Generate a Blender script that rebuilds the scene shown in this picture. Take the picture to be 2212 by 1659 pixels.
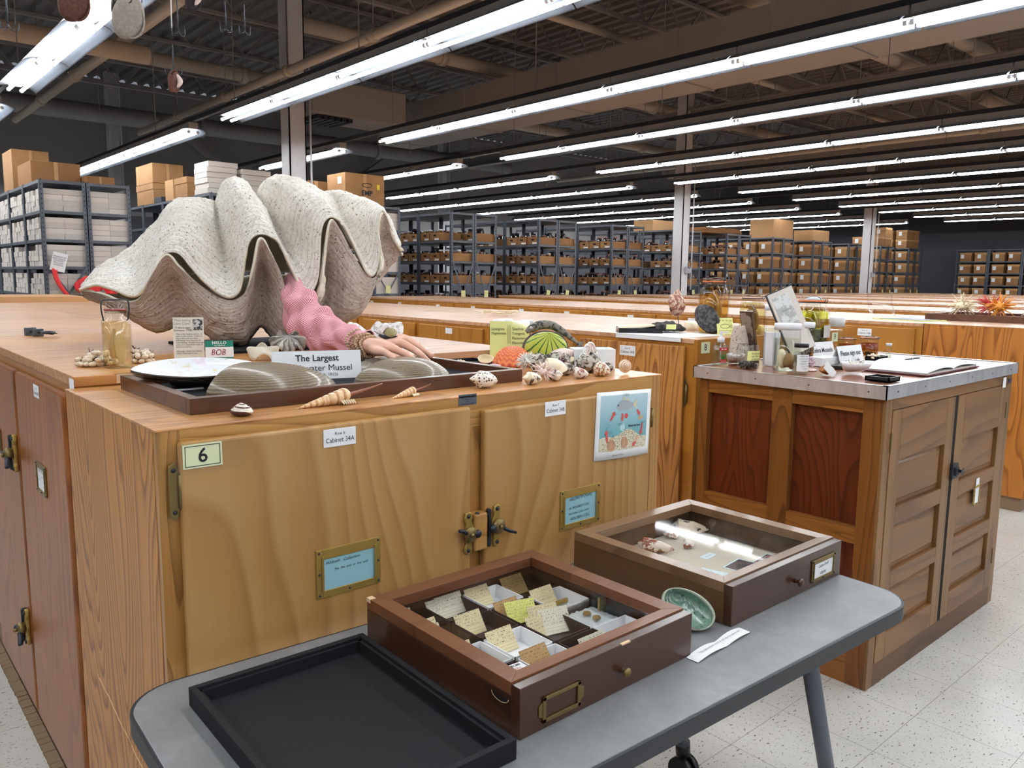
import bpy, bmesh, math, random
from mathutils import Vector, Matrix, Euler, noise as mnoise
for _o in list(bpy.data.objects): bpy.data.objects.remove(_o)
S = bpy.context.scene
COL = S.collection
PI = math.pi
# ------------------------------------------------------------------ camera
cam_d = bpy.data.cameras.new('camera'); cam = bpy.data.objects.new('camera', cam_d); COL.objects.link(cam); S.camera = cam
cam_d.sensor_width = 36; cam_d.sensor_fit = 'HORIZONTAL'; cam_d.lens = 27.876; cam_d.clip_start = .02; cam_d.clip_end = 200
_r = Vector((.75168, -.65943, .01158)); _d = Vector((-.07862, -.10703, -.99114)); _f = Vector((.65483, .74411, -.13229))
_m = Matrix((_r, -_d, -_f)).transposed().to_4x4(); _m.translation = Vector((0, 0, 1.43)); cam.matrix_world = _m
# ------------------------------------------------------------------ view + world
S.view_settings.view_transform = 'Standard'; S.view_settings.look = 'None'; S.view_settings.gamma = 1
S.view_settings.use_curve_mapping = False; S.view_settings.exposure = 1.18
W = bpy.data.worlds.new('world'); S.world = W; W.use_nodes = True
W.node_tree.nodes['Background'].inputs[0].default_value = (.75, .8, .9, 1)
W.node_tree.nodes['Background'].inputs[1].default_value = .12
TUBE_STRENGTH = 15.0
S.cycles.max_bounces = 7; S.cycles.diffuse_bounces = 3; S.cycles.glossy_bounces = 3; S.cycles.transmission_bounces = 6
S.cycles.transparent_max_bounces = 10; S.cycles.caustics_reflective = False; S.cycles.caustics_refractive = False
S.cycles.sample_clamp_indirect = 6; S.cycles.adaptive_threshold = .04
# ------------------------------------------------------------------ helpers
def lin(c):
    def f(v):
        v /= 255.0
        return v / 12.92 if v <= .04045 else ((v + .055) / 1.055) ** 2.4
    return (f(c[0]), f(c[1]), f(c[2]), 1)
class NT:
    def __init__(s, name):
        s.m = bpy.data.materials.new(name); s.m.use_nodes = True; s.t = s.m.node_tree
        s.t.nodes.clear(); s.out = s.n('ShaderNodeOutputMaterial')
    def n(s, t, **k):
        a = s.t.nodes.new(t)
        for q, v in k.items():
            if hasattr(a, q): setattr(a, q, v)
        return a
    def l(s, a, b): s.t.links.new(a, b)
    def math(s, op, a, b=None, c=None):
        x = s.n('ShaderNodeMath', operation=op)
        for i, v in enumerate((a, b, c)):
            if v is None: continue
            if isinstance(v, (int, float)): x.inputs[i].default_value = v
            else: s.l(v, x.inputs[i])
        return x.outputs[0]
    def ramp(s, f, stops, interp='LINEAR'):
        r = s.n('ShaderNodeValToRGB'); r.color_ramp.interpolation = interp
        while len(r.color_ramp.elements) < len(stops): r.color_ramp.elements.new(.5)
        for e, (p, c) in zip(r.color_ramp.elements, stops): e.position = p; e.color = c
        s.l(f, r.inputs[0]); return r.outputs[0]
    def mix(s, f, a, b, mode='MIX'):
        x = s.n('ShaderNodeMix', data_type='RGBA', blend_type=mode)
        for i, v in ((0, f), (6, a), (7, b)):
            if isinstance(v, (int, float)): x.inputs[i].default_value = v
            elif isinstance(v, tuple): x.inputs[i].default_value = v
            else: s.l(v, x.inputs[i])
        return x.outputs[2]
    def coord(s, scale=(1, 1, 1), rnd=True, kind='Object', rot=(0, 0, 0)):
        c = s.n('ShaderNodeTexCoord'); v = c.outputs[kind]
        if rnd:
            o = s.n('ShaderNodeObjectInfo'); k = s.math('MULTIPLY', o.outputs['Random'], 37.0)
            a = s.n('ShaderNodeVectorMath', operation='ADD'); s.l(v, a.inputs[0]); s.l(k, a.inputs[1]); v = a.outputs[0]
        mp = s.n('ShaderNodeMapping'); mp.inputs['Scale'].default_value = scale; mp.inputs['Rotation'].default_value = rot
        s.l(v, mp.inputs['Vector']); return mp.outputs[0]
    def noise(s, v, scale, detail=2, rough=.5, dist=0):
        x = s.n('ShaderNodeTexNoise'); x.inputs['Scale'].default_value = scale; x.inputs['Detail'].default_value = detail
        x.inputs['Roughness'].default_value = rough; x.inputs['Distortion'].default_value = dist
        s.l(v, x.inputs['Vector']); return x.outputs['Fac']
    def vor(s, v, scale, feature='F1', rnd=1.0):
        x = s.n('ShaderNodeTexVoronoi', feature=feature); x.inputs['Scale'].default_value = scale
        x.inputs['Randomness'].default_value = rnd; s.l(v, x.inputs['Vector']); return x
    def bsdf(s, color, rough=.5, metal=0, spec=.5, coat=0, bump=None, bs=.2, bd=.001, trans=0, ior=1.45, emit=None, es=0, alpha=None, sss=0):
        b = s.n('ShaderNodeBsdfPrincipled')
        for nm, v in (('Base Color', color), ('Roughness', rough)):
            if isinstance(v, (int, float, tuple)): b.inputs[nm].default_value = v
            else: s.l(v, b.inputs[nm])
        b.inputs['Metallic'].default_value = metal; b.inputs['Specular IOR Level'].default_value = spec
        b.inputs['Coat Weight'].default_value = coat; b.inputs['Coat Roughness'].default_value = .12
        b.inputs['Transmission Weight'].default_value = trans; b.inputs['IOR'].default_value = ior
        if sss: b.inputs['Subsurface Weight'].default_value = sss; b.inputs['Subsurface Scale'].default_value = .01
        if emit: b.inputs['Emission Color'].default_value = emit; b.inputs['Emission Strength'].default_value = es
        if alpha is not None:
            if isinstance(alpha, float): b.inputs['Alpha'].default_value = alpha
            else: s.l(alpha, b.inputs['Alpha'])
        if bump is not None:
            u = s.n('ShaderNodeBump'); u.inputs['Strength'].default_value = bs; u.inputs['Distance'].default_value = bd
            s.l(bump, u.inputs['Height']); s.l(u.outputs[0], b.inputs['Normal'])
        s.l(b.outputs[0], s.out.inputs[0]); return s.m
MATS = {}
def flat(name, rgb, rough=.5, **k):
    if name not in MATS: MATS[name] = NT(name).bsdf(lin(rgb), rough, **k)
    return MATS[name]
def wood(name, base, dark, axis='Z', rings=9.0, sx=3.2, stretch=.14, rough=.42, coat=.25, streak=.25, sharp=.72, tone=.35, bump=.05, light=None):
    N = NT(name); a = 'XYZ'.index(axis); sc = [sx] * 3; sc[a] = sx * stretch
    v = N.coord(tuple(sc)); f = N.noise(v, 1.0, 2.5, .45, .15)
    w = N.math('FRACT', N.math('MULTIPLY', f, rings))
    lt = lin(light) if light else lin([min(255, c * 1.08) for c in base])
    col = N.ramp(w, [(0, lt), (sharp * .8, lin(base)), (sharp + .08, lin([(p * 2 + q) / 3 for p, q in zip(base, dark)])), (min(.96, sharp + .28), lin(dark)), (1, lt)])
    s2 = [240] * 3; s2[a] = 5
    g = N.noise(N.coord(tuple(s2)), 1.0, 2, .6)
    col = N.mix(streak, col, N.ramp(g, [(.3, lin(dark)), (.62, lt)]), 'MIX')
    big = N.noise(N.coord((1.3, 1.3, 1.3)), 1.0, 2, .5)
    col = N.mix(tone, col, N.ramp(big, [(.32, lin([c * .72 for c in base])), (.68, lt)]), 'MIX')
    MATS[name] = N.bsdf(col, rough, coat=coat, bump=g, bs=bump, bd=.0006); return MATS[name]
class MB:
    def __init__(s): s.v = []; s.f = []; s.mi = []; s.sm = []; s.uv = []
    def face(s, idx, m=0, smooth=False, uv=None):
        s.f.append(idx); s.mi.append(m); s.sm.append(smooth); s.uv.append(uv)
    def hexa(s, P, m=0):
        b = len(s.v); s.v += [tuple(p) for p in P]
        for q in ((0, 3, 2, 1), (4, 5, 6, 7), (0, 1, 5, 4), (1, 2, 6, 5), (2, 3, 7, 6), (3, 0, 4, 7)): s.face([b + i for i in q], m)
        return s
    def box(s, x0, y0, z0, x1, y1, z1, m=0):
        return s.hexa([(x0, y0, z0), (x1, y0, z0), (x1, y1, z0), (x0, y1, z0), (x0, y0, z1), (x1, y0, z1), (x1, y1, z1), (x0, y1, z1)], m)
    def xf(s, M, start=0):
        for i in range(start, len(s.v)): s.v[i] = tuple(M @ Vector(s.v[i]))
        return s
    def obox(s, M, sx, sy, sz, m=0):
        b = len(s.v); s.box(-sx / 2, -sy / 2, -sz / 2, sx / 2, sy / 2, sz / 2, m); return s.xf(M, b)
    def beam(s, p, q, w, h, m=0, up=(0, 0, 1)):
        p, q = Vector(p), Vector(q); d = (q - p); L = d.length; d.normalize(); u = Vector(up)
        x = d.cross(u)
        if x.length < 1e-4: x = d.cross(Vector((1, 0, 0)))
        x.normalize(); u = x.cross(d); M = Matrix((x, d, u)).transposed().to_4x4(); M.translation = (p + q) / 2
        return s.obox(M, w, L, h, m)
    def tube(s, pts, r, n=8, m=0, cap=True, closed=False):
        pts = [Vector(p) for p in pts]; k = len(pts); b = len(s.v)
        R = r if isinstance(r, (list, tuple)) else [r] * k
        prev = None
        for i, p in enumerate(pts):
            d = (pts[(i + 1) % k] - pts[i - 1]) if closed else (pts[min(i + 1, k - 1)] - pts[max(i - 1, 0)])
            d.normalize()
            if prev is None: a = d.orthogonal().normalized()
            else:
                a = prev - d * prev.dot(d)
                a = a.normalized() if a.length > 1e-6 else d.orthogonal().normalized()
            prev = a; c = d.cross(a)
            for j in range(n):
                t = 2 * PI * j / n; s.v.append(tuple(p + (a * math.cos(t) + c * math.sin(t)) * R[i]))
        for i in range(k if closed else k - 1):
            i2 = (i + 1) % k
            for j in range(n):
                j2 = (j + 1) % n
                s.face([b + i * n + j, b + i * n + j2, b + i2 * n + j2, b + i2 * n + j], m, True)
        if cap and not closed:
            s.face([b + j for j in reversed(range(n))], m); s.face([b + (k - 1) * n + j for j in range(n)], m)
        return s
    def lathe(s, prof, n=24, m=0, M=None, smooth=True, sq=None):
        b = len(s.v); st = len(s.v)
        for r, z in prof:
            for j in range(n):
                t = 2 * PI * j / n; c, e = math.cos(t), math.sin(t)
                if sq:
                    k = (abs(c) ** sq + abs(e) ** sq) ** (-1 / sq); c *= k; e *= k
                s.v.append((r * c, r * e, z))
        for i in range(len(prof) - 1):
            for j in range(n):
                j2 = (j + 1) % n; s.face([b + i * n + j, b + i * n + j2, b + (i + 1) * n + j2, b + (i + 1) * n + j], m, smooth)
        if prof[0][0] > 1e-5: s.face([b + j for j in reversed(range(n))], m)
        if prof[-1][0] > 1e-5: s.face([b + (len(prof) - 1) * n + j for j in range(n)], m)
        if M is not None: s.xf(M, st)
        return s
    def grid(s, fn, nu, nv, m=0, cu=False, cv=False, uv=True, flip=False):
        b = len(s.v); U = nu if cu else nu + 1; V = nv if cv else nv + 1
        for i in range(U):
            for j in range(V): s.v.append(tuple(fn(i / nu, j / nv)))
        for i in range(nu):
            for j in range(nv):
                i2, j2 = (i + 1) % U, (j + 1) % V
                q = [b + i * V + j, b + i2 * V + j, b + i2 * V + j2, b + i * V + j2]
                w = [(i / nu, j / nv), ((i + 1) / nu, j / nv), ((i + 1) / nu, (j + 1) / nv), (i / nu, (j + 1) / nv)]
                if flip: q.reverse(); w.reverse()
                s.face(q, m, True, w)
        return s
    def prism(s, poly, z0, z1, m=0, M=None):
        b = len(s.v); n = len(poly); s.v += [(x, y, z0) for x, y in poly] + [(x, y, z1) for x, y in poly]
        s.face([b + i for i in reversed(range(n))], m); s.face([b + n + i for i in range(n)], m)
        for i in range(n): j = (i + 1) % n; s.face([b + i, b + j, b + n + j, b + n + i], m)
        if M is not None: s.xf(M, b)
        return s
    def poly(s, pts, m=0, uv=None):
        b = len(s.v); s.v += [tuple(p) for p in pts]; s.face(list(range(b, b + len(pts))), m, False, uv); return s
    def mesh(s, name, mats):
        me = bpy.data.meshes.new(name); me.from_pydata(s.v, [], s.f)
        for m in mats: me.materials.append(m)
        me.polygons.foreach_set('material_index', s.mi); me.polygons.foreach_set('use_smooth', s.sm)
        if any(s.uv):
            L = me.uv_layers.new(name='UVMap'); k = 0; buf = []
            for f, u in zip(s.f, s.uv):
                for i in range(len(f)): buf += list(u[i]) if u else [0, 0]
            L.data.foreach_set('uv', buf)
        me.update(); return me
    def build(s, name, mats, parent=None, loc=(0, 0, 0), rot=(0, 0, 0), bevel=0, seg=2, sub=0, solid=None):
        if not isinstance(mats, (list, tuple)): mats = [mats]
        o = bpy.data.objects.new(name, s.mesh(name, mats)); COL.objects.link(o)
        o.location = loc; o.rotation_euler = rot
        if parent: o.parent = parent
        if solid:
            md = o.modifiers.new('thick', 'SOLIDIFY'); md.thickness = solid[0]; md.offset = -1
            if len(solid) > 1: md.material_offset = solid[1]; md.material_offset_rim = solid[2]
        if bevel:
            md = o.modifiers.new('round', 'BEVEL'); md.width = bevel; md.segments = seg; md.limit_method = 'ANGLE'; md.angle_limit = .6
        if sub:
            md = o.modifiers.new('sub', 'SUBSURF'); md.levels = sub; md.render_levels = sub
        return o
def tag(o, label, cat, group=None, kind=None):
    if label: o['label'] = label
    if cat: o['category'] = cat
    if group: o['group'] = group
    if kind: o['kind'] = kind
    return o
def thing(name, label, cat, loc=(0, 0, 0), rz=0, group=None, rot=None):
    o = bpy.data.objects.new(name, None); COL.objects.link(o); o.empty_display_size = .05
    o.location = loc; o.rotation_euler = rot if rot else (0, 0, rz); return tag(o, label, cat, group)
def struct(o): o['kind'] = 'structure'; return o
def dup(root, loc, rz=None, label=None, group=None, rot=None):
    r = root.copy(); COL.objects.link(r); r.location = loc
    if rz is not None: r.rotation_euler = (0, 0, rz)
    if rot is not None: r.rotation_euler = rot
    if label: r['label'] = label
    if group: r['group'] = group
    for ch in list(root.children):
        c = ch.copy(); COL.objects.link(c); c.parent = r
        for g in ch.children:
            d = g.copy(); COL.objects.link(d); d.parent = c
    return r
def text(body, size, mat, parent, loc, rot=(PI / 2, 0, 0), align='CENTER', bold=0.0, shear=0.0, name='lettering', sp=1.0, cw=1.0, ls=1.0):
    c = bpy.data.curves.new(name, 'FONT'); c.body = body; c.size = size; c.align_x = align; c.align_y = 'CENTER'
    c.offset = bold * size; c.shear = shear; c.space_character = sp; c.resolution_u = 3; c.space_line = ls
    c.materials.append(mat); o = bpy.data.objects.new(name, c); COL.objects.link(o)
    me = bpy.data.meshes.new_from_object(o); bpy.data.objects.remove(o)
    o = bpy.data.objects.new(name, me); COL.objects.link(o)
    o.location = loc; o.rotation_euler = rot; o.scale = (cw, 1, 1); o.parent = parent; return o
FRONT = (PI / 2, 0, 0); LEFT = (PI / 2, 0, -PI / 2)
def smooth_path(pts, n=8):
    P = [Vector(p) for p in pts]; out = []
    for i in range(len(P) - 1):
        p0, p1, p2, p3 = P[max(i - 1, 0)], P[i], P[i + 1], P[min(i + 2, len(P) - 1)]
        for k in range(n):
            t = k / n; t2, t3 = t * t, t * t * t
            out.append(.5 * ((2 * p1) + (p2 - p0) * t + (2 * p0 - 5 * p1 + 4 * p2 - p3) * t2 + (3 * p1 - p0 - 3 * p2 + p3) * t3))
    out.append(P[-1]); return out
def ORD(n): return ['first', 'second', 'third', 'fourth', 'fifth', 'sixth', 'seventh', 'eighth', 'ninth', 'tenth', 'eleventh', 'twelfth', 'thirteenth', 'fourteenth', 'fifteenth', 'sixteenth', 'seventeenth', 'eighteenth', 'nineteenth', 'twentieth'][n]
# ------------------------------------------------------------------ materials
wood('fir_side', (190, 132, 68), (112, 62, 26), 'Z', 46, 3.0, .13, .45, .05, .10, .55, .2)
wood('fir_orange', (188, 120, 50), (128, 68, 22), 'Z', 34, 2.8, .14, .4, .08, .12, .6, .22)
wood('door_gold', (182, 136, 76), (164, 117, 62), 'Z', 30, 1.35, .2, .38, .10, .10, .55, .18, light=(190, 147, 92))
wood('door_gold_flat', (178, 122, 50), (156, 98, 36), 'Z', 16, 1.5, .2, .38, .1, .15, .6, .25)
wood('frame_gold', (184, 138, 76), (146, 98, 46), 'X', 16, 4.5, .10, .38, .1, .15, .68, .2)
wood('frame_gold_y', (176, 118, 44), (150, 92, 30), 'Y', 3, 3.0, .06, .38, .25, .2, .7, .25)
wood('stile_gold', (172, 124, 64), (104, 66, 26), 'Z', 18, 5.0, .16, .38, .2, .2, .72, .25)
wood('door_red', (154, 90, 34), (104, 52, 16), 'Z', 36, 2.6, .12, .38, .1, .15, .58, .3)
wood('top_wood', (200, 144, 86), (148, 90, 44), 'X', 30, 3.2, .16, .34, .12, .2, .55, .3)
wood('top_wood_y', (200, 158, 124), (166, 120, 86), 'X', 16, 2.2, .2, .36, .1, .2, .6, .3)
wood('sign_panel', (104, 44, 20), (66, 22, 10), 'Z', 26, 3.4, .2, .33, .25, .12, .6, .3)
wood('sign_stile', (128, 78, 32), (78, 42, 16), 'Z', 26, 3.5, .12, .36, .3, .25, .7, .2)
wood('sign_rail', (146, 92, 38), (92, 52, 18), 'Y', 24, 4.0, .1, .36, .3, .2, .75, .2)
wood('sign_front', (132, 92, 52), (92, 60, 32), 'X', 14, 2.4, .12, .42, .12, .2, .62, .3)
wood('sign_front_v', (136, 98, 56), (94, 64, 34), 'Z', 12, 2.4, .12, .42, .12, .2, .62, .3)
wood('sign_kick', (104, 72, 44), (46, 34, 26), 'X', 10, 2.4, .3, .5, .05, .3, .5, .5)
wood('mahogany', (72, 44, 30), (46, 27, 19), 'X', 4, 3.0, .1, .3, .35, .35, .7, .3)
wood('mahogany_rim', (124, 78, 50), (86, 50, 32), 'X', 5, 4.0, .06, .38, .2, .45, .7, .25)
wood('counter_top', (150, 96, 70), (118, 68, 46), 'X', 12, 2.4, .2, .3, .2, .25, .6, .3)
wood('walnut', (98, 70, 42), (66, 44, 28), 'Y', 5, 3.0, .1, .33, .25, .35, .7, .3)
wood('walnut_rim', (128, 98, 70), (92, 66, 46), 'X', 5, 3.0, .1, .33, .25, .35, .7, .3)
wood('oak_tray', (98, 62, 42), (58, 34, 22), 'X', 8, 4.0, .08, .36, .2, .35, .66, .3)
wood('birch_top', (214, 176, 128), (196, 150, 100), 'Y', 4, 2, .1, .4, .2, .3, .6, .3)
M_ = MATS
flat('steel_grey', (92, 98, 108), .45, metal=.25); flat('steel_dark', (58, 62, 70), .5, metal=.2)
flat('white_paint', (216, 216, 220), .5); flat('beige_paint', (168, 162, 156), .6); flat('beige_pipe', (198, 186, 170), .55)
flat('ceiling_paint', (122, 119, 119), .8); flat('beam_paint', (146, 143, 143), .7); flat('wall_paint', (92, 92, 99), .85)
flat('paper', (238, 240, 242), .6); flat('ink', (22, 24, 28), .6); flat('pale_green_card', (222, 228, 186), .55)
flat('yellow_paper', (238, 242, 160), .6); flat('yellow_tag', (226, 222, 158), .6); flat('blue_card', (150, 196, 206), .6)
flat('brass', (186, 156, 84), .42, metal=.65); flat('old_brass', (134, 116, 74), .42, metal=.7); flat('iron', (62, 66, 74), .42, metal=.7)
flat('dark_gap', (20, 14, 10), .9); flat('black_plastic', (22, 23, 27), .35); flat('black_cloth', (16, 20, 30), .95, spec=.1)
flat('chrome', (190, 194, 200), .18, metal=1.0); flat('cream_plate', (238, 236, 196), .5); flat('red_plastic', (196, 30, 36), .4)
flat('cardboard', (190, 142, 92), .8); flat('cardboard_dark', (150, 104, 62), .8); flat('cardboard_light', (192, 148, 102), .8)
flat('white_box', (214, 206, 198), .7); flat('white_box_b', (198, 192, 186), .7); flat('orange_rubber', (226, 122, 62), .45); flat('red_vest', (240, 62, 66), .6)
flat('white_plastic', (232, 234, 238), .35); flat('grey_laminate_edge', (44, 47, 52), .5); flat('baseboard_tan', (142, 118, 92), .7)
def m_floor():
    N = NT('floor_tile'); c = N.n('ShaderNodeTexCoord').outputs['Object']
    sp = N.n('ShaderNodeSeparateXYZ'); N.l(c, sp.inputs[0])
    def line(o, off):
        f = N.math('FRACT', N.math('DIVIDE', N.math('SUBTRACT', o, off), .3048))
        return N.math('LESS_THAN', N.math('ABSOLUTE', N.math('SUBTRACT', f, .5)), .4962)
    g = N.math('MULTIPLY', line(sp.outputs[0], 2.649), line(sp.outputs[1], .962))
    mp = N.n('ShaderNodeMapping'); N.l(c, mp.inputs['Vector'])
    n1 = N.noise(mp.outputs[0], 2.2, 3, .6); base = N.ramp(n1, [(.3, lin((200, 198, 193))), (.7, lin((218, 216, 210)))])
    mp2 = N.n('ShaderNodeMapping'); mp2.inputs['Scale'].default_value = (1, 2.2, 1); mp2.inputs['Rotation'].default_value = (0, 0, .7); N.l(c, mp2.inputs['Vector'])
    s1 = N.noise(mp2.outputs[0], 58, 2.5, .6); s2 = N.noise(mp2.outputs[0], 105, 2, .6)
    base = N.mix(N.math('MULTIPLY', N.math('GREATER_THAN', s1, .645), .9), base, lin((58, 52, 50)))
    base = N.mix(N.math('MULTIPLY', N.math('GREATER_THAN', s2, .65), .6), base, lin((120, 108, 104)))
    base = N.mix(g, lin((150, 146, 140)), base)
    return N.bsdf(base, .3, coat=.15)
M_['floor_tile'] = m_floor()
def m_speck(name, base, dark, sc=60, th=.62, rough=.5, amt=.8, sc2=None, coat=0, bump=0, stretch=(1, 1, 1)):
    N = NT(name); v = N.coord(stretch); a = N.noise(v, sc, 3, .6); b = N.noise(v, sc2 or sc * .2, 3, .55)
    c = N.ramp(b, [(.3, lin([x * .86 for x in base])), (.7, lin(base))])
    c = N.mix(N.ramp(a, [(th - .05, (0, 0, 0, 1)), (th + .05, (amt, amt, amt, 1))]), c, lin(dark))
    M_[name] = N.bsdf(c, rough, coat=coat, bump=a if bump else None, bs=bump or .1, bd=.001); return M_[name]
m_speck('table_laminate', (142, 143, 145), (124, 125, 127), 40, .5, .42, .45, 9)
m_speck('tray_black', (13, 15, 22), (60, 62, 70), 260, .74, .75, .7, 20)
m_speck('cloth_black', (14, 18, 28), (60, 60, 60), 300, .74, .95, .8, 20)
m_speck('steel_scuffed', (96, 102, 112), (150, 156, 164), 90, .66, .45, .5, 12, stretch=(1, 1, .4))
m_speck('aluminium', (186, 188, 194), (150, 152, 160), 14, .5, .3, .5, 5); 
m_speck('corrugated', (178, 132, 86), (158, 114, 72), 5, .5, .8, .5, 2)
m_speck('corrugated_dark', (164, 120, 76), (140, 98, 60), 5, .5, .8, .5, 2)
def m_alu():
    N = NT('aluminium_edge'); a = N.noise(N.coord((8, 8, 3)), 1.4, 4, .6, 1.2)
    return N.bsdf(N.ramp(a, [(.35, lin((188, 189, 194))), (.6, lin((212, 213, 217)))]), .28, metal=.6)
M_['aluminium_edge'] = m_alu()
M_['tube_glow'] = NT('tube_glow').bsdf((.9, .95, 1, 1), .4, emit=(.93, .97, 1.0, 1), es=TUBE_STRENGTH)
def m_refl():
    N = NT('lamp_reflector'); b = N.n('ShaderNodeBsdfPrincipled'); b.inputs['Base Color'].default_value = (.11, .125, .15, 1); b.inputs['Roughness'].default_value = .35
    return N
_N = m_refl(); _b = [n for n in _N.t.nodes if n.type == 'BSDF_PRINCIPLED'][0]
_tr = _N.n('ShaderNodeBsdfTranslucent'); _tr.inputs[0].default_value = (.8, .85, .95, 1); _mx = _N.n('ShaderNodeMixShader'); _mx.inputs[0].default_value = .04
_N.l(_b.outputs[0], _mx.inputs[1]); _N.l(_tr.outputs[0], _mx.inputs[2]); _N.l(_mx.outputs[0], _N.out.inputs[0]); M_['lamp_reflector'] = _N.m
def m_glass(name, rgb=(235, 240, 240), rough=.0, mixf=.12, tint=None, edge=None):
    # thin clear wall: mostly straight through, with a glossy sheen
    N = NT(name); t = N.n('ShaderNodeBsdfTransparent'); t.inputs[0].default_value = lin(tint or rgb); g = N.n('ShaderNodeBsdfGlossy')
    g.inputs['Roughness'].default_value = .04; fr = N.n('ShaderNodeLayerWeight'); fr.inputs[0].default_value = .18
    if edge: N.l(N.ramp(fr.outputs['Facing'], [(.35, lin(rgb)), (.8, lin(edge))]), t.inputs[0])
    mx = N.n('ShaderNodeMixShader'); f = N.math('ADD', N.math('MULTIPLY', fr.outputs['Fresnel'], 0.0), N.math('ADD', N.math('MULTIPLY', N.math('POWER', fr.outputs['Facing'], 3.0), .55), mixf * .12))
    N.l(f, mx.inputs[0]); N.l(t.outputs[0], mx.inputs[1]); N.l(g.outputs[0], mx.inputs[2]); N.l(mx.outputs[0], N.out.inputs[0]); M_[name] = N.m; return N.m
m_glass('clear_glass', (248, 250, 249), mixf=.5, edge=(150, 164, 160)); m_glass('case_glass', (253, 253, 253), mixf=.12); m_glass('film', (253, 253, 252), mixf=.2)
def m_liquid(name, rgb):
    N = NT(name); t = N.n('ShaderNodeBsdfTransparent'); t.inputs[0].default_value = lin(rgb); g = N.n('ShaderNodeBsdfGlossy'); g.inputs['Roughness'].default_value = .05
    mx = N.n('ShaderNodeMixShader'); mx.inputs[0].default_value = .06; N.l(t.outputs[0], mx.inputs[1]); N.l(g.outputs[0], mx.inputs[2]); N.l(mx.outputs[0], N.out.inputs[0]); M_[name] = N.m
m_liquid('liquid_amber', (240, 214, 150)); m_liquid('liquid_pale', (244, 236, 196)); m_liquid('liquid_green', (232, 236, 120)); m_liquid('liquid_straw', (250, 240, 214)); m_liquid('liquid_clear', (244, 245, 236)); m_liquid('liquid_brown', (224, 184, 128))
# ================================================================== ROOM
RX0, RX1, RY0, RY1, RH = -6.0, 27.0, -8.0, 17.5, 5.2
struct(MB().box(RX0, RY0, -.1, RX1, RY1, 0).build('floor', M_['floor_tile']))
struct(MB().box(RX0, RY1, 0, RX1, RY1 + .15, 2.6).build('wall_back', M_['wall_paint']))  # dark lower wall: shade between the deep racks put into its colour
struct(MB().box(RX0, RY1, 2.6, RX1, RY1 + .15, RH).build('wall_back_upper', M_['beam_paint']))  # lighter colour stands in for lamp light missing on the upper wall
struct(MB().box(RX1, RY0, 0, RX1 + .15, RY1, RH).build('wall_right', M_['wall_paint']))
struct(MB().box(RX0 - .15, RY0, 0, RX0, RY1, RH).build('wall_left', M_['wall_paint']))
struct(MB().box(RX0, RY0 - .15, 0, RX1, RY0, RH).build('wall_front', M_['white_paint']))
def ribbed():
    b = MB(); x = RX0; prof = []; 
    while x < RX1:
        prof += [(x, RH), (x + .09, RH), (x + .12, RH + .05), (x + .2, RH + .05)]; x += .23
    n = len(prof); v0 = 0
    for y in (RY0, RY1): b.v += [(px, y, pz) for px, pz in prof]
    for i in range(n - 1): b.face([i, i + 1, n + i + 1, n + i])
    b.box(RX0, RY0, RH + .08, RX1, RY1, RH + .12); return b
struct(ribbed().build('ceiling', M_['ceiling_paint']))
# open web joists running across, a heavy girder and columns
def joist(y):
    b = MB(); x0, x1 = RX0, RX1; zt, zb = RH - .04, RH - .5
    for z in (zt, zb): b.box(x0, y - .03, z - .02, x1, y + .03, z + .02)
    x = x0; up = False
    while x < x1 - .4:
        b.beam((x, y, zb if not up else zt), (x + .4, y, zt if not up else zb), .02, .02); up = not up; x += .4
    o = b.build('roof_joist', M_['beam_paint']); o['kind'] = 'structure'; return o
for i, y in enumerate([.2, 1.9, 3.6, 5.3, 7.0, 8.7, 10.4, 12.1, 13.8, 15.5]): joist(y)
def girder(name, x, y0, y1, z0, h, w=.2):
    b = MB().box(x - w / 2, y0, z0, x + w / 2, y1, z0 + .02).box(x - w / 2, y0, z0 + h - .02, x + w / 2, y1, z0 + h).box(x - .01, y0, z0, x + .01, y1, z0 + h)
    return struct(b.build(name, M_['beam_paint']))
for x in (12.38, 20.06): girder('roof_girder', x, RY0, RY1, 4.1, .42)
COLS = [(4.58, 9.3), (12.38, 9.3), (20.06, 9.3), (4.58, 16.8), (12.38, 16.8), (-2.4, 16.8), (.2, 17.3), (8.5, 17.3)]
for i, (x, y) in enumerate(COLS):
    b = MB().box(x - .11, y - .11, 0, x - .095, y + .11, RH).box(x + .095, y - .11, 0, x + .11, y + .11, RH).box(x - .095, y - .006, 0, x + .095, y + .006, RH)
    if i < 3: b.box(x - .11, y - .11, 0, x + .11, y - .095, RH)
    struct(b.build('steel_column', M_['white_paint'] if i else M_['white_paint']))
for i, (x, y) in enumerate(COLS[:3]):
    tag(MB().tube([(x + .15, y - .15, 1.25), (x + .15, y - .15, 4.0)], .012, 6).build('conduit', M_['white_paint']), 'thin white conduit running up the %s white steel column' % ('near', 'middle', 'far')[i], 'conduit')
for i, (x, y) in enumerate(COLS[1:3]):
    t = thing('outlet_box', 'electrical outlet with coiled black lead on the %s column' % ('middle', 'far')[i], 'outlet', (x, y - .13, 1.62))
    MB().box(-.02, -.05, -.06, .10, 0, .06).build('housing', M_['aluminium'], t)
    MB().tube([(.02 + .05 * math.cos(a * .7), -.07, .1 + .07 * math.sin(a * .7)) for a in range(18)], .006, 5).build('lead', M_['ink'], t)
# diagonal wall braces and pilasters at the back
for i, x in enumerate((.2, 8.5)):
    for s in (-1, 1):
        struct(MB().beam((x, 17.3, 2.6), (x + s * 2.6, 17.3, 4.4), .12, .12).build('trim_%d' % (i * 2 + (s > 0) + 1), M_['beam_paint']))
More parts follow.
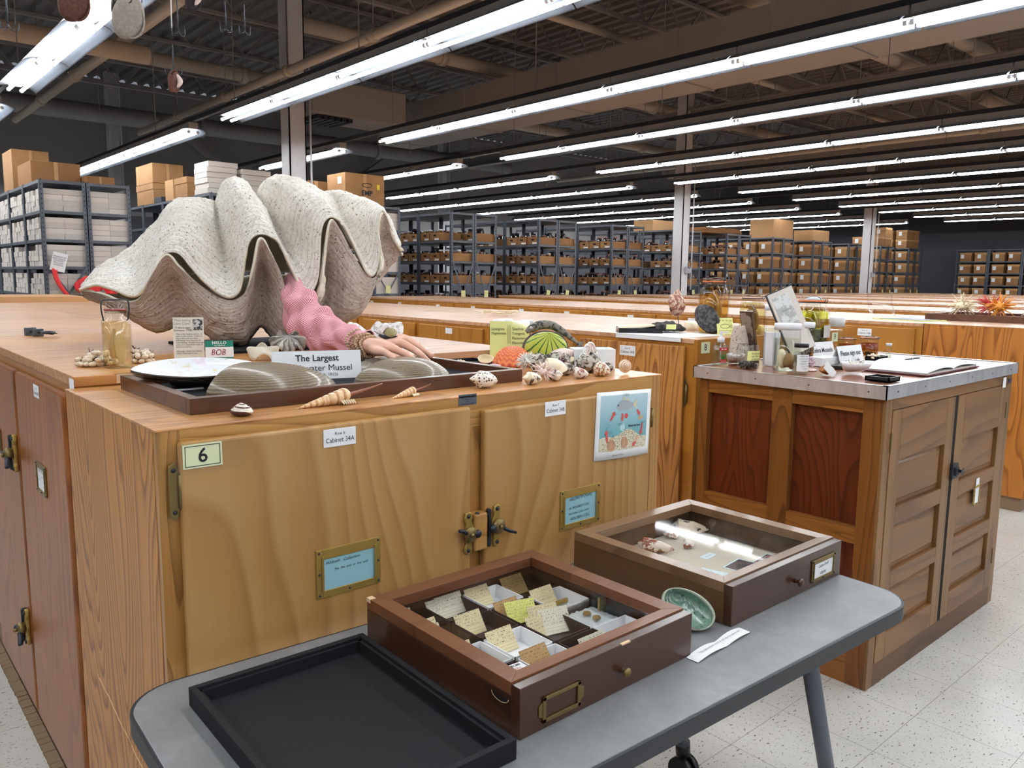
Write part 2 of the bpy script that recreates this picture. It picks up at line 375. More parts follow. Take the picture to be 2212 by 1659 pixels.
# pipes: each run is a thing with couplings and hangers
def pipe_run(label, p, q, r, mat='beige_pipe', n=6, hang=True):
    p, q = Vector(p), Vector(q); t = thing('pipe', label, 'pipe', tuple(p)); d = q - p
    MB().tube([(0, 0, 0), d], r, 14).build('pipe_barrel', M_[mat], t)
    for k in range(1, n):
        c = d * (k / n); e = d.normalized() * .05
        MB().tube([c - e, c + e], r * 1.28, 14).build('coupling', M_[mat], t)
        if hang: MB().tube([c, c + Vector((0, 0, RH - (p + c).z))], .006, 5).build('hanger_rod', M_['beam_paint'], t)
    return t
pipe_run('beige sprinkler main with grooved couplings above the first lamp line', (2.55, 1.5, 3.75), (2.55, 14.5, 3.75), .055, n=7)
pipe_run('beige sprinkler line above the second lamp line', (4.35, 1.5, 3.78), (4.35, 14.5, 3.78), .05, n=7)
pipe_run('beige sprinkler line beyond the sheet metal duct', (9.95, 1.0, 3.82), (9.95, 14.5, 3.82), .05, n=7)
pipe_run('beige sprinkler line above the seventh lamp line', (14.2, 1.0, 3.85), (14.2, 14.5, 3.85), .05, n=7)
pipe_run('thick beige cross main ending in a flange by the wall side', (-6, 8.6, 3.58), (2.7, 8.6, 3.58), .09, n=3)
pipe_run('thick pale pipe crossing just before the back wall', (-6, 16.15, 4.3), (14, 16.15, 4.3), .16, 'beam_paint', n=5)
pipe_run('large beige duct pipe crossing overhead near the first column', (3.2, 5.5, 4.72), (18, 5.5, 4.72), .13, n=6)
pipe_run('large beige duct pipe beside the first one overhead', (3.2, 4.5, 4.72), (18, 4.5, 4.72), .11, n=6)
pipe_run('thin beige pipe crossing overhead beyond the two large ones', (3.2, 7.4, 4.62), (20, 7.4, 4.62), .05, n=6)
pipe_run('long beige duct pipe crossing above the racks', (2.9, 12.4, 4.5), (22, 12.4, 4.5), .10, n=8)
pipe_run('beige duct pipe crossing above the cabinet ends', (4.8, 9.9, 4.65), (22, 9.9, 4.65), .1, n=7)
t = thing('air_duct', 'wide rectangular beige air duct running above the lamps', 'duct', (7.75, -6, 3.75))
MB().box(0, 0, 0, .75, 18.5, .55).build('duct_body', M_['beige_paint'], t)
for k in range(1, 10): MB().box(-.015, k * 2 - .02, -.015, .765, k * 2 + .02, .565).build('duct_flange', M_['beige_paint'], t)
t = thing('air_duct', 'far rectangular beige air duct beyond the second column', 'duct', (15.15, -1, 3.8))
MB().box(0, 0, 0, .7, 13, .5).build('duct_body', M_['beige_paint'], t)
t = thing('heater_unit', 'boxy beige ceiling unit with louvres behind the first column', 'heater', (5.5, 10.6, 3.72))
MB().box(0, 0, 0, 1.6, .7, .5).build('housing', M_['beige_paint'], t, bevel=.03)
for hx in (.2, 1.4):
    MB().tube([(hx, .35, .5), (hx, .35, RH - 3.72)], .01, 6).build('hanger_rod', M_['beam_paint'], t)
b = MB()
for k in range(6): b.box(.1 + k * .1, .02, -.06, .17 + k * .1, .6, -.01)
b.build('louvre', M_['steel_dark'], t)
# ------------------------------------------------------------------ fluorescent lamps
def lamp_proto():
    t = thing('strip_lamp', 'strip lamp', 'lamp'); L = 1.22
    def wing(sgn):
        def f(u, v):
            a = v * 1.15; x = sgn * (.045 + .13 * math.sin(a)); z = .005 - .075 * (1 - math.cos(a)) - .0 * v
            return (x, -L / 2 + u * L, z)
        return MB().grid(f, 1, 7).build('reflector', M_['lamp_reflector'], t, solid=(.002,))
    wing(1); wing(-1)
    MB().box(-.05, -L / 2, .0, .05, L / 2, .07).build('channel', M_['beige_paint'], t)
    for x in (-.05, .05):
        MB().tube([(x, -L / 2 + .03, -.035), (x, L / 2 - .03, -.035)], .014, 8).build('tube', M_['tube_glow'], t)
        for y in (-L / 2 + .015, L / 2 - .015): MB().tube([(x, y - .012, -.035), (x, y + .012, -.035)], .017, 8).build('socket', M_['white_plastic'], t)
    return t
LP = lamp_proto(); used = False; LZ = 3.07
for li in range(-2, 12):  # first two lines are out of view, added to light the cabinet sides
    x = 1.5 + 1.906 * li
    far = {-1: 17.2, 0: 17.2, 1: 15.4, 2: 12.2, 3: 12.0, 4: 14.7, 5: 17.2}.get(li, 16.5)
    near = (-6.6 if li < 5 else -3.2)  # unseen lamps behind the camera, added to brighten the cabinet fronts
    ys = []
    y = 8.45 - .61
    while y > near: ys.append(y); y -= 1.235
    y = 9.4 + .61
    while y < far: ys.append(y); y += 1.235
    for k, y in enumerate(ys):
        if li > 4 and y < .2: continue
        lab = 'white strip lamp with bare tubes, %s of the %s hanging line' % (ORD(k), ORD(li + 2)) if k < 16 else None
        if li > 7 and y < 1.6: continue

        if not used: o = LP; o.location = (x, y, LZ); o['label'] = lab; used = True; o['group'] = 'strip lamps hanging in lines'
        else: dup(LP, (x, y, LZ), 0, lab, 'strip lamps hanging in lines')
    for (a, b_) in ((near, 9.4), (9.4, far)):
        pass
    t = thing('lamp_rail', 'dark steel rail carrying the %s line of strip lamps' % ORD(li + 2), 'rail', (x, 0, LZ), group='rails above the lamp lines')
    MB().box(-.022, near - .6, .075, .022, far + .6, .12).build('channel_bar', M_['steel_dark'], t)
    yy = near
    while yy < far:
        MB().tube([(0, yy, .1), (0, yy, RH - LZ)], .005, 4).build('hanger_rod', M_['beam_paint'], t); yy += 2.47
# ================================================================== ISLANDS OF CABINETS
def numlabel(parent, loc, rot, row, cab, w=.072, h=.036):
    o = MB().prism([(-w / 2, -h / 2), (w / 2, -h / 2), (w / 2, h / 2), (-w / 2, h / 2)], 0, .0012).build('number_label', M_['paper'], parent, loc, rot, bevel=.003)
    if row: text(row, h * .24, M_['ink'], o, (0, h * .22, .0016), (0, 0, 0)); text(cab, h * .38, M_['ink'], o, (0, -h * .14, .0016), (0, 0, 0), cw=.92)
    return o
IW, MODL = 1.38, 1.488
def door_mesh(w, h, th=.02): return MB().box(-th, 0, 0, 0, w, h)
def make_module(mat_door, mat_body, near):
    """cabinet facing -X, origin at its front lower corner, length along +Y"""
    t = thing('storage_cabinet', 'cab', 'cabinet')
    MB().box(0, 0, .09, IW / 2 - .002, MODL - .003, 1.138).build('body', M_[mat_body], t)
    MB().box(.012, 0, 0, IW / 2 - .002, MODL - .003, .09).build('plinth', M_['baseboard_tan'], t)
    MB().box(-.004, 0, 1.138, IW / 2 - .001, MODL - .003, 1.16).build('top', M_['top_wood_y'], t, bevel=.002)
    if near:
        for k in range(2):
            y = .045 + k * (MODL / 2 - .02)
            d = MB().box(-.02, 0, 0, 0, MODL / 2 - .075, 1.018).build('door', M_[mat_door], t, (0, y, .105), bevel=.005)
            numlabel(d, (-.0205, (MODL / 2 - .075) * (.42 if k else .5), .988), LEFT, 'Row' if near > 1 else None, '')
    return t
mod_near = make_module('door_gold_flat', 'frame_gold_y', 1); mod_back = make_module('door_gold_flat', 'frame_gold_y', 0)
first_n = first_b = True; MODS = {}
for isl in range(0, 9):
    x0 = .445 if isl == 0 else 3.05 + 2.56 * (isl - 1); y0 = 2.05 if isl == 0 else 2.19; dz = .03 if isl == 0 else 0
    for m in range(5):
        y = y0 + m * MODL
        for side in (0, 1):
            if isl == 0 and side == 0 and m == 0: continue
            lab = 'wooden storage cabinet, %s from the aisle on the %s side of the %s island' % (ORD(m), ('clam', 'window')[side].replace('window', 'farther'), ORD(isl))
            if side == 0:
                if first_n: o = mod_near; o.location = (x0, y, dz); o['label'] = lab; first_n = False
                else: o = dup(mod_near, (x0, y, dz), 0, lab)
            else:
                loc = (x0 + IW, y + MODL - .003, dz)
                if first_b: o = mod_back; o.location = loc; o.rotation_euler = (0, 0, PI); o['label'] = lab; first_b = False
                else: o = dup(mod_back, loc, PI, lab)
            o['group'] = 'cabinets of the islands'; MODS[(isl, m, side)] = o
# ------------------------------------------------------------------ hardware
def hinge(parent, loc, rot, h=.075):
    o = MB().prism([(-.012, -h / 2), (0, -h / 2 - .008), (.006, -h / 2 + .01), (.006, h / 2 - .01), (0, h / 2 + .008), (-.012, h / 2)], 0, .003).build('hinge', M_['old_brass'], parent, loc, rot, bevel=.001)
    b = MB().tube([(.008, -h * .33, .006), (.008, h * .33, .006)], .0055, 8)
    for y in (-h * .33, h * .33): b.tube([(.008, y, .006), (.008, y * 1.12, .006)], .0035, 8)
    b.build('hinge_barrel', M_['old_brass'], o)
    b = MB()
    for y in (-h * .42, h * .42): b.lathe([(0, .0045), (.003, .0045), (.0042, .003)], 10, 0, Matrix.Translation((-.003, y, 0)))
    b.build('screw', M_['iron'], o); return o
def card_frame(parent, loc, rot, w, h, card, lines, mat='brass', bw=.014, name='card_frame'):
    b = MB(); b.box(-w / 2, -h / 2, 0, -w / 2 + bw, h / 2, .003).box(w / 2 - bw, -h / 2, 0, w / 2, h / 2, .003)
    b.box(-w / 2 + bw, -h / 2, 0, w / 2 - bw, -h / 2 + bw, .003).box(-w / 2 + bw, h / 2 - bw * 1.5, 0, w / 2 - bw, h / 2, .003)
    b.box(-w / 2 + bw * .8, -h / 2 + bw, .003, -w / 2 + bw * 1.15, h / 2 - bw, .005).box(w / 2 - bw * 1.15, -h / 2 + bw, .003, w / 2 - bw * .8, h / 2 - bw, .005)
    o = b.build(name, M_[mat], parent, loc, rot, bevel=.0008)
    s = MB()
    for x, y in ((-1, -1), (-1, 0), (-1, 1), (1, -1), (1, 0), (1, 1), (0, -1)):
        s.lathe([(0, .0055), (.0018, .005), (.0026, .003)], 8, 0, Matrix.Translation((x * (w / 2 - bw * .45), y * (h / 2 - bw * .45), 0)))
    s.build('screw', M_['iron'], o)
    c = MB().box(-w / 2 + bw, -h / 2 + bw, 0, w / 2 - bw, h / 2 - bw * 1.4, .0012).build('card', M_[card], o)
    for body, sz, x, y, r in lines:
        text(body, sz, M_['ink'], o, (x, y, .0018), (0, 0, r), shear=.25)
    return o
def fastener(parent, loc, rot, mirror=1):
    """sash style cam fastener: brass plate, dark cam arm, and the dark keeper"""
    m = mirror
    lobe = [(0, .052), (.010, .048), (.012, .036), (.009, .028), (.016, .014), (.017, -.004), (.010, -.022), (.012, -.038), (.008, -.048), (0, -.050), (-.010, -.044), (-.011, -.032), (-.006, -.024), (-.010, 0), (-.007, .024), (-.012, .036), (-.009, .049)]
    lobe = [(x * m, y) for x, y in (lobe if m > 0 else lobe[::-1])]
    o = MB().prism(lobe, 0, .006).build('fastener', M_['brass'], parent, loc, rot, bevel=.002)
    s = MB()
    for y in (.041, -.040): s.lathe([(0, .0085), (.004, .008), (.0055, .006)], 10, 0, Matrix.Translation((0, y, 0)))
    s.build('screw', M_['iron'], o)
    c = MB().lathe([(.006, .006), (.017, .008), (.019, .013), (.015, .017), (0, .018)], 20, 0, Matrix.Translation((0, 0, 0)))
    c.lathe([(.005, .018), (.005, .022), (0, .024)], 12)
    c.build('cam', M_['old_brass'], o)
    MB().tube([(-.012 * m, .006, .014), (-.026 * m, .014, .016), (-.037 * m, .017, .018)] if m > 0 else [(-.012 * m, -.006, .014), (-.028 * m, -.016, .016), (-.048 * m, -.024, .019)], [.005, .0045, .0035], 10).build('lever', M_['iron'], o)
    k = MB().prism([((x * .55 + .026) * m, y * .95) for x, y in [(0, .050), (.010, .046), (.011, .034), (.002, .02), (.004, 0), (.002, -.02), (.011, -.034), (.010, -.046), (0, -.050), (-.010, -.046), (-.010, .046)]][::m], 0, .009)
    k.lathe([(.009, .004), (.010, .016), (.007, .02), (0, .021)], 14, 0, Matrix.Translation((.02 * m, -.002, 0)))
    k.build('keeper', M_['iron'], o, bevel=.002)
    return o
# ------------------------------------------------------------------ cabinet 34 (front of the first island)
C = thing('storage_cabinet', 'golden front cabinet with doors numbered 34A and 34B, carrying a yellow 6 sign', 'cabinet', (.425, 1.41, 0))
CW, CD, CT = 1.384, .64, 1.163
MB().box(.0, .018, .09, .016, CD, CT - .003).build('side_panel', M_['fir_side'], C)
MB().box(CW - .016, .018, .09, CW, CD, CT - .003).build('side_panel', M_['fir_side'], C)
MB().box(.016, .02, .09, CW - .016, CD, CT - .02).build('body', M_['dark_gap'], C)
MB().box(.02, .03, 0, CW - .02, CD, .09).build('plinth', M_['baseboard_tan'], C)
for x0, x1 in ((.001, .04), (CW - .04, CW - .001)): MB().box(x0, 0, .09, x1, .02, CT - .002).build('stile', M_['stile_gold'], C, bevel=.001)
MB().box(.04, 0, 1.09, CW - .04, .02, CT - .002).build('top_rail', M_['frame_gold'], C)
MB().box(.655, 0, .09, .74, .02, 1.09).build('centre_stile', M_['stile_gold'], C)
MB().box(.04, 0, .09, CW - .04, .02, .13).build('bottom_rail', M_['frame_gold'], C)
MB().box(-.0015, -.001, CT - .004, CW + .001, CD, CT).build('top', M_['top_wood'], C, bevel=.001)
dA = MB().box(0, -.02, 0, .643, 0, 1.03).build('door', M_['door_gold'], C, (.033, -.001, .11), bevel=.006, seg=3)
dB = MB().box(0, -.02, 0, .604, 0, 1.02).build('door', M_['door_gold'], C, (.716, -.001, .108), bevel=.006, seg=3)
numlabel(dA, (.309, -.0205, 1.003), FRONT, 'Row 6', 'Cabinet 34A')
numlabel(dB, (.225, -.0205, 1.003), FRONT, 'Row 7', 'Cabinet 34B')
sg = MB().box(-.0345, -.0215, 0, .0345, .0215, .001).build('number_sign', M_['pale_green_card'], dA, (.038, -.021, 1.003), FRONT)
sg.location = (.038, -.021, 1.004)
b = MB()
for x0, y0, x1, y1 in ((-.031, -.0185, .031, -.0172), (-.031, .0172, .031, .0185), (-.031, -.0185, -.0298, .0185), (.0298, -.0185, .031, .0185)): b.box(x0, y0, .001, x1, y1, .0014)
b.build('border', M_['ink'], sg); text('6', .036, M_['ink'], sg, (0, -.0005, .0016), (0, 0, 0), bold=.012)
MB().box(-.042, -.032, 0, .078, .026, .0004).build('clear_tape', M_['film'], dA, (.034, -.0205, 1.003), FRONT)
hinge(dA, (-.006, -.006, .943), FRONT, .09)
hinge(dB, (.612, -.004, .935), (PI / 2, 0, PI / 9), .075)
card_frame(dA, (.325, -.0205, .730), FRONT, .148, .1, 'blue_card', [('Hildreth   Collection', .0092, -.014, .020, 0), ('Yes  the  one  in  the  wall', .0072, .004, .004, 0)])
card_frame(dB, (.322, -.0205, .734), FRONT, .148, .104, 'blue_card', [('HILDRETH [Gen]', .0115, .0, .026, .05), ("H. MOORE'S COLL", .0092, -.004, .002, .03), ('TEACHING COLL. (Gen)', .0072, -.006, -.013, .03), ('HOLDEN COLL.', .0105, .0, -.027, .03)])
MB().box(0, -.032, 0, .038, -.001, .088).build('wood_block', M_['frame_gold'], dA, (.646, 0, .692), bevel=.004)
fastener(dA, (.642 - .010, -.0205, .737), FRONT, 1)
fastener(dB, (.035, -.0205, .742), FRONT, -1)
pl = MB().box(-.026, -.0125, 0, .026, .0125, .0008).build('inventory_plate', M_['steel_grey'], C, (.681, -.0002, 1.154), FRONT)
for i, (s, w) in enumerate((('THE OHIO STATE UNIVERSITY', .0034), ('RESEARCH FOUNDATION', .0034), ('CONTRACT No.', .0034), ('PROJECT', .003), ('GOVERNMENT PROPERTY', .0034))):
    text(s, w, M_['ink'], pl, (0, .0092 - i * .0046, .0011), (0, 0, 0), bold=.01)
# scuff marks on the exposed end panel
b = MB()
random.seed(4)
pts = [(-.0006, .50 - .42 * k / 30, .52 - .10 * (k / 30) + random.uniform(-.003, .003)) for k in range(31)]
for p, q in zip(pts, pts[1:]): b.beam(p, q, .0016, .0004 + random.random() * .0022, up=(1, 0, 0))
b.build('scratch', flat('raw_wood', (222, 190, 150), .8), C)
# ------------------------------------------------------------------ first cabinet behind, reddish doors on the aisle
K = thing('storage_cabinet', 'cabinet behind the front one with reddish doors, brass card frames and paired latches', 'cabinet', (.447, 2.053, .03))
MB().box(0, 0, .06, IW / 2 - .002, MODL - .008, 1.136).build('body', M_['frame_gold_y'], K)
MB().box(.0, 0, -.03, IW / 2 - .003, MODL - .01, .055).build('plinth', M_['baseboard_tan'], K)
MB().box(-.004, -.004, 1.136, IW / 2 - .001, MODL - .009, 1.16).build('top', M_['top_wood'], K, bevel=.002)
MB().box(-.022, .65, .045, 0, 1.245, 1.115).build('door', M_['door_red'], K, bevel=.008)
d0 = MB().box(-.022, .045, .045, 0, .625, 1.115).build('door', M_['door_red'], K, bevel=.008)
numlabel(d0, (-.0225, .325, 1.09), LEFT, 'Row 6', 'Cabinet 33B', .066, .034)
o = MB().box(-.02, -.014, 0, .02, .014, .001).build('number_label', M_['paper'], K, (-.0045, -.035 + .05, 1.10 + .04), LEFT)
card_frame(d0, (-.0225, .33, .852), LEFT, .112, .082, 'paper', [('MEGALONAIAS', .0085, 0, .020, 0), ('gigantea', .006, .01, .006, 0), ('nervosa', .006, -.02, -.004, 0)], 'old_brass', .01)
card_frame(d0, (-.0225, .985, .855), LEFT, .112, .082, 'paper', [('PLECTOMERUS', .0085, 0, .020, 0), ('dombeyanus', .006, .01, .006, 0)], 'old_brass', .01)
for z in (.863, .318):
    q = fastener(d0, (-.0225, .665, z), LEFT, -1); q.scale = (1.15, 1.15, 1.9)
MB().box(-.012, -.012, .0, .10, .0, .022).build('tape_scrap', M_['raw_wood'], K, (.1, .007, 1.138))
# baseboard strip with ragged carpet edge along the floor
b = MB(); random.seed(3); y = 1.3
while y < 9.4:
    h = random.uniform(.010, .013); b.box(.412 + random.uniform(0, .0025), y, 0, .444, y + .018, h); y += .018
tag(b.build('cove_base', M_['baseboard_tan']), 'worn tan cove base along the foot of the reddish cabinets', 'baseboard', kind='structure')
# ------------------------------------------------------------------ second island: near end, door 44B in figured ply
E2 = thing('end_panel', 'golden wooden end of the second island carrying the yellow 8 and 9 signs', 'panel', (3.045, 2.17, 0))
MB().box(0, 0, 0, IW + .01, .02, 1.158).build('panel_board', M_['frame_gold_y'], E2)
for x, s in ((.06, '8'), (1.30, '9')):
    g = MB().box(-.034, -.026, 0, .034, .026, .001).build('number_sign', M_['pale_green_card'], E2, (x, -.0005, 1.12), FRONT)
    text(s, .042, M_['ink'], g, (0, 0, .0014), (0, 0, 0), bold=.012)
def redoor(mod, mat, label, texts):
    mod['label'] = label; del mod['group']
    ds = sorted([c for c in mod.children if c.name.startswith('door')], key=lambda c: c.location.y)
    for d, tx in zip(ds, texts):
        d.data = d.data.copy(); d.data.materials[0] = M_[mat]
        for g in list(d.children): bpy.data.objects.remove(g)
        if tx: numlabel(d, (-.0205, .34, .975), LEFT, tx[0], tx[1], .1, .05)
    hinge(ds[0], (-.002, -.006, .80), LEFT, .12); hinge(ds[0], (-.002, -.006, .2), LEFT, .12)
    return ds
redoor(MODS[(1, 0, 0)], 'fir_side', 'cabinet with figured plywood doors labelled Cabinet 44B, nearest of the second island', [('Row 8', 'Cabinet 44B'), None])
# third island front cabinet, side on
C3 = thing('storage_cabinet', 'wide cabinet end in wild figured plywood beyond the sign-in cabinet', 'cabinet', (5.635, 1.5, 0))
MB().box(-.02, 0, .09, 1.4, .685, 1.157).build('body', M_['fir_orange'], C3)
MB().box(0, .03, 0, 1.36, .685, .09).build('plinth', M_['baseboard_tan'], C3)
MB().box(-.022, -.002, 1.157, 1.4, .685, 1.161).build('top', M_['top_wood_y'], C3)
MB().box(0, 0, 0, .62, .02, .98).build('door', M_['door_gold'], C3, (.05, -.021, .12), bevel=.005)
redoor(MODS[(2, 0, 0)], 'door_gold_flat', 'cabinet with plain golden doors beside the wild figured plywood end', [('Row 10', 'Cabinet 54B'), None])
# ------------------------------------------------------------------ sign-in cabinet
G = thing('counter_cabinet', 'old panelled cabinet with a metal edged top, used as the sign-in counter', 'cabinet', (2.68, 1.155, 0))
GW, GD, GT = 1.245, .735, 1.087
MB().box(.03, .03, .0, GW - .03, GD - .01, 1.04).build('carcass', M_['sign_panel'], G)
for y0, y1 in ((.0, .065), (.37 - .04, .37 + .04), (GD - .04, GD)): MB().box(0, y0, .0 if y0 == 0 or y1 == GD else .13, .03, y1, 1.04).build('stile', M_['sign_stile'], G, bevel=.001)
for z0, z1 in ((.985, 1.04), (.518, .577), (.0, .13)):
    for y0, y1 in ((.065, GD - .04),): MB().box(.002, y0, z0, .03, y1, z1).build('rail', M_['sign_rail'], G, bevel=.001)
MB().box(0, -.012, 0, .05, .0, 1.04).build('corner_post', M_['sign_front_v'], G, bevel=.002)
MB().box(GW - .05, -.012, 0, GW, .0, 1.04).build('corner_post', M_['sign_front_v'], G, bevel=.002)
MB().box(.05, -.012, 1.0, GW - .05, .03, 1.04).build('top_rail', M_['sign_front'], G)
MB().box(.05, -.012, 0, GW - .05, .03, .085).build('kick_board', M_['sign_kick'], G)
def panel_door(w, h):
    b = MB(); st = .075; b.box(0, 0, 0, st, .025, h, 1).box(w - st, 0, 0, w, .025, h, 1)
    zs = [.0, .17, .335, .395, .555, .615, .79, h - .0]
    rails = [(0, .17 - .06), (.335, .395), (.555, .61), (.775, h)]
    rails = [(0, .15), (.30, .36), (.50, .56), (.70, .80 - .04)]
    r2 = [(0.0, .095), (.265, .325), (.50, .56), (.735, h)]
    for z0, z1 in r2: b.box(st, 0, z0, w - st, .025, z1, 0)
    for (a, c) in zip(r2, r2[1:]):
        z0, z1 = a[1], c[0]; b.box(st, .016, z0, w - st, .024, z1, 0)
        x0, x1 = st + .022, w - st - .022; b.hexa([(x0, .010, z0 + .024), (x1, .010, z0 + .024), (x1 + .01, .018, z0 + .014), (x0 - .01, .018, z0 + .014), (x0, .010, z1 - .024), (x1, .010, z1 - .024), (x1 + .01, .018, z1 - .014), (x0 - .01, .018, z1 - .014)], 0)
    return b
for k, (x, w) in enumerate(((.053, .556), (.636, .556))):
    d = panel_door(w, .912).build('door', [M_['sign_front'], M_['sign_front_v']], G, (x, -.014, .085), bevel=.002)
    for z in (.14, .80): MB().box(-.006 if k == 0 else w - .002, -.003, z - .035, .002 if k == 0 else w + .006, .003, z + .035).build('hinge', M_['old_brass'], d)
    if k == 1:
        MB().box(-.03, -.012, .585, .028, 0, .645).box(-.02, -.022, .6, .012, -.01, .632).build('latch', M_['iron'], d, bevel=.002)
        MB().tube([(.016, -.012, .615), (.016, -.03, .615), (.016, -.032, .615)], [.006, .006, .017], 12).build('knob', M_['iron'], d)
        card_frame(d, (.285, -.0005, .468), FRONT, .07, .085, 'paper', [], 'brass', .008)
        MB().box(-.018, 0, 0, .018, .04, .001).build('note', M_['paper'], d, (.285, -.002, .50), FRONT)
MB().box(.606, -.0135, .085, .638, .0, 1.0).build('door_gap', M_['dark_gap'], G)
t_ = MB().box(-.022, -.018, 1.05, GW + .03, GD + .015, GT - .001).build('counter_top', M_['counter_top'], G)
b = MB(); e = .004
x0, x1, y0, y1 = -.026, GW + .034, -.022, GD + .019
for (a0, b0, a1, b1) in ((x0, y0, x1, y0 + e), (x0, y1 - e, x1, y1), (x0, y0, x0 + e, y1), (x1 - e, y0, x1, y1)): b.box(a0, b0, 1.042, a1, b1, GT + .001)
b.box(x0, y0, GT, x1, y0 + .02, GT + .0015).box(x0, y0, GT, x0 + .02, y1, GT + .0015).box(x0, y1 - .02, GT, x1, y1, GT + .0015).box(x1 - .02, y0, GT, x1, y1, GT + .0015)
b.build('metal_edging', M_['aluminium_edge'], G)
b = MB()
for k in range(6): b.lathe([(0, .002), (.002, .0016), (.003, 0)], 8, 0, Matrix.Translation((.06 + k * .225, y0, 1.064)) @ Matrix.Rotation(PI / 2, 4, 'X'))
for k in range(4): b.lathe([(0, .002), (.002, .0016), (.003, 0)], 8, 0, Matrix.Translation((x0, .04 + k * .215, 1.064)) @ Matrix.Rotation(-PI / 2, 4, 'Y'))
b.build('screw', M_['iron'], G)
MB().box(-.018, -.022, 0, .018, .022, .001).build('paper_tag', M_['paper'], G, (GW - .10, -.0135, 1.01), FRONT)
MB().box(-.02, -.01, 0, .02, .01, .001).build('small_plate', M_['steel_dark'], G, (GW - .03, -.0135, 1.012), FRONT)
# ------------------------------------------------------------------ folding table
TB = thing('folding_table', 'grey laminate folding table with dark edge and wheels, holding the trays', 'table', (0, 0, 0))
import math as _m2
def table_outline(x0, x1, y0, y1, r):
    pts = []
    for cx_, cy_, a0 in ((x1 - r, y0 + r, -90), (x1 - r, y1 - r, 0), (x0 + r, y1 - r, 90), (x0 + r, y0 + r, 180)):
        for k in range(9): a = math.radians(a0 + k * 90 / 8); pts.append((cx_ + r * math.cos(a), cy_ + r * math.sin(a)))
    return pts
rotT = Matrix.Translation((1.05, 1.0, 0)) @ Matrix.Rotation(math.radians(-2.6), 4, 'Z') @ Matrix.Translation((-1.05, -1.0, 0))
MB().prism(table_outline(.318, 1.80, .70, 1.315, .085), .705, .737, 0).xf(rotT).build('tabletop', M_['table_laminate'], TB, bevel=.002)
out = table_outline(.313, 1.805, .695, 1.32, .09); b = MB(); n = len(out); inn = table_outline(.318, 1.80, .70, 1.315, .085)
b.v += [(x, y, .704) for x, y in out] + [(x, y, .7355) for x, y in out] + [(x, y, .7355) for x, y in inn] + [(x, y, .704) for x, y in inn]
for i in range(n):
    j = (i + 1) % n
    for a, c in ((0, 1), (1, 2), (3, 0)): b.face([a * n + i, a * n + j, c * n + j, c * n + i], 0, False)
b.xf(rotT).build('edge_band', M_['grey_laminate_edge'], TB)
for xt, xb in ((.62, .37), (1.545, 1.80)):
    for y in (.80, 1.255):
        leg = MB().tube([(xt, y, .705), (xb - (xb - xt) * .12, y, .115)], .0185, 18).build('leg', M_['steel_grey'], TB)
        MB().tube([(xb - (xb - xt) * .12, y, .125), (xb - (xb - xt) * .10, y, .085)], .021, 14).build('leg_cap', M_['black_plastic'], leg)
        for s_ in (-1, 1): MB().tube([(xb - .02 + s_ * .006, y, .038), (xb - .02 + s_ * .024, y, .038)], .0375, 20).build('caster', M_['black_plastic'], leg)
    MB().box(xt - .025, .8, .675, xt + .025, 1.255, .703).build('brace', M_['steel_grey'], TB)
# ================================================================== RACKS beyond the cabinets
RW, RD, RB, RTOP = .90, .45, .87, 2.412
def rack_unit(zs, tagged=True):
    """one bay, origin at its lower corner, depth along +X (.45), length along +Y"""
    t = thing('shelving_unit', 'x', 'shelves')
    for x in (0, RD):
        for y in (0, RB - .003):
            sx, sy = (1 if x == 0 else -1), (1 if y == 0 else -1)
            b = MB().box(min(x, x + sx * .038), min(y, y + sy * .003), 0, max(x, x + sx * .038), max(y, y + sy * .003), RTOP)
            b.box(min(x, x + sx * .003), min(y, y + sy * .038), 0, max(x, x + sx * .003), max(y, y + sy * .038), RTOP)
            # slots of the punched angle post
            z = .1
            while z < RTOP:
                yy = y - sy * .0006
                b.box(min(x + sx * .014, x + sx * .024), min(yy, yy + .0005), z, max(x + sx * .014, x + sx * .024), max(yy, yy + .0005), z + .02, 1)
                xx = x - sx * .0006
                b.box(min(xx, xx + .0005), min(y + sy * .014, y + sy * .024), z, max(xx, xx + .0005), max(y + sy * .014, y + sy * .024), z + .02, 1)
                z += .05
            b.build('post', [M_['steel_grey'], M_['black_plastic']], t)
    for z in zs: MB().box(.004, .004, z - .032, RD - .004, RB - .004, z - .001).build('shelf', M_['steel_scuffed'], t)
    return t
ZW = [.3, .6, .89, 1.19, 1.50, 1.79, 2.09, 2.41]; ZJ = [.34, .67, 1.005, 1.34, 1.676, 1.99, 2.41]; ZB = [.35, .70, 1.05, 1.39, 1.73, 2.07, 2.41]
ruW, ruJ, ruB = rack_unit(ZW), rack_unit(ZJ), rack_unit(ZB); usedru = {}
def kx(k): return 1.89 + 1.81 * k
def rname(k): return ORD(k)
KIND = {0: 'W', 1: 'W', 2: 'W', 3: 'J', 4: 'J', 5: 'J', 6: 'J', 7: 'J', 8: 'B', 9: 'B', 10: 'B', 11: 'B', 12: 'B'}
for k in range(13):
    src = {'W': ruW, 'J': ruJ, 'B': ruB}[KIND[k]]
    for u in range(2):
        nb = 4 if k < 2 else (3 if u == 0 else 2)
        for b_ in range(nb):
            loc = (kx(k) + u * .455, 9.75 + b_ * RB, 0)
            lab = 'grey steel shelving bay, %s %s of the %s double rack from the wall' % (ORD(b_), ('near side', 'rear side')[u], ORD(k))
            if KIND[k] not in usedru: o = src; o.location = loc; o['label'] = lab; o['group'] = 'steel shelving bays'; usedru[KIND[k]] = 1
            else: o = dup(src, loc, 0, lab, 'steel shelving bays')
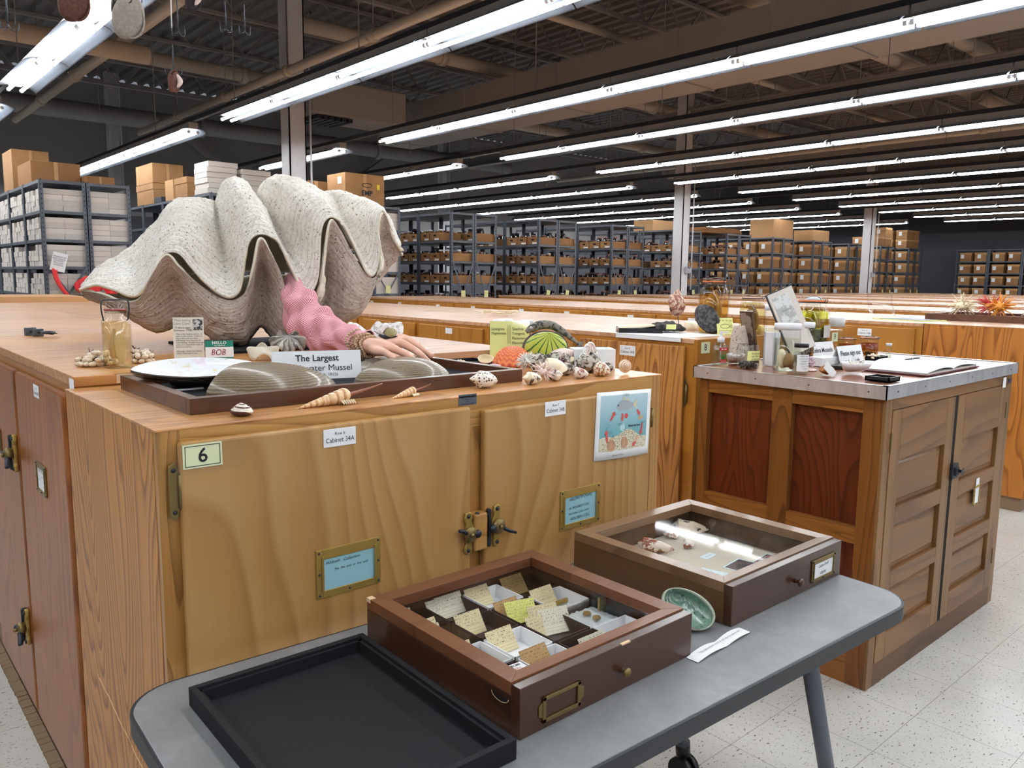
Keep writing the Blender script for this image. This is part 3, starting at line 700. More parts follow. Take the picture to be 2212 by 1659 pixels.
# crossed end braces with yellow tags: a child of the bay it stiffens would be hidden in the copies, so each rack end has its own
for k in range(13):
    for u in range(2):
        x0 = kx(k) + u * .455
        br = thing('rack_brace', 'crossed steel end brace %s the %s double rack' % (('on the near half of', 'on the rear half of')[u], ORD(k)), 'brace', (x0, 9.735, 0), group='end braces of the racks')
        zt = 1.50 if KIND[k] == 'W' else 1.66; zb = .9 if KIND[k] == 'W' else .6
        MB().beam((.03, 0, zt), (RD - .03, 0, zb), .003, .024).beam((RD - .03, .004, zt), (.03, .004, zb), .003, .024).build('cross_bar', M_['steel_grey'], br)
        if k >= 2:
            a = random.uniform(-.3, .3)
            tg = MB().box(-.04, -.004, -.055, .04, -.002, .055).build('tag', M_['yellow_tag'], br, (RD / 2, 0, (zt + zb) / 2 + .05), (0, a, 0))
# ---------------- things stored on the racks, one mesh per kind, each an object of its own
def many(name, cat, group, meshes, places, cap, label, stuff_label):
    """places: (x, y, z, rz, variant, words); the nearest cap become objects, the rest one object"""
    places.sort(key=lambda p: (p[0] ** 2 + p[1] ** 2))
    for i, p in enumerate(places[:cap]):
        o = bpy.data.objects.new(name, meshes[p[4]]); COL.objects.link(o); o.location = p[:3]; o.rotation_euler = (0, 0, p[3])
        tag(o, label % p[5], cat, group)
    rest = places[cap:]
    if rest:
        bm = bmesh.new()
        mats = list(meshes[0].materials)
        for p in rest:
            n0 = len(bm.verts); bm.from_mesh(meshes[p[4]]); bm.verts.ensure_lookup_table()
            M = Matrix.Translation(p[:3]) @ Matrix.Rotation(p[3], 4, 'Z')
            bmesh.ops.transform(bm, matrix=M, verts=bm.verts[n0:])
        me = bpy.data.meshes.new(name); bm.to_mesh(me); bm.free()
        for m in mats: me.materials.append(m)
        o = bpy.data.objects.new(name + '_store', me); COL.objects.link(o); tag(o, stuff_label, cat, group, 'stuff')
rng = random.Random(11)
wb = [MB().box(0, 0, 0, .215, .118, h).build('x', M_[m]).data for h, m in ((.056, 'white_box'), (.058, 'white_box_b'))]
for m in list(bpy.data.objects):
    if m.name.startswith('x') and m.type == 'MESH' and m.data in wb: bpy.data.objects.remove(m)
pl = []
for k, nb in ((0, 3), (1, 2), (2, 1)):
    for b_ in range(nb):
        for zi, z in enumerate(ZW[2:-1]):
            rows = 4 if zi != 0 else 3
            for c in range(6):
                hh = rows - (1 if rng.random() < .3 and b_ + c > 0 else 0)
                for r in range(hh):
                    for hx in range(2):
                        if hx == 1 and not (b_ == 0 and c == 0): continue
                        x = kx(k) + .012 + hx * .217 + (rng.uniform(-.004, .012) if hx == 0 else 0)
                        pl.append((x, 9.75 + b_ * RB + .04 + c * .132, z + r * .0585, 0, rng.randrange(2), (ORD(r), ORD(c + 6 * b_), ORD(zi), ORD(k) + ('' if hx == 0 else ' inner'))))
    for zi, z in enumerate(ZW[2:-1]):
        for r in range(4 if zi else 3):
            for hx in range(2):
                pl.append((kx(k) + .455 + .012 + hx * .217, 9.785, z + r * .0585, 0, rng.randrange(2), (ORD(r), 'end' if hx == 0 else 'far end', ORD(zi), ORD(k) + ' rear')))
for p in pl: pass
many('specimen_box', 'box', 'white specimen boxes on the racks', wb, pl, 300, 'white box %s in its stack, %s column, %s shelf, %s rack', 'more white specimen boxes stacked deeper in the racks')
def meshonly(b, mats):
    o = b.build('tmp', mats); me = o.data; bpy.data.objects.remove(o); return me
# kraft trays holding jars (long side along X, handle slot on the -Y... and -X ends)
def tray_mesh(mat):
    b = MB(); l, w, h, t = .41, .265, .125, .005
    b.box(0, 0, 0, l, w, t).box(0, 0, 0, t, w, h).box(l - t, 0, 0, l, w, h).box(0, 0, 0, l, t, h).box(0, w - t, 0, l, w, h)
    b.box(-.001, w / 2 - .035, h - .055, t, w / 2 + .035, h - .03, 1)
    b.box(-.0015, .03, .012, 0, .14, .04, 2).box(-.001, 0, h - .004, .012, w, h + .001, 3)
    return meshonly(b, [M_[mat], M_['dark_gap'], M_['paper'], M_['cardboard_light']])
trays = [tray_mesh('corrugated'), tray_mesh('corrugated_dark')]
flat('jar_dark', (42, 34, 30), .08, spec=.8, coat=.6); flat('jar_amber', (120, 84, 44), .08, coat=.6); flat('jar_lid_pink', (170, 120, 110), .5)
def jar_mesh(m, lid, r, h): return meshonly(MB().lathe([(r * .95, 0), (r, .01), (r, h * .78), (r * .75, h * .9), (r * .75, h)], 10, 0).lathe([(r * .8, h * .9), (r * .8, h * 1.02), (0, h * 1.03)], 10, 1), [M_[m], M_[lid]])
jars = [jar_mesh('jar_dark', 'jar_lid_pink', .043, .15), jar_mesh('jar_amber', 'white_plastic', .043, .17), jar_mesh('clear_glass', 'iron', .045, .16), jar_mesh('jar_dark', 'iron', .05, .2)]
ptray, pjar = [], []
for k in range(3, 8):
    for u in range(2):
        for b_ in range(2 if u == 0 else 1):
            for zi, z in enumerate(ZJ[1:-1]):
                for c in range(3):
                    if rng.random() < .1: continue
                    x, y = kx(k) + u * .455 + .02 + rng.uniform(-.01, .012), 9.79 + b_ * RB + c * .272
                    words = (ORD(zi), ORD(c + 3 * b_), ORD(k) + ('', ' rear')[u])
                    if zi not in (0, 1): ptray.append((x, y, z, 0, rng.randrange(2), words))
                    elif rng.random() < .65: ptray.append((x, y, z, 0, 1, words))
                    for j in range(3):
                        for i in range(2):
                            if rng.random() < .25: continue
                            pjar.append((x + .07 + j * .13, y + .07 + i * .12, z + .006, 0, rng.choice([0, 0, 1, 2, 3]), (ORD(j * 2 + i), ORD(zi), ORD(c + 3 * b_), ORD(k) + ('', ' rear')[u])))
many('cardboard_tray', 'tray', 'kraft trays of jars on the racks', trays, ptray, 240, 'open kraft tray, %s shelf, %s along, on the %s rack', 'more kraft trays on the racks')
many('specimen_jar', 'jar', 'jars standing on the racks', jars, pjar, 290, '%s jar of the %s shelf, %s tray along, on the %s rack', 'more preserved specimen jars on the far racks')
# lidded brown storage boxes with white labels
def banker(m, lab=True):
    b = MB().box(0, .008, 0, .40, .312, .235).box(-.006, 0, .19, .406, .32, .25, 1).box(-.0075, .15 if m == 'corrugated' else .2, .09, -.006, .24 if m == 'corrugated' else .29, .2, 2)
    b.box(.15, -.0015, .05, .26, .0, .14, 3)
    return meshonly(b, [M_[m], M_['cardboard_light' if m == 'corrugated' else 'cardboard'], M_['paper'], M_[m]])
bk = [banker('corrugated'), banker('corrugated_dark')]
pb = []
for k in range(8, 13):
    for u in range(2):
        for b_ in range(2 if u == 0 else 1):
            for zi, z in enumerate(ZB[2:-1]):
                for c in range(2):
                    pb.append((kx(k) + u * .455 + .02, 9.80 + b_ * RB + c * .39 + rng.uniform(0, .03), z, 0, rng.randrange(2), (ORD(zi), ORD(c + 2 * b_), ORD(k) + ('', ' rear')[u] + ' rack')))
# rack along the far right wall
for b_ in range(6):
    loc = (25.6, 9.22 - (b_ + 1) * RB, 0)
    dup(ruB, loc, 0, 'grey steel bay of brown boxes, %s bay from the corner along the side wall' % ORD(b_), 'steel shelving bays')
    for zi, z in enumerate(ZB[1:-1]):
        for c in range(2):
            pb.append((25.61, loc[1] + .05 + c * .40, z, 0, rng.randrange(2), (ORD(zi), ORD(2 * b_ + 1 - c), 'side wall rack')))
many('storage_box', 'box', 'lidded brown boxes on the racks', bk, pb, 240, 'lidded brown box with white label, %s shelf up, %s along the %s', 'more lidded brown boxes on the racks')
# ---------------- cartons on top of the racks
def carton(label, x, y, z, sx, sy, sz, mat='corrugated', rz=0, lid=False):
    t = thing('carton', label, 'box', (x, y, z), rz)
    MB().box(0, 0, 0, sx, sy, sz).build('carton_body', M_[mat], t, bevel=.003)
    MB().box(sx * .46, -.001, sz * .0, sx * .54, sy + .001, sz + .001).build('tape', M_['cardboard_light'], t)
    if lid: MB().box(-.006, -.006, sz * .72, sx + .006, sy + .006, sz + .004).build('lid', M_[mat], t)
    return t
ZT = 2.4155
carton('lower of two stacked brown cartons on the second rack', 3.72, 11.9, ZT, .42, .75, .28, lid=True)
carton('upper brown carton of the stacked pair on the second rack', 3.72, 11.9, ZT + .29, .42, .75, .27)
carton('small open flapped carton on the second rack', 3.74, 11.15, ZT, .40, .32, .27, 'cardboard_light')
carton('brown carton beside the white box stacks', 3.74, 10.62, ZT, .40, .45, .26, lid=True)
carton('flat blue box lying on the rack edge before the cartons', 3.71, 11.55, ZT, .3, .3, .07, 'blue_ink' if 'blue_ink' in M_ else 'steel_dark')
wbx = 0
for s, (x, y, n) in enumerate([(3.72, 9.85, 6), (4.14, 9.82, 5), (4.58 - .02, 9.82, 4), (4.14, 10.3, 5)]):
    for i in range(n):
        o = MB().box(0, 0, 0, .37, .44, .062).build('slide_box', M_['white_box'], None, (x + rng.uniform(-.012, .012), y + rng.uniform(-.015, .015), ZT + i * .064), (0, 0, rng.uniform(-.03, .03)), bevel=.003)
        tag(o, 'shallow white box, %s from the bottom of the %s stack on the second rack' % (ORD(i), ORD(s)), 'box', 'shallow white boxes on the rack top')
e = carton('big brown carton printed EMP with a yellow sticker on a rack top', 5.58, 9.83, ZT, .62, .5, .42)
text('EMP', .095, M_['ink'], e, (.34, -.003, .16), FRONT, bold=.03)
MB().tube([(.34 + .075 * math.cos(a), -.003, .27 + .028 * math.sin(a)) for a in [i * .33 for i in range(19)]], .0045, 6).build('logo', M_['ink'], e)
MB().box(.50, -.003, .22, .545, -.001, .29).build('sticker', flat('yellow_sticker', (236, 214, 60), .5), e)
MB().box(-.003, .1, .28, -.001, .2, .37).build('paper_label', M_['paper'], e)
carton('plain brown carton behind the EMP one', 5.2, 10.6, ZT, .7, .45, .36, 'corrugated_dark')
carton('tall brown carton at the frame edge on the first rack', 1.95, 11.45, ZT, .4, .6, .5, 'corrugated')
carton('dark brown carton lying on the first rack', 1.95, 10.4, ZT, .5, .75, .26, 'cardboard_dark')
carton('low brown carton at the rear of the first rack', 2.46, 10.2, ZT, .3, .4, .12, 'cardboard_dark')
carton('very large pale carton on the ninth rack', 16.5, 9.85, ZT, .88, .6, .42, 'cardboard_light')
carton('medium pale carton beside the very large one', 18.3, 9.85, ZT, .8, .5, .26, 'cardboard_light')
for i in range(7): tag(MB().box(0, 0, 0, 1.3, .6, .012).build('flattened_carton', M_['cardboard_dark'], None, (13.9 + rng.uniform(-.05, .05), 9.85, ZT + i * .016), (0, 0, rng.uniform(-.04, .04))), 'flattened brown carton, %s from the bottom of the pile on the seventh rack' % ORD(i), 'cardboard', 'flattened cartons piled on a rack')
carton('long pale carton under the strip lamps on the seventh rack', 12.9, 10.4, ZT, .8, .5, .22, 'cardboard_light')
n = 0
for r in range(2):
    for c in range(7 - r):
        if r == 1 and c == 0: continue
        o = bpy.data.objects.new('file_box', bk[0]); COL.objects.link(o); o.location = ((21.82, 22.24, 23.63, 24.05, 23.63, 24.05, 21.82)[c], (9.85, 9.85, 9.85, 9.85, 10.25, 10.25, 10.25)[c], ZT + r * .26); o.rotation_euler = (0, 0, PI / 2 * 0 - .0)
        tag(o, 'brown file box, %s along the %s layer above the eleventh rack' % (ORD(c), ('lower', 'upper')[r]), 'box', 'file boxes on a rack top')
# paper sign and red safety vest on the first rack
t = thing('hanging_notice', 'white printed notice wired to the first rack post', 'notice', (1.98, 9.70, 1.66), rot=(0, .25, 0))
MB().box(0, 0, -.2, .145, .002, 0).build('sheet', M_['paper'], t)
text('MUSEUM OF\nBIOLOGICAL\nDIVERSITY\nMOLLUSC\nDIVISION', .022, M_['ink'], t, (.07, -.002, -.09), FRONT)
def vest(u, v):
    a = u * 2 * PI; r = .10 + .03 * math.sin(3 * a) + .015 * math.sin(7 * a + v * 4); z = 1.20 + .2 * v
    k = math.sin(PI * (.08 + .9 * v)) ** .6
    return (2.30 + r * k * math.cos(a) * 1.15, 9.66 + r * k * .35 * math.sin(a), z)
t = thing('safety_vest', 'bright red cloth vest draped over the brace of the first rack', 'vest', (0, 0, 0))
MB().grid(vest, 40, 14, cu=True).build('bundle', M_['red_vest'], t)
MB().grid(lambda u, v: (2.44 + .16 * u + .02 * math.sin(9 * v), 9.67 - .03 * math.sin(u * 8 + v * 3), 1.33 - .14 * u - .12 * v * (1 - u * .3)), 20, 10).build('flap', M_['red_vest'], t, solid=(.004,))
MB().grid(lambda u, v: (1.95 + .05 * v + .13 * u ** 2, 9.68, 1.47 - .30 * u + .012 * math.sin(v * 6)), 16, 4).build('strap', M_['red_vest'], t, solid=(.004,))
# things lying on the far cabinet tops
t = thing('cardboard_sheet', 'long brown cardboard sheet lying on the first island before the rack', 'cardboard', (.5, 7.4, 1.19))
MB().box(0, 0, 0, 1.25, .9, .045).build('sheet', M_['cardboard_light'], t)
t = tag(MB().box(0, 0, 0, .5, .35, .07).build('flat_box', M_['paper'], None, (.62, 7.6, 1.237)), 'low white box on the cardboard sheet near the red vest', 'box')
UP=[((0.630,2.779,1.371),(0.670,2.918,1.382),0.00),((0.650,2.751,1.381),(0.705,2.885,1.431),0.17),((0.671,2.723,1.386),(0.729,2.868,1.458),0.35),((0.710,2.676,1.370),(0.772,2.831,1.489),0.53),((0.740,2.642,1.353),(0.797,2.816,1.513),0.71),((0.761,2.620,1.360),(0.817,2.796,1.539),0.71),((0.784,2.598,1.401),(0.841,2.762,1.567),0.53),((0.802,2.580,1.444),(0.868,2.727,1.612),0.35),((0.816,2.568,1.475),(0.898,2.692,1.653),0.17),((0.836,2.551,1.488),(0.931,2.658,1.669),0.00),((0.859,2.533,1.482),(0.962,2.638,1.670),0.00),((0.883,2.515,1.448),(0.984,2.631,1.667),0.10),((0.907,2.499,1.412),(0.999,2.635,1.665),0.33),((0.933,2.483,1.382),(1.009,2.642,1.662),0.55),((0.960,2.469,1.359),(1.017,2.651,1.658),0.78),((0.983,2.458,1.352),(1.024,2.660,1.656),1.00),((1.002,2.449,1.364),(1.023,2.648,1.668),0.78),((1.013,2.445,1.396),(1.024,2.634,1.691),0.55),((1.025,2.440,1.465),(1.030,2.619,1.717),0.33),((1.037,2.436,1.515),(1.039,2.602,1.731),0.10),((1.055,2.430,1.540),(1.052,2.591,1.738),0.00),((1.078,2.423,1.548),(1.065,2.585,1.740),0.00),((1.105,2.416,1.541),(1.081,2.579,1.737),0.00),((1.132,2.411,1.523),(1.097,2.579,1.729),0.10),((1.155,2.407,1.479),(1.114,2.585,1.719),0.33),((1.181,2.403,1.423),(1.130,2.591,1.700),0.55),((1.203,2.401,1.379),(1.141,2.599,1.687),0.78),((1.221,2.399,1.364),(1.150,2.608,1.682),1.00),((1.239,2.398,1.379),(1.150,2.597,1.695),0.78),((1.255,2.398,1.421),(1.153,2.584,1.712),0.55),((1.263,2.397,1.499),(1.159,2.571,1.730),0.33),((1.271,2.397,1.564),(1.171,2.557,1.743),0.10),((1.284,2.397,1.597),(1.194,2.547,1.752),0.00),((1.308,2.397,1.614),(1.224,2.541,1.755),0.00),((1.339,2.398,1.606),(1.263,2.536,1.749),0.00),((1.367,2.400,1.579),(1.296,2.538,1.738),0.10),((1.396,2.403,1.534),(1.327,2.546,1.729),0.33),((1.428,2.406,1.476),(1.356,2.555,1.721),0.55),((1.449,2.408,1.438),(1.376,2.564,1.717),0.78),((1.469,2.411,1.424),(1.392,2.574,1.718),1.00),((1.487,2.414,1.439),(1.404,2.564,1.719),0.78),((1.500,2.416,1.490),(1.424,2.554,1.719),0.55),((1.495,2.415,1.570),(1.456,2.546,1.714),0.33),((1.500,2.416,1.625),(1.489,2.539,1.705),0.10),((1.515,2.418,1.650),(1.523,2.538,1.696),0.00),((1.534,2.421,1.643),(1.560,2.542,1.682),0.00),((1.551,2.424,1.608),(1.593,2.546,1.662),0.00),((1.572,2.428,1.557),(1.633,2.552,1.622),0.00),((1.610,2.435,1.514),(1.682,2.561,1.548),0.00)]
LO=[((0.634,2.788,1.366),(0.655,2.835,1.349),0.00),((0.677,2.731,1.359),(0.690,2.790,1.325),0.00),((0.722,2.677,1.338),(0.741,2.730,1.292),0.00),((0.761,2.628,1.342),(0.780,2.700,1.263),0.18),((0.788,2.588,1.411),(0.834,2.671,1.237),0.54),((0.822,2.544,1.478),(0.897,2.641,1.262),0.90),((0.852,2.533,1.448),(0.920,2.603,1.249),0.54),((0.885,2.521,1.414),(0.938,2.571,1.235),0.18),((0.929,2.500,1.373),(0.958,2.549,1.210),0.00),((0.966,2.479,1.347),(0.983,2.535,1.199),0.00),((1.001,2.463,1.345),(1.012,2.521,1.199),0.00),((1.032,2.444,1.374),(1.049,2.517,1.199),0.20),((1.050,2.425,1.445),(1.080,2.526,1.222),0.60),((1.066,2.408,1.533),(1.117,2.535,1.247),1.00),((1.096,2.412,1.499),(1.134,2.510,1.221),0.60),((1.133,2.416,1.434),(1.150,2.486,1.199),0.20),((1.157,2.418,1.364),(1.166,2.473,1.199),0.00),((1.199,2.412,1.315),(1.190,2.469,1.199),0.00),((1.259,2.408,1.343),(1.236,2.463,1.257),0.00),((1.279,2.402,1.418),(1.269,2.470,1.277),0.20),((1.290,2.392,1.541),(1.293,2.487,1.282),0.60),((1.302,2.382,1.602),(1.320,2.504,1.281),1.00),((1.339,2.393,1.573),(1.331,2.486,1.265),0.60),((1.389,2.407,1.500),(1.357,2.468,1.256),0.20),((1.437,2.417,1.444),(1.392,2.461,1.260),0.00),((1.483,2.422,1.416),(1.445,2.465,1.286),0.00),((1.519,2.424,1.465),(1.494,2.476,1.344),0.16),((1.502,2.414,1.581),(1.534,2.494,1.389),0.48),((1.515,2.409,1.640),(1.571,2.512,1.416),0.80),((1.545,2.421,1.610),(1.596,2.503,1.446),0.48),((1.578,2.435,1.553),(1.616,2.495,1.469),0.16),((1.616,2.446,1.512),(1.644,2.494,1.501),0.00)]
# ================================================================== GIANT CLAM
def m_clam(name, a, b, pit, line=.6):
    N = NT(name); v = N.coord((1, 1, 1), rnd=False)
    uv = N.n('ShaderNodeTexCoord').outputs['UV']; sp = N.n('ShaderNodeSeparateXYZ'); N.l(uv, sp.inputs[0])
    big = N.noise(v, 7, 4, .62); fine = N.noise(v, 110, 3, .65); mid = N.noise(v, 38, 3, .6)
    w = N.math('ADD', N.math('MULTIPLY', sp.outputs[1], 60.0), N.math('MULTIPLY', N.noise(v, 9, 3, .6), 3.6))
    ring = N.math('ABSOLUTE', N.math('SINE', N.math('MULTIPLY', w, 2.1)))
    edge = N.math('POWER', N.math('SUBTRACT', 1.0, N.math('MINIMUM', N.math('MULTIPLY', sp.outputs[1], 2.2), .9)), 1.5)
    c = N.mix(N.ramp(big, [(.3, (0, 0, 0, 1)), (.7, (1, 1, 1, 1))]), lin(b), lin(a))
    c = N.mix(N.math('MULTIPLY', N.ramp(ring, [(.0, (1, 1, 1, 1)), (.3, (0, 0, 0, 1))]), N.math('ADD', N.math('MULTIPLY', edge, line * .8), .10)), c, lin(pit))
    vz = N.vor(v, 70); vz2 = N.vor(v, 170)
    pits = N.math('MULTIPLY', N.math('LESS_THAN', vz.outputs['Distance'], .20), N.math('GREATER_THAN', mid, .5))
    p2 = N.math('MULTIPLY', N.math('LESS_THAN', vz2.outputs['Distance'], .25), N.math('GREATER_THAN', big, .5))
    c = N.mix(N.math('MULTIPLY', pits, .75), c, lin(pit)); c = N.mix(N.math('MULTIPLY', p2, .5), c, lin(pit))
    c = N.mix(N.ramp(fine, [(.52, (0, 0, 0, 1)), (.72, (.45, .45, .45, 1))]), c, lin(pit))
    h = N.math('ADD', N.math('MULTIPLY', fine, .5), N.math('ADD', N.math('MULTIPLY', ring, .35), N.math('SUBTRACT', mid, N.math('MULTIPLY', N.math('ADD', pits, p2), .8))))
    M_[name] = N.bsdf(c, .85, spec=.2, bump=h, bs=.8, bd=.003)
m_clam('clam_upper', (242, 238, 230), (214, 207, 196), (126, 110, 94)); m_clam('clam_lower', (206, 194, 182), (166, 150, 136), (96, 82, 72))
_N = NT('clam_inner'); M_['clam_inner'] = _N.bsdf(_N.ramp(_N.noise(_N.coord((6, 6, 6)), 1, 3), [(.3, lin((218, 208, 184))), (.7, lin((232, 226, 210)))]), .32, coat=.2)
SQ = {len(UP): 7, len(LO): 11}
def seq(tab, j): return smooth_path([r[j] for r in tab], SQ[len(tab)])
def valve(tab, up):
    L, Cc = seq(tab, 0), seq(tab, 1); n = len(L); ks = []
    for i in range(len(tab) - 1):
        for q in range(SQ[len(tab)]): ks.append(tab[i][2] + (tab[i + 1][2] - tab[i][2]) * q / SQ[len(tab)])
    ks.append(tab[-1][2])
    wv = Vector((.3903, .9207, 0)); hinge = Vector((1.30, 2.95, 0)); cols = []
    NV = 64
    for i in range(n):
        l, c, k = L[i], Cc[i], ks[i]; rel = i / (n - 1)
        side = math.sin(PI * rel) ** .5
        if up:
            q = l * .52 + c * .48 - wv * (.035 * (1 - k) - .035 * k) * side + Vector((0, 0, .012 * side))
            b1 = c + wv * (.13 * side + .015) + (hinge - c) * .12 * 1; b1.z = c.z - (.045 + .03 * k) * side
            h = Vector((hinge.x + (rel - .5) * .50 * .92, hinge.y - (rel - .5) * .50 * .39, 0)) - wv * .02; h.z = 1.44
            b2 = b1 * .42 + h * .58; b2.z = 1.44 + (b1.z - 1.44) * .70
        else:
            q = l * .5 + c * .5 - wv * (.045 * (1 - k) - .05 * k) * side; q.z -= .004
            b1 = c + wv * (.12 * side + .01) + (hinge - c) * .1; b1.z = max(1.196, c.z + (.0 + .04 * k) * side)
            h = Vector((hinge.x + (rel - .5) * .50 * .92, hinge.y - (rel - .5) * .50 * .39, 0)) - wv * .02; h.z = 1.41
            b2 = b1 * .45 + h * .55; b2.z = b1.z + (1.41 - b1.z) * .35
        path = [l, q, c, b1, b2, h]; P = smooth_path(path, 12); cols.append((P, k))
    def f(u, v):
        x = u * (n - 1); i = min(int(round(x)), n - 1); P, k = cols[i]; y = v * (len(P) - 1); j = min(int(y), len(P) - 2); fr = y - j
        return P[j] * (1 - fr) + P[j + 1] * fr
    NV = 74; G = [[f(i / (n - 1), j / NV) for j in range(NV + 1)] for i in range(n)]
    out = MB()
    # scaly growth relief along the surface normal
    def nrm(i, j):
        a = G[min(i + 1, n - 1)][j] - G[max(i - 1, 0)][j]; b = G[i][min(j + 1, NV)] - G[i][max(j - 1, 0)]
        m = a.cross(b); return m.normalized() if m.length > 1e-9 else Vector((0, 0, 1))
    sgn = 1 if up else -1
    H = []
    for i in range(n):
        row = []
        for j in range(NV + 1):
            p = G[i][j]; v = j / NV; e = min(1, v * 14)
            nz = mnoise.noise(p * 9.0); f2 = mnoise.noise(p * 34); f3 = mnoise.fractal(p * 70, 1.0, 2.0, 3)
            r = ((v * 30 + nz * .7) % 1.0); sc = (r ** 2) * (1 if j > 1 else 0)
            nn = nrm(i, j)
            if (nn.z < 0) == up and v > .3: pass
            d = (.0042 * sc + .013 * nz * min(1, v * 4) + .004 * abs(mnoise.noise(p * 22)) * min(1, v * 6) + .0032 * f2 + .0022 * f3) * e
            row.append(p + nn * d * (1 if up else -1) * (-1))
        H.append(row)
    out.grid(lambda u, v: H[int(round(u * (n - 1)))][int(round(v * NV))], n - 1, NV, flip=not up)
    return out
CL = thing('giant_clam', 'giant fluted clam shell, chalky white above, gaping around a stuffed sleeve', 'clam shell', (0, 0, 0))
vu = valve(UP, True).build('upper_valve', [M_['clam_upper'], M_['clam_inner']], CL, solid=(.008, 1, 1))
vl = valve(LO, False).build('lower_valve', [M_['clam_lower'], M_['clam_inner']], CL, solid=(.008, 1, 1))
CL.location = (0, 0, .009)
tag(MB().box(.92, 2.38, 1.190, 1.36, 2.86, 1.1985).build('display_mat', M_['cloth_black']), 'black mat under the giant clam shell', 'mat')
# ================================================================== SLEEVE AND HAND
def m_gingham():
    N = NT('gingham'); uv = N.n('ShaderNodeTexCoord').outputs['UV']; sp = N.n('ShaderNodeSeparateXYZ'); N.l(uv, sp.inputs[0])
    a = N.math('GREATER_THAN', N.math('FRACT', N.math('MULTIPLY', sp.outputs[0], 150.0)), .5); b = N.math('GREATER_THAN', N.math('FRACT', N.math('MULTIPLY', sp.outputs[1], 90.0)), .5)
    f = N.math('MULTIPLY', N.math('ADD', a, b), .5)
    c = N.ramp(f, [(.1, lin((246, 226, 230))), (.5, lin((218, 142, 156))), (1, lin((176, 52, 76)))], 'CONSTANT')
    r = [x for x in N.t.nodes if x.type == 'VALTORGB'][0]; r.color_ramp.elements[1].position = .4; r.color_ramp.elements[2].position = .9
    M_['gingham'] = N.bsdf(c, .85, spec=.15)
m_gingham()
SP = [((1.199, 2.474, 1.411), .024), ((1.181, 2.406, 1.364), .040), ((1.168, 2.335, 1.312), .058), ((1.171, 2.27, 1.272), .062), ((1.179, 2.195, 1.248), .055), ((1.180, 2.11, 1.240), .046), ((1.172, 2.02, 1.240), .038), ((1.160, 1.94, 1.238), .034)]
AX = smooth_path([p for p, r in SP], 14); RR = [v.x for v in smooth_path([(r, 0, 0) for p, r in SP], 14)]
def sleeve(u, v):
    x = u * (len(AX) - 1); i = min(int(x), len(AX) - 2); fr = x - i; p = AX[i].lerp(AX[i + 1], fr); r = RR[i] + (RR[min(i + 1, len(RR) - 1)] - RR[i]) * fr
    d = (AX[min(i + 2, len(AX) - 1)] - AX[max(i - 1, 0)]).normalized(); a = Vector((0, 0, 1)) - d * d.z; a.normalize(); c = d.cross(a)
    t = v * 2 * PI; wr = .12 * math.sin(3 * t + u * 22) + .09 * math.sin(5 * t - u * 35) + .10 * math.sin(u * 46 + 2 * math.sin(t)) * (1 - u * .4)
    wr += .18 * max(0, .35 - u) * math.sin(7 * t + 3 * u)
    q = p + (a * math.cos(t) + c * math.sin(t)) * r * (1 + wr); q.z = max(q.z, 1.194 if q.y > 2.0 else 1.2); return q
AR = thing('mannequin_arm', 'stuffed gingham sleeve with a plastic hand reaching out of the giant clam', 'mannequin arm', (0, 0, 0))
MB().grid(sleeve, 190, 72, cv=True).build('sleeve', M_['gingham'], AR, solid=(.003,))
_N = NT('skin_plastic'); _v = _N.coord((1, 1, 1)); M_['skin_plastic'] = _N.bsdf(_N.ramp(_N.noise(_v, 24, 3), [(.3, lin((214, 162, 138))), (.7, lin((236, 190, 168)))]), .38, sss=.15, coat=.15)
def blob(b, pts, rs, n=12):
    P = smooth_path(pts, 5); R = [v.x for v in smooth_path([(r, 0, 0) for r in rs], 5)]
    b.tube(P, R, n); b.lathe([(0, -R[-1]), (R[-1] * .7, -R[-1] * .7), (R[-1], 0), (R[-1] * .7, R[-1] * .7), (0, R[-1])], n, 0, Matrix.Translation(P[-1]))
hb = MB()
wri, pal = (1.152, 1.905, 1.240), (1.168, 1.866, 1.238)
blob(hb, [(1.158, 1.955, 1.238), wri, (1.158, 1.875, 1.238), (1.165, 1.85, 1.236)], [.024, .023, .026, .022])
dig = {'t1': [wri, (1.140, 1.855, 1.232), (1.140, 1.818, 1.230), (1.140, 1.790, 1.224), (1.145, 1.766, 1.210)],
       't2': [pal, (1.166, 1.818, 1.240), (1.171, 1.787, 1.232), (1.184, 1.762, 1.220), (1.198, 1.747, 1.205)],
       't3': [pal, (1.196, 1.830, 1.250), (1.211, 1.797, 1.240), (1.226, 1.774, 1.224), (1.242, 1.761, 1.205)],
       't4': [pal, (1.222, 1.856, 1.256), (1.242, 1.832, 1.248), (1.261, 1.813, 1.232), (1.281, 1.799, 1.213)],
       't5': [wri, (1.200, 1.892, 1.256), (1.236, 1.884, 1.262), (1.266, 1.880, 1.254), (1.290, 1.876, 1.238)]}
for k, r in (('t1', .0098), ('t2', .0092), ('t3', .0096), ('t4', .0092), ('t5', .0088)):
    blob(hb, dig[k], [r * 1.9, r * 1.35, r * 1.08, r * 1.0, r * .82])
ho = hb.build('hand', M_['skin_plastic'], AR)
for md, kw in (('REMESH', dict(mode='VOXEL', voxel_size=.0022, use_smooth_shade=True)), ('SMOOTH', dict(factor=.6, iterations=5))):
    m = ho.modifiers.new(md.lower(), md)
    for a, v in kw.items(): setattr(m, a, v)
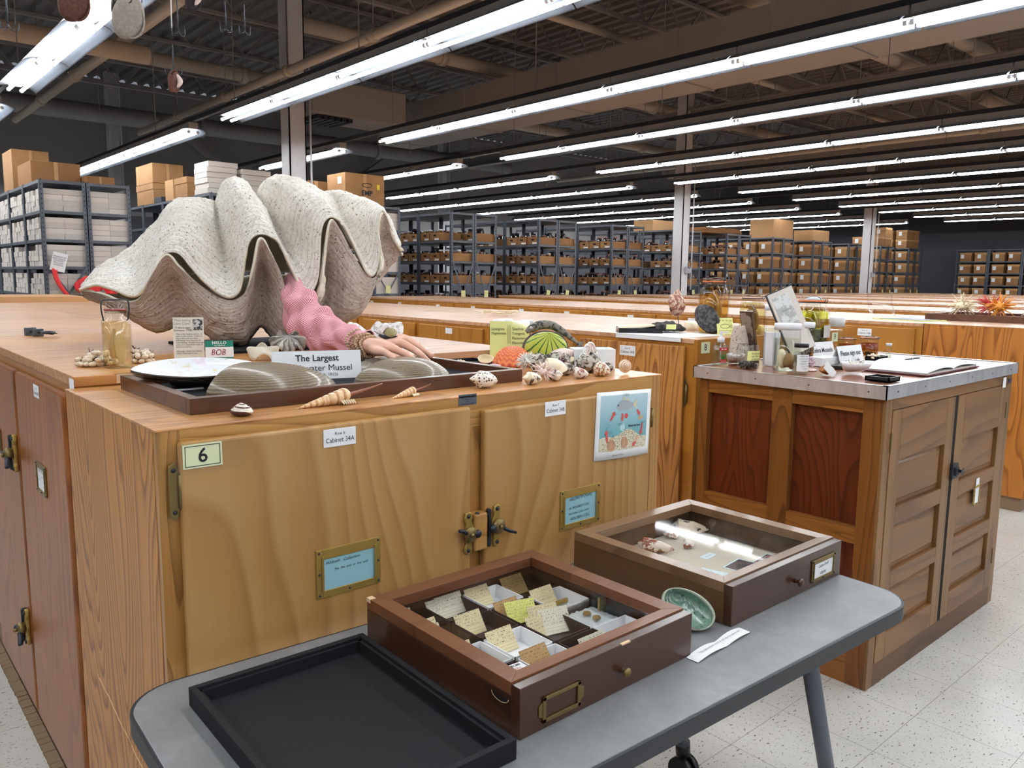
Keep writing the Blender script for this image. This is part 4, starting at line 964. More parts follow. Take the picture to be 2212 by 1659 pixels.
for k in dig:
    p, q = Vector(dig[k][-1]), Vector(dig[k][-2]); d = (p - q).normalized()
    M = Matrix.Translation(p + Vector((0, 0, .0066)) + d * .002)
    z = Vector((0, 0, 1)); x = d.cross(z).normalized(); up_ = x.cross(d).normalized(); M = Matrix((x, d, up_)).transposed().to_4x4(); M.translation = p + up_ * .0068 + d * .0015
    MB().lathe([(0, .0012), (.0035, .0009), (.0048, -.0006)], 14, 0, M @ Matrix.Diagonal((1, 1.35, 1, 1))).build('fingernail', flat('nail', (240, 200, 184), .2, coat=.4), ho)
# cord bracelets of little shells round the wrist
def bracelet(cx, cy, cz, r, tilt, n, s, mat):
    pts = []
    for i in range(n):
        a = i / n * 2 * PI; pts.append((r * math.cos(a), .008 * math.sin(3 * a), r * math.sin(a) * .92))
    b = MB()
    for i, p in enumerate(pts): b.lathe([(0, -s), (s * .75, -s * .5), (s * .9, 0), (s * .6, s * .7), (0, s)], 6, 0, Matrix.Translation(p) @ Euler((i * 1.3, i * 2.1, i)).to_matrix().to_4x4())
    return b.xf(Matrix.Translation((cx, cy, cz)) @ Euler(tilt).to_matrix().to_4x4())
flat('shell_bead', (196, 164, 132), .5); flat('shell_bead_b', (172, 132, 104), .5)
for i, (y, z, r, tx, tz) in enumerate([(1.945, 1.238, .037, .1, .1), (1.935, 1.237, .036, -.15, .2), (1.925, 1.236, .034, .2, -.1), (1.916, 1.236, .033, .05, .25), (1.96, 1.237, .042, .35, .1), (1.975, 1.238, .044, -.3, .3)]):
    tag(bracelet(1.157, y, z, r, (tx, 0, tz), 34, .0048, 0).build('shell_bracelet', M_['shell_bead' if i % 2 else 'shell_bead_b']), 'string of tiny brown shells looped %s round the plastic wrist' % ['nearest the thumb', 'tightly', 'closest to the knuckles', 'low', 'high', 'over the cuff'][i], 'bracelet', 'shell strings on the wrist')
# ------------------------------------------------------------------ shell library
def m_band(name, base, band, n=12, k=.3, rough=.3, coat=.4, warp=2.0, axis=0, sharp=.1, nz=0):
    N = NT(name); uv = N.n('ShaderNodeTexCoord').outputs['UV']; sp = N.n('ShaderNodeSeparateXYZ'); N.l(uv, sp.inputs[0]); v = N.coord((1, 1, 1))
    w = N.math('ADD', N.math('MULTIPLY', sp.outputs[axis], float(n)), N.math('MULTIPLY', N.noise(v, 30, 3, .6), warp))
    f = N.math('FRACT', w); c = N.ramp(f, [(0, lin(band)), (k, lin(band)), (min(k + sharp, .98), lin(base)), (1, lin(base))])
    if nz: c = N.mix(N.ramp(N.noise(v, 90, 3, .6), [(.5, (0, 0, 0, 1)), (.7, (nz, nz, nz, 1))]), c, lin(band))
    M_[name] = N.bsdf(c, rough, coat=coat, bump=f, bs=.25, bd=.001); return M_[name]
def m_blot(name, base, blot, sc=60, th=.35, rough=.25, coat=.5, mode='vor', stretch=(1, 1, 1)):
    N = NT(name); v = N.coord(stretch)
    if mode == 'vor': f = N.math('LESS_THAN', N.vor(v, sc, rnd=.6).outputs['Distance'], th)
    else: f = N.ramp(N.noise(v, sc, 3, .6), [(th - .03, (0, 0, 0, 1)), (th + .03, (1, 1, 1, 1))])
    M_[name] = N.bsdf(N.mix(f, lin(base), lin(blot)), rough, coat=coat); return M_[name]
m_band('mussel_brown', (134, 118, 92), (92, 76, 54), 22, .3, .42, .3, 1.3, 0, .35, .6); m_band('mussel_grey', (164, 154, 140), (88, 76, 64), 30, .3, .45, .2, 3, 0, .5)
m_band('fluted_white', (226, 218, 202), (176, 164, 146), 14, .2, .7, .0, 2, 0, .3); m_band('fluted_grey', (190, 184, 176), (116, 110, 106), 16, .3, .7, .0, 2, 1, .3)
m_band('tan_spire', (232, 196, 150), (206, 152, 104), 9, .25, .22, .5, .5, 0); m_band('snail_stripe', (226, 214, 196), (96, 62, 50), 1, .22, .35, .3, .02, 1)
m_band('scallop_orange', (232, 132, 74), (206, 90, 58), 8, .3, .45, .2, .8, 0, .25); m_band('green_mussel_paint', (196, 208, 84), (52, 110, 62), 11, .16, .35, .3, .35, 1, .12)
m_band('wentle', (236, 228, 212), (196, 184, 164), 13, .35, .35, .3, .0, 0); m_band('pink_spine', (226, 150, 140), (238, 214, 204), 9, .4, .5, .1, .6, 0)
m_blot('junonia', (240, 232, 220), (92, 50, 44), 120, .33); m_blot('cone_marble', (232, 222, 212), (150, 82, 62), 55, .5, mode='n'); m_blot('cone_lace', (236, 226, 208), (168, 110, 76), 130, .5, mode='n')
m_blot('olive_tent', (232, 216, 186), (66, 48, 40), 46, .6, mode='n', stretch=(1, 1, .6)); m_blot('purple_blot', (206, 188, 180), (92, 60, 72), 60, .5, mode='n'); m_blot('barnacle', (186, 178, 164), (84, 76, 70), 70, .52, .85, 0, 'n')
m_blot('oyster_rough', (92, 92, 94), (52, 50, 52), 55, .5, .7, .1, 'n', (1, 3, 1)); m_blot('rock_dark', (84, 80, 78), (48, 46, 48), 30, .5, .8, 0, 'n'); m_blot('white_coral', (232, 230, 228), (190, 184, 178), 60, .55, .8, 0, 'n')
def m_pearl(name, a, b, c_, sc=16, rough=.18):
    N = NT(name); f = N.noise(N.coord((1, 1, 1)), sc, 4, .6, 1.0)
    M_[name] = N.bsdf(N.ramp(f, [(.3, lin(b)), (.45, lin(a)), (.6, lin(a)), (.72, lin(c_))]), rough, coat=.8, spec=.8, bump=f, bs=.25, bd=.004)
m_pearl('pearl', (238, 240, 242), (222, 200, 150), (232, 214, 226), 34); m_pearl('abalone', (126, 160, 142), (44, 62, 66), (206, 150, 176), 95); m_pearl('abalone_rim', (150, 160, 140), (120, 110, 96), (190, 170, 160), 26)
flat('shell_cream', (238, 222, 190), .3, coat=.4); flat('shell_pink', (232, 206, 196), .3, coat=.4); flat('shell_white', (236, 234, 228), .5); flat('shell_orange', (240, 160, 60), .3, coat=.3); flat('shell_purple', (140, 96, 118), .4); flat('shell_lilac', (214, 190, 204), .4)
flat('cowrie', (232, 214, 190), .25, coat=.5); flat('seed_brown', (70, 40, 32), .4)
def bivalve(L, Wd, H, umbo=.3, ribs=0, ramp_=0, flute=0, nu=22, nv=56, pw=.5, wing=0, pt=1.0, ripple=0):
    """one valve, lying convex up, hinge side toward +Y, origin below its middle; u grows from the beak to the margin"""
    ux, uy = (umbo - .5) * L * .9, Wd * .36
    def f(u, v):
        a = v * 2 * PI; ex = (1 + wing * math.cos(a)); ox, oy = L / 2 * math.cos(a), Wd / 2 * math.copysign(abs(math.sin(a)) ** pt, math.sin(a)) * (1.0 if math.sin(a) < 0 else .82)
        uu = u ** .85; x, y = ux + (ox - ux) * uu, uy + (oy - uy) * uu
        h = H * max(0, 1 - u ** 2.2) ** pw
        if ribs: h += ramp_ * math.cos(v * ribs * 2 * PI) * u * (1 if u < .98 else .9)
        if flute:
            wv = math.cos(v * flute * 2 * PI); h += H * .7 * wv * u ** 1.5 + H * .7 * u ** 1.2; x *= 1 + .05 * wv * u; y *= 1 + .05 * wv * u
        if ripple: h += ripple * (mnoise.noise(Vector((x * 60, y * 60, 1))) + .6 * math.sin(u * 40 + 5 * mnoise.noise(Vector((x * 20, y * 20, 4))))) * (1 - u)
        return (x, y, max(0, h))
    return MB().grid(f, nu, nv, cv=True)
def spiral(turns, r0, grow, zk, tube0, n=26, per=26, mouth=1.0, tubek=None, rib=0, ribn=10, z0=0, flat_=1.0):
    """coiled shell, apex at +Z, widest whorl at the bottom"""
    N_ = int(turns * per); P = []
    def f(u, v):
        th = u * turns * 2 * PI; s = math.exp(grow * (th - turns * 2 * PI)); r = r0 * s; z = -zk * s
        tr = tube0 * s * (1 + (rib * math.cos(th * ribn)) + (mouth - 1) * max(0, (u - .93) / .07)); a = v * 2 * PI
        cx, cy = math.cos(th), math.sin(th)
        return ((r + tr * math.cos(a)) * cx, (r + tr * math.cos(a)) * cy, z + tr * math.sin(a) * flat_)
    return MB().grid(f, N_, n, cv=True)
def shell(name, label, cat, mb, mats, loc, rot=(0, 0, 0), group=None, **k):
    return tag(mb.build(name, mats, None, loc, rot, **k), label, cat, group)
def m_whorl(name, base, band, turns=3.2, k=.22, off=.3, rough=.3):
    N = NT(name); uv = N.n('ShaderNodeTexCoord').outputs['UV']; sp = N.n('ShaderNodeSeparateXYZ'); N.l(uv, sp.inputs[0])
    w = N.math('FRACT', N.math('ADD', N.math('SUBTRACT', N.math('MULTIPLY', N.math('POWER', sp.outputs[0], .8), turns), sp.outputs[1]), 5.0 + off))
    c = N.ramp(w, [(0, lin(base)), (.40, lin(base)), (.42, lin(band)), (.42 + k, lin(band)), (.44 + k, lin(base)), (1, lin(base))])
    M_[name] = N.bsdf(c, rough, coat=.4); return M_[name]
def whorls(r, h, turns=3.2, amp=.13, n=64, nv=64, power=1.5, under=.28):
    """low coiled snail seen from above, apex at +Z, base at z = 0"""
    def f(u, v):
        a = v * 2 * PI; w = (turns * u ** .8 - v) % 1.0; b = math.sin(PI * w) ** .7
        q = u * (1 + (.06 * math.cos(a)))
        if u < .92: rr = r * q; z = h * under + h * (1 - under) * (1 - (u / .92) ** power) + amp * h * b * (.3 + u)
        else:
            k = (u - .92) / .08; rr = r * q * (1 - .45 * k ** 2); z = (h * under + amp * h * b * (.3 + u)) * (1 - k)
        return (rr * math.cos(a), rr * math.sin(a), z)
    return MB().grid(f, n, nv, cv=True)
m_whorl('whorl_stripe', (232, 220, 204), (84, 52, 46), 3.2, .36, .1); m_whorl('whorl_olive', (156, 144, 92), (78, 70, 40), 3.4, .12); m_whorl('whorl_tan', (232, 212, 186), (190, 140, 104), 4, .3)
def drop(o, z):
    """lower or raise an object so that its lowest point rests on height z"""
    bpy.context.view_layer.update()
    lo = min((o.matrix_world @ Vector(v.co)).z for v in o.data.vertices); o.location.z += z - lo; return o
TT, TR = 1.1632, 1.1905        # tops of the front cabinet and of the one behind
# ------------------------------------------------------------------ wooden tray with the big mussels
TY = thing('wooden_tray', 'long brown wooden tray lined with black, lying along the front cabinet', 'tray', (.525, 1.525, TT))
tw, td = .853, .455
MB().box(0, 0, 0, tw, .022, .032).box(0, td - .022, 0, tw, td, .032).box(0, .022, 0, .022, td - .022, .032).box(tw - .022, .022, 0, tw, td - .022, .032).build('frame', M_['oak_tray'], TY, bevel=.001)
MB().box(.022, .022, .002, tw - .022, td - .022, .008).build('lining', M_['cloth_black'], TY)
TF = TT + .0085
shell('mussel_valve', 'long brown mussel shell in the wooden tray, in front of the pearly one', 'shell', bivalve(.315, .18, .060, .36, pw=.75, pt=1.35), M_['mussel_brown'], (.775, 1.70, TF), (0, 0, .02), solid=(.003,))
shell('mussel_valve', 'greyish brown mussel shell under the plastic fingertips', 'shell', bivalve(.28, .15, .050, .6, pw=.75, pt=1.35), M_['mussel_brown'], (1.125, 1.70, TF), (0, 0, -.06), solid=(.003,))
shell('mussel_valve', 'grey mussel shell lying behind the one the hand rests on', 'shell', bivalve(.24, .12, .036, .6, pw=.7, pt=1.3), M_['mussel_grey'], (1.17, 1.855, TF), (0, 0, -.1), solid=(.003,))
t = thing('pearl_shell', 'big pearly mussel shell lying open side up beside the small sign', 'shell', (.655, 1.865, TF + .004), .02)
def bowl(b, s=1.0):
    for i, (x, y, z) in enumerate(b.v): b.v[i] = (x, y, .045 - z * s)
    return b
t.rotation_euler = (.16, 0, .02)
bowl(bivalve(.28, .185, .040, .42, pw=.7, pt=1.4, nu=40, nv=90, ripple=.0016), .8).build('inside', M_['pearl'], t)
bowl(bivalve(.284, .189, .040, .42, pw=.7, pt=1.4), .8).build('outside', M_['mussel_brown'], t, loc=(0, 0, -.003))
MB().box(-.05, -.02, 0, .05, .02, .006).build('stand', M_['black_plastic'], t)
MB().tube([(-.08, -.05, .004), (0, -.05, .004)], .004, 6).build('stand_rod', M_['white_plastic'], t)
# ------------------------------------------------------------------ signs
def tent(label, w, h, loc, rz, lines, lean=.3, name='tent_sign', cat='sign'):
    t = thing(name, label, cat, loc, rz)
    MB().hexa([(-w / 2, 0, 0), (w / 2, 0, 0), (w / 2, .0008, 0), (-w / 2, .0008, 0), (-w / 2, h * math.sin(lean), h * math.cos(lean)), (w / 2, h * math.sin(lean), h * math.cos(lean)), (w / 2, h * math.sin(lean) + .0008, h * math.cos(lean)), (-w / 2, h * math.sin(lean) + .0008, h * math.cos(lean))]).build('front_leaf', M_['paper'], t)
    MB().hexa([(-w / 2, 2 * h * math.sin(lean), 0), (w / 2, 2 * h * math.sin(lean), 0), (w / 2, 2 * h * math.sin(lean) + .0008, 0), (-w / 2, 2 * h * math.sin(lean) + .0008, 0), (-w / 2, h * math.sin(lean), h * math.cos(lean)), (w / 2, h * math.sin(lean), h * math.cos(lean)), (w / 2, h * math.sin(lean) + .0008, h * math.cos(lean)), (-w / 2, h * math.sin(lean) + .0008, h * math.cos(lean))]).build('back_leaf', M_['paper'], t)
    for body, sz, x, y, bold in lines:
        text(body, sz, M_['ink'], t, (x, y * math.sin(lean) - .0012, y * math.cos(lean)), (PI / 2 - lean, 0, 0), bold=bold)
    return t
tent('white folded sign reading The Largest Freshwater Mussel in the wooden tray', .222, .072, (.945, 1.815, TF), -.32, [('The Largest', .0225, 0, .053, .015), ('Freshwater Mussel', .0225, .002, .028, 0), ('(Rafinesch, 1815)', .011, .012, .011, 0)], .22)
t = thing('species_card', 'printed card about the man-eating giant clam, standing before the shell', 'card', (.80, 2.31, TR), -.36, rot=(-.10, 0, -.36))
MB().box(-.041, 0, 0, .041, .002, .118).build('card_sheet', flat('card_cream', (244, 242, 232), .5), t)
MB().box(-.043, -.0012, -.001, .043, -.0006, .12).build('sleeve_film', M_['film'], t)
text('"Man-eating\nGiant Clam"', .0098, flat('ink_grey', (150, 150, 146), .6), t, (-.017, -.0016, .105), FRONT)
text('Tridacna gigas\n(Linnaeus, 1758)', .0074, M_['ink'], t, (-.015, -.0016, .085), FRONT)
text('This is the largest species of\nclam in the world.  Clams as\nbig as this one are now\nextremely rare because of\nover fishing.  Smaller (younger)\nones are cultured for sale of\naquarium stores.\n\nAlthough called man-eating\nclams, these giants are', .0061, M_['ink'], t, (-.034, -.0016, .043), FRONT, 'LEFT')
MB().box(.012, -.0016, .082, .038, -.001, .113).build('picture', m_blot('card_picture', (200, 202, 204), (60, 62, 66), 120, .5, .6, 0, 'n'), t)
t = thing('name_badge', 'green and white HELLO my name is BOB badge behind the species card', 'badge', (.868, 2.26, TR), -.33, rot=(-.12, 0, -.33))
MB().box(-.038, 0, 0, .038, .0015, .052).build('badge_sheet', M_['paper'], t, bevel=.0005)
MB().box(-.038, -.0005, .034, .038, 0, .052).box(-.038, -.0005, 0, .038, 0, .004).build('green_band', flat('badge_green', (26, 128, 108), .5), t)
text('HELLO', .0115, M_['paper'], t, (0, -.001, .0455), FRONT, bold=.03, sp=1.15); text('my name is', .0062, M_['paper'], t, (0, -.001, .038), FRONT, bold=.02)
text('BOB', .024, flat('marker_red', (150, 36, 70), .5), t, (-.004, -.001, .018), FRONT, shear=.25, cw=.85)
# ------------------------------------------------------------------ glass jars
def jar(label, loc, r, h, liquid=None, fill=.8, lid='white_plastic', lidh=.02, contents=None, clamp=False, sq=None, neck=.82, rz=0, mouth=True, name='glass_jar', gasket='orange_rubber'):
    t = thing(name, label, 'jar', loc, rz)
    prof = [(r * .9, 0), (r, r * .12), (r, h * .76), (r * .96, h * .82), (r * neck, h * .88), (r * neck, h * .97)]
    MB().lathe(prof, 28, 0, sq=sq).build('glass', M_['clear_glass'], t)
    if liquid:
        MB().lathe([(r * .86, .005), (r * .94, r * .14), (r * .94, min(fill, .77) * h), (r * (.94 if fill < .8 else neck * .93), fill * h)], 24, 0, sq=sq).build('liquid', M_[liquid], t)
    if clamp:
        k = r * neck
        MB().lathe([(k * 1.05, h * .965), (k * 1.08, h * .975), (k * 1.05, h * .99)], 28, 0).build('gasket', M_[gasket], t)
        MB().lathe([(k * 1.05, h * .99), (k * 1.05, h * 1.03), (k * .8, h * 1.05), (0, h * 1.055)], 28, 0).build('glass_lid', M_['clear_glass'], t)
        b = MB()
        b.tube([(k * 1.07 * math.cos(a), k * 1.07 * math.sin(a), h * .95) for a in [i * PI / 12 for i in range(24)]], .0016, 6, closed=True)
        b.tube([(-.012, -k * 1.09, h * .95), (-.012, -k * 1.12, h * 1.0), (.012, -k * 1.12, h * 1.0), (.012, -k * 1.09, h * .95)], .0015, 6)
        b.tube([(k * 1.08, -.01, h * .95), (k * 1.12, 0, h * 1.03), (0, 0, h * 1.065), (-k * 1.12, 0, h * 1.03)], .0015, 6)
        b.build('wire_clamp', M_['iron'], t)
    elif lid:
        MB().lathe([(r * neck * 1.08, h * .95), (r * neck * 1.08, h * .95 + lidh), (r * neck * 1.02, h * .95 + lidh * 1.1), (0, h * .95 + lidh * 1.1)], 28, 0).build('lid', M_[lid], t)
    return t
def pieces(t, n, r, z0, z1, s, mat, name='contents', seed=1, fl=.5):
    rg = random.Random(seed); b = MB()
    for i in range(n):
        a = rg.uniform(0, 2 * PI); q = r * math.sqrt(rg.random()) * .86; m = Matrix.Translation((q * math.cos(a), q * math.sin(a), rg.uniform(z0, z1))) @ Euler([rg.uniform(0, 6) for _ in range(3)]).to_matrix().to_4x4() @ Matrix.Diagonal((1, .6, fl, 1))
        b.lathe([(0, -s), (s * .7, -s * .6), (s, 0), (s * .6, s * .7), (0, s)], 7, 0, m)
    o = b.build(name, M_[mat], t); o['kind'] = 'stuff'; return o
def tissue(t, segs, mat, name='specimen'):
    b = MB()
    for pts, rs, fl in segs:
        P = smooth_path(pts, 5); R = [v.x for v in smooth_path([(r, 0, 0) for r in rs], 5)]; s0 = len(b.v); b.tube(P, R, 10)
    return b.build(name, M_[mat], t)
flat('tissue_tan', (206, 176, 130), .6, sss=.1); flat('tissue_cream', (228, 214, 186), .6, sss=.1); flat('tissue_brown', (160, 122, 78), .6); flat('shell_black', (44, 42, 48), .5); flat('shell_bits', (140, 108, 74), .5)
J1 = jar('tall square bottle of preserved shell with wire clamp beside the shell necklace', (.578, 2.19, TR), .031, .148, 'liquid_straw', .80, None, clamp=False, sq=5, neck=.74)
J1.name = 'specimen_bottle'
MB().lathe([(.0225, .140), (.0262, .143), (.0262, .147), (.024, .152), (.024, .162), (.018, .167), (0, .168)], 24, 0).build('glass_lid', M_['clear_glass'], J1)
MB().lathe([(.026, .146), (.0272, .148), (.026, .15)], 24).build('gasket', flat('gasket_red', (150, 60, 56), .5), J1)
MB().tube(smooth_path([(-.028, 0, .120), (-.030, 0, .128), (-.033, 0, .150), (-.031, 0, .170), (-.02, 0, .173), (.02, 0, .173), (.031, 0, .170), (.033, 0, .150), (.030, 0, .128), (.026, 0, .120)], 4), .0019, 8).build('wire_clamp', M_['steel_dark'], J1)
tissue(J1, [([(-.008, 0, .012), (-.012, 0, .05), (-.006, 0, .10)], [.004, .008, .003], 1)], 'tissue_tan')
bt = bivalve(.085, .03, .008, .2); bt.xf(Matrix.Translation((.006, -.004, .052)) @ Euler((PI / 2, PI / 2 - .1, 0)).to_matrix().to_4x4()); bt.build('shell_valve', M_['shell_cream'], J1, solid=(.001,))
b = MB()
for k in range(9): b.tube(smooth_path([(-.024 + k * .002, -.027, .028 - k * .0004), (-.016 + k * .003, -.0275, .014), (.0 + k * .002, -.0272, .009)], 4), .0004, 4)
b.build('etched_mark', M_['paper'], J1)
# cowrie necklace heap
def necklace(cx, cy, pts, label, seed):
    rg = random.Random(seed); t = thing('shell_necklace', label, 'necklace', (cx, cy, TR))
    b, s = MB(), MB()
    P = [Vector(p) for p in pts]; P += [Vector((p.x * .55 + rg.uniform(-.006, .006), p.y * .6, .020 + rg.uniform(0, .014))) for p in P[::2]]
    for i, p in enumerate(P):
        m = Matrix.Translation((p.x, p.y, max(p.z, .0068))) @ Euler((rg.uniform(-.5, .5), rg.uniform(-.4, .4), rg.uniform(0, 3))).to_matrix().to_4x4() @ Matrix.Diagonal((1.25, .92, .85, 1))
        b.lathe([(0, -.0078), (.0045, -.0062), (.0075, -.002), (.0078, .002), (.005, .0062), (0, .0078)], 10, 0, m @ Matrix.Rotation(PI / 2, 4, 'Y'))
    for i in range(7):
        p = P[(i * 7) % len(P)]
        for k in range(6): s.tube([p + Vector((0, 0, .004)), p + Vector((rg.uniform(-.012, .012), rg.uniform(-.012, .012), rg.uniform(.004, .018)))], .0012, 4)
    o = b.build('cowrie_strand', M_['cowrie'], t); s.build('seed_tuft', M_['seed_brown'], t); return t
rg = random.Random(5)
necklace(.548, 2.27, [((.026 + .010 * (k % 2)) * math.cos(a) * 1.25, (.024 + .010 * (k % 2)) * math.sin(a), .007 + .010 * (k % 3 == 0)) for k, a in enumerate([i * .33 for i in range(38)])], 'heaped cowrie shell necklace beside the square bottle, aisle side', 2)
necklace(.662, 2.27, [(.021 * math.cos(a), .026 * math.sin(a), .007 + .012 * (k % 2)) for k, a in enumerate([i * .42 for i in range(18)])], 'smaller coil of cowrie necklace on the clam side of the square bottle', 3)
# calliper like metal tool
t = thing('metal_calliper', 'small grey metal calliper lying alone on the cabinet top', 'tool', (.64, 3.42, TR), -1.35)
MB().box(-.10, -.005, .012, .09, .005, .018).build('beam', M_['iron'], t); MB().box(-.1, -.02, 0, -.085, .02, .03).build('fixed_jaw', M_['steel_grey'], t, bevel=.002)
MB().box(-.035, -.018, 0, -.02, .018, .028).build('sliding_jaw', M_['steel_grey'], t, bevel=.002)
MB().tube([(.03 * math.cos(a) + .055, .018 * math.sin(a), .018) for a in [i * PI / 8 for i in range(16)]], .005, 8, closed=True).build('grip_ring', M_['iron'], t)
MB().tube([(.085, 0, .018), (.12, .002, .018)], .002, 6).build('screw_rod', M_['iron'], t)
# small fluted clams in front of the giant one
drop(shell('fluted_clam', 'small cream fluted clam shell standing in front of the giant one', 'shell', bivalve(.085, .055, .02, .5, flute=4, nv=72), M_['fluted_white'], (.952, 2.16, TR), (.55, 0, -.3), solid=(.002,)), TR)
drop(shell('fluted_clam', 'small grey and white fluted clam shell leaning by the pink sleeve', 'shell', bivalve(.10, .075, .03, .5, flute=6, nv=84), M_['fluted_grey'], (1.045, 2.19, TR), (.75, 0, -.45), solid=(.002,)), TR)
# ------------------------------------------------------------------ shells along the front edge
shell('striped_snail', 'small cream snail shell with dark spiral bands near the front corner', 'shell', whorls(.0235, .024), M_['whorl_stripe'], (.600, 1.465, TT), (0, 0, .4))
def tibia(L, R, label, loc, rz):
    t = thing('spindle_shell', label, 'shell', loc, rz); turns = 9
    def f(u, v):
        th = u * turns * 2 * PI; x = -L * .5 + L * .78 * (u ** 1.25); s = R * u ** 1.1; sw = 1 + .10 * math.sin(th - v * 2 * PI)
        if u > .93: s *= 1 - (u - .93) / .07 * .55
        whorl = abs(((u ** 1.0) * 11 - v * 1.0) % 1.0 - .5) * 2
        r = s * (1 - .16 * (whorl ** 4)); a = v * 2 * PI
        return (x, r * math.cos(a), R * .93 + r * math.sin(a) - R * .93 * (1 - u ** 1.1) * 1.0)
    MB().grid(f, 150, 24, cv=True).build('spire', M_['tan_spire'], t)
    MB().tube(smooth_path([(L * .25, 0, R * .9), (L * .45, 0, R * 1.15), (L * .62, 0, R * 1.4), (L * .82, 0, R * 1.75)], 5), [R * (.24 - k * .011) for k in range(16)], 8).build('siphon_canal', flat('canal_brown', (150, 96, 72), .35), t)
    b = MB()
    for k in range(6): b.tube([(L * (.10 + k * .035), -R * .85, R * .5), (L * (.115 + k * .035), -R * 1.1, R * .22), (L * (.12 + k * .035), -R * 1.15, .001)], [.0022, .0018, .0008], 6)
    b.build('lip_spines', M_['shell_cream'], t); return t
tibia(.158, .0195, 'long tan spindle shell with a thin canal, larger of the two on the front edge', (.795, 1.475, TT), .05)
tibia(.094, .0125, 'smaller tan spindle shell with a needle thin canal on the front edge', (.985, 1.478, TT), .16)
def fusiform(L, R, shoulder=.35, turns=4, ap=True, n=90):
    def f(u, v):
        x = (u - .5) * L; 
        r = R * (math.sin(PI * min(1, u / (2 * shoulder)) / 2) ** .9 if u < shoulder else math.cos(PI / 2 * ((u - shoulder) / (1 - shoulder)) ** 1.35) ** .8)
        w = ((u / shoulder) * turns - v) % 1.0
        if u < shoulder: r *= 1 - .13 * (abs(w - .5) * 2) ** 5
        a = v * 2 * PI; return (x, r * math.cos(a), r * math.sin(a))
    return MB().grid(f, n, 30, cv=True)
def fshell(name, label, L, R, mat, loc, rot, shoulder=.35, z=TT, aperture='shell_cream'):
    t = thing(name, label, 'shell', loc, rot=(0, 0, rot[2]))
    b = fusiform(L, R, shoulder); M = Euler((rot[0], rot[1], 0)).to_matrix().to_4x4(); b.xf(M); lo = min(v[2] for v in b.v); b.xf(Matrix.Translation((0, 0, -lo))); b.build('whorls', M_[mat], t)
    if name not in ('helmet_shell', 'cream_frog_shell'): return t
    g = MB().grid(lambda u, v: ((u - .42) * L * .8 + .04 * L, -R * (.62 + .22 * math.sin(PI * u)) + (v - .5) * .25 * R, -lo - R * .55 * math.sin(PI * u) * .3 + (v - .5) * R * .9 * math.sin(PI * (.1 + .8 * u))), 14, 6); g.build('aperture_lip', M_[aperture], t, solid=(.0012,)); return t
fshell('spotted_volute', 'white volute shell with neat dark brown spots on the front edge', .083, .0215, 'junonia', (1.215, 1.485, TT), (0, .12, -.12), .34)
fshell('tented_olive', 'cream shell with dark zigzag tent marks nearest the poster', .063, .0165, 'olive_tent', (1.355, 1.462, TT), (0, .1, -.15), .3)
fshell('marbled_cone', 'white and rust marbled cone shell lying on the front edge', .052, .0155, 'cone_marble', (1.548, 1.475, TT), (0, .2, -.3), .12)
fshell('lace_cone', 'fat white cone shell with reddish lace pattern', .054, .021, 'cone_lace', (1.632, 1.475, TT), (0, .35, -.5), .14)
shell('round_turban', 'small round cream turban shell standing apart at the end of the row', 'shell', whorls(.021, .030, 4).xf(Matrix.Translation((0, 0, .021)) @ Matrix.Rotation(1.25, 4, 'X') @ Matrix.Translation((0, 0, -.006))), M_['whorl_tan'], (1.725, 1.478, TT), (0, 0, -.5))
W_ = spiral(4, .007, .12, .022, .0115, rib=.10, ribn=7)
drop(shell('wentletrap', 'white ribbed wentletrap shell beside the pink spiny one', 'shell', W_, M_['wentle'], (1.465, 1.462, TT), (1.5, .3, .9)), TT)
def spiny(t, r, n, L, mat, seed, flatk=.7, jit=.5, thick=.0018):
    rg = random.Random(seed); b = MB().lathe([(0, -r * flatk), (r * .8, -r * flatk * .6), (r, 0), (r * .7, r * flatk * .7), (0, r * flatk)], 16)
    for i in range(n):
        d = Vector((rg.gauss(0, 1), rg.gauss(0, 1), rg.gauss(0, flatk))).normalized(); l = L * rg.uniform(1 - jit, 1)
        b.tube([d * r * .7, d * (r + l * .5) + Vector((0, 0, l * .08)), d * (r + l)], [thick, thick * .8, thick * .3], 5)
    return b
def spinyshell(name, label, r, n, L, mat, loc, seed, z=TT, core=None, **k):
    b = spiny(None, r, n, L, mat, seed, **k); o = shell(name, label, 'shell', b, M_[mat], loc); return drop(o, z)
spinyshell('spiny_oyster', 'pink spiny shell with curling points on the front edge', .016, 70, .02, 'pink_spine', (1.405, 1.475, TT), 4)
spinyshell('white_murex', 'white spiny murex shell against the orange scallop', .017, 90, .017, 'shell_white', (1.515, 1.66, TT), 7, jit=.35)
shell('orange_scallop', 'large orange ruffled scallop shell in front of the yellow card', 'shell', bivalve(.13, .10, .058, .5, ribs=18, ramp_=.0042, nv=144, pw=.8), M_['scallop_orange'], (1.60, 1.815, TT), (0, 0, -.7), solid=(.002,))
shell('yellow_scallop', 'small orange yellow scallop beside the tented shell', 'shell', bivalve(.05, .036, .013, .5, ribs=14, ramp_=.001, nv=84), M_['shell_orange'], (1.452, 1.565, TT), (0, .1, .3), solid=(.001,))
shell('white_scallop_top', 'white ruffled shell peeking over the orange scallop', 'shell', bivalve(.07, .04, .03, .5, ribs=10, ramp_=.003, nv=90), M_['shell_white'], (1.640, 1.90, TT), (.6, 0, -.5), solid=(.002,))
fshell('cream_frog_shell', 'plump cream frog shell lying in the middle of the heap', .085, .027, 'shell_cream', (1.49, 1.535, TT), (0, -.1, -.6), .4)
fshell('helmet_shell', 'pale pink helmet shell with a wide open mouth in the heap', .085, .03, 'shell_pink', (1.66, 1.665, TT), (.4, -.5, -1.0), .3)
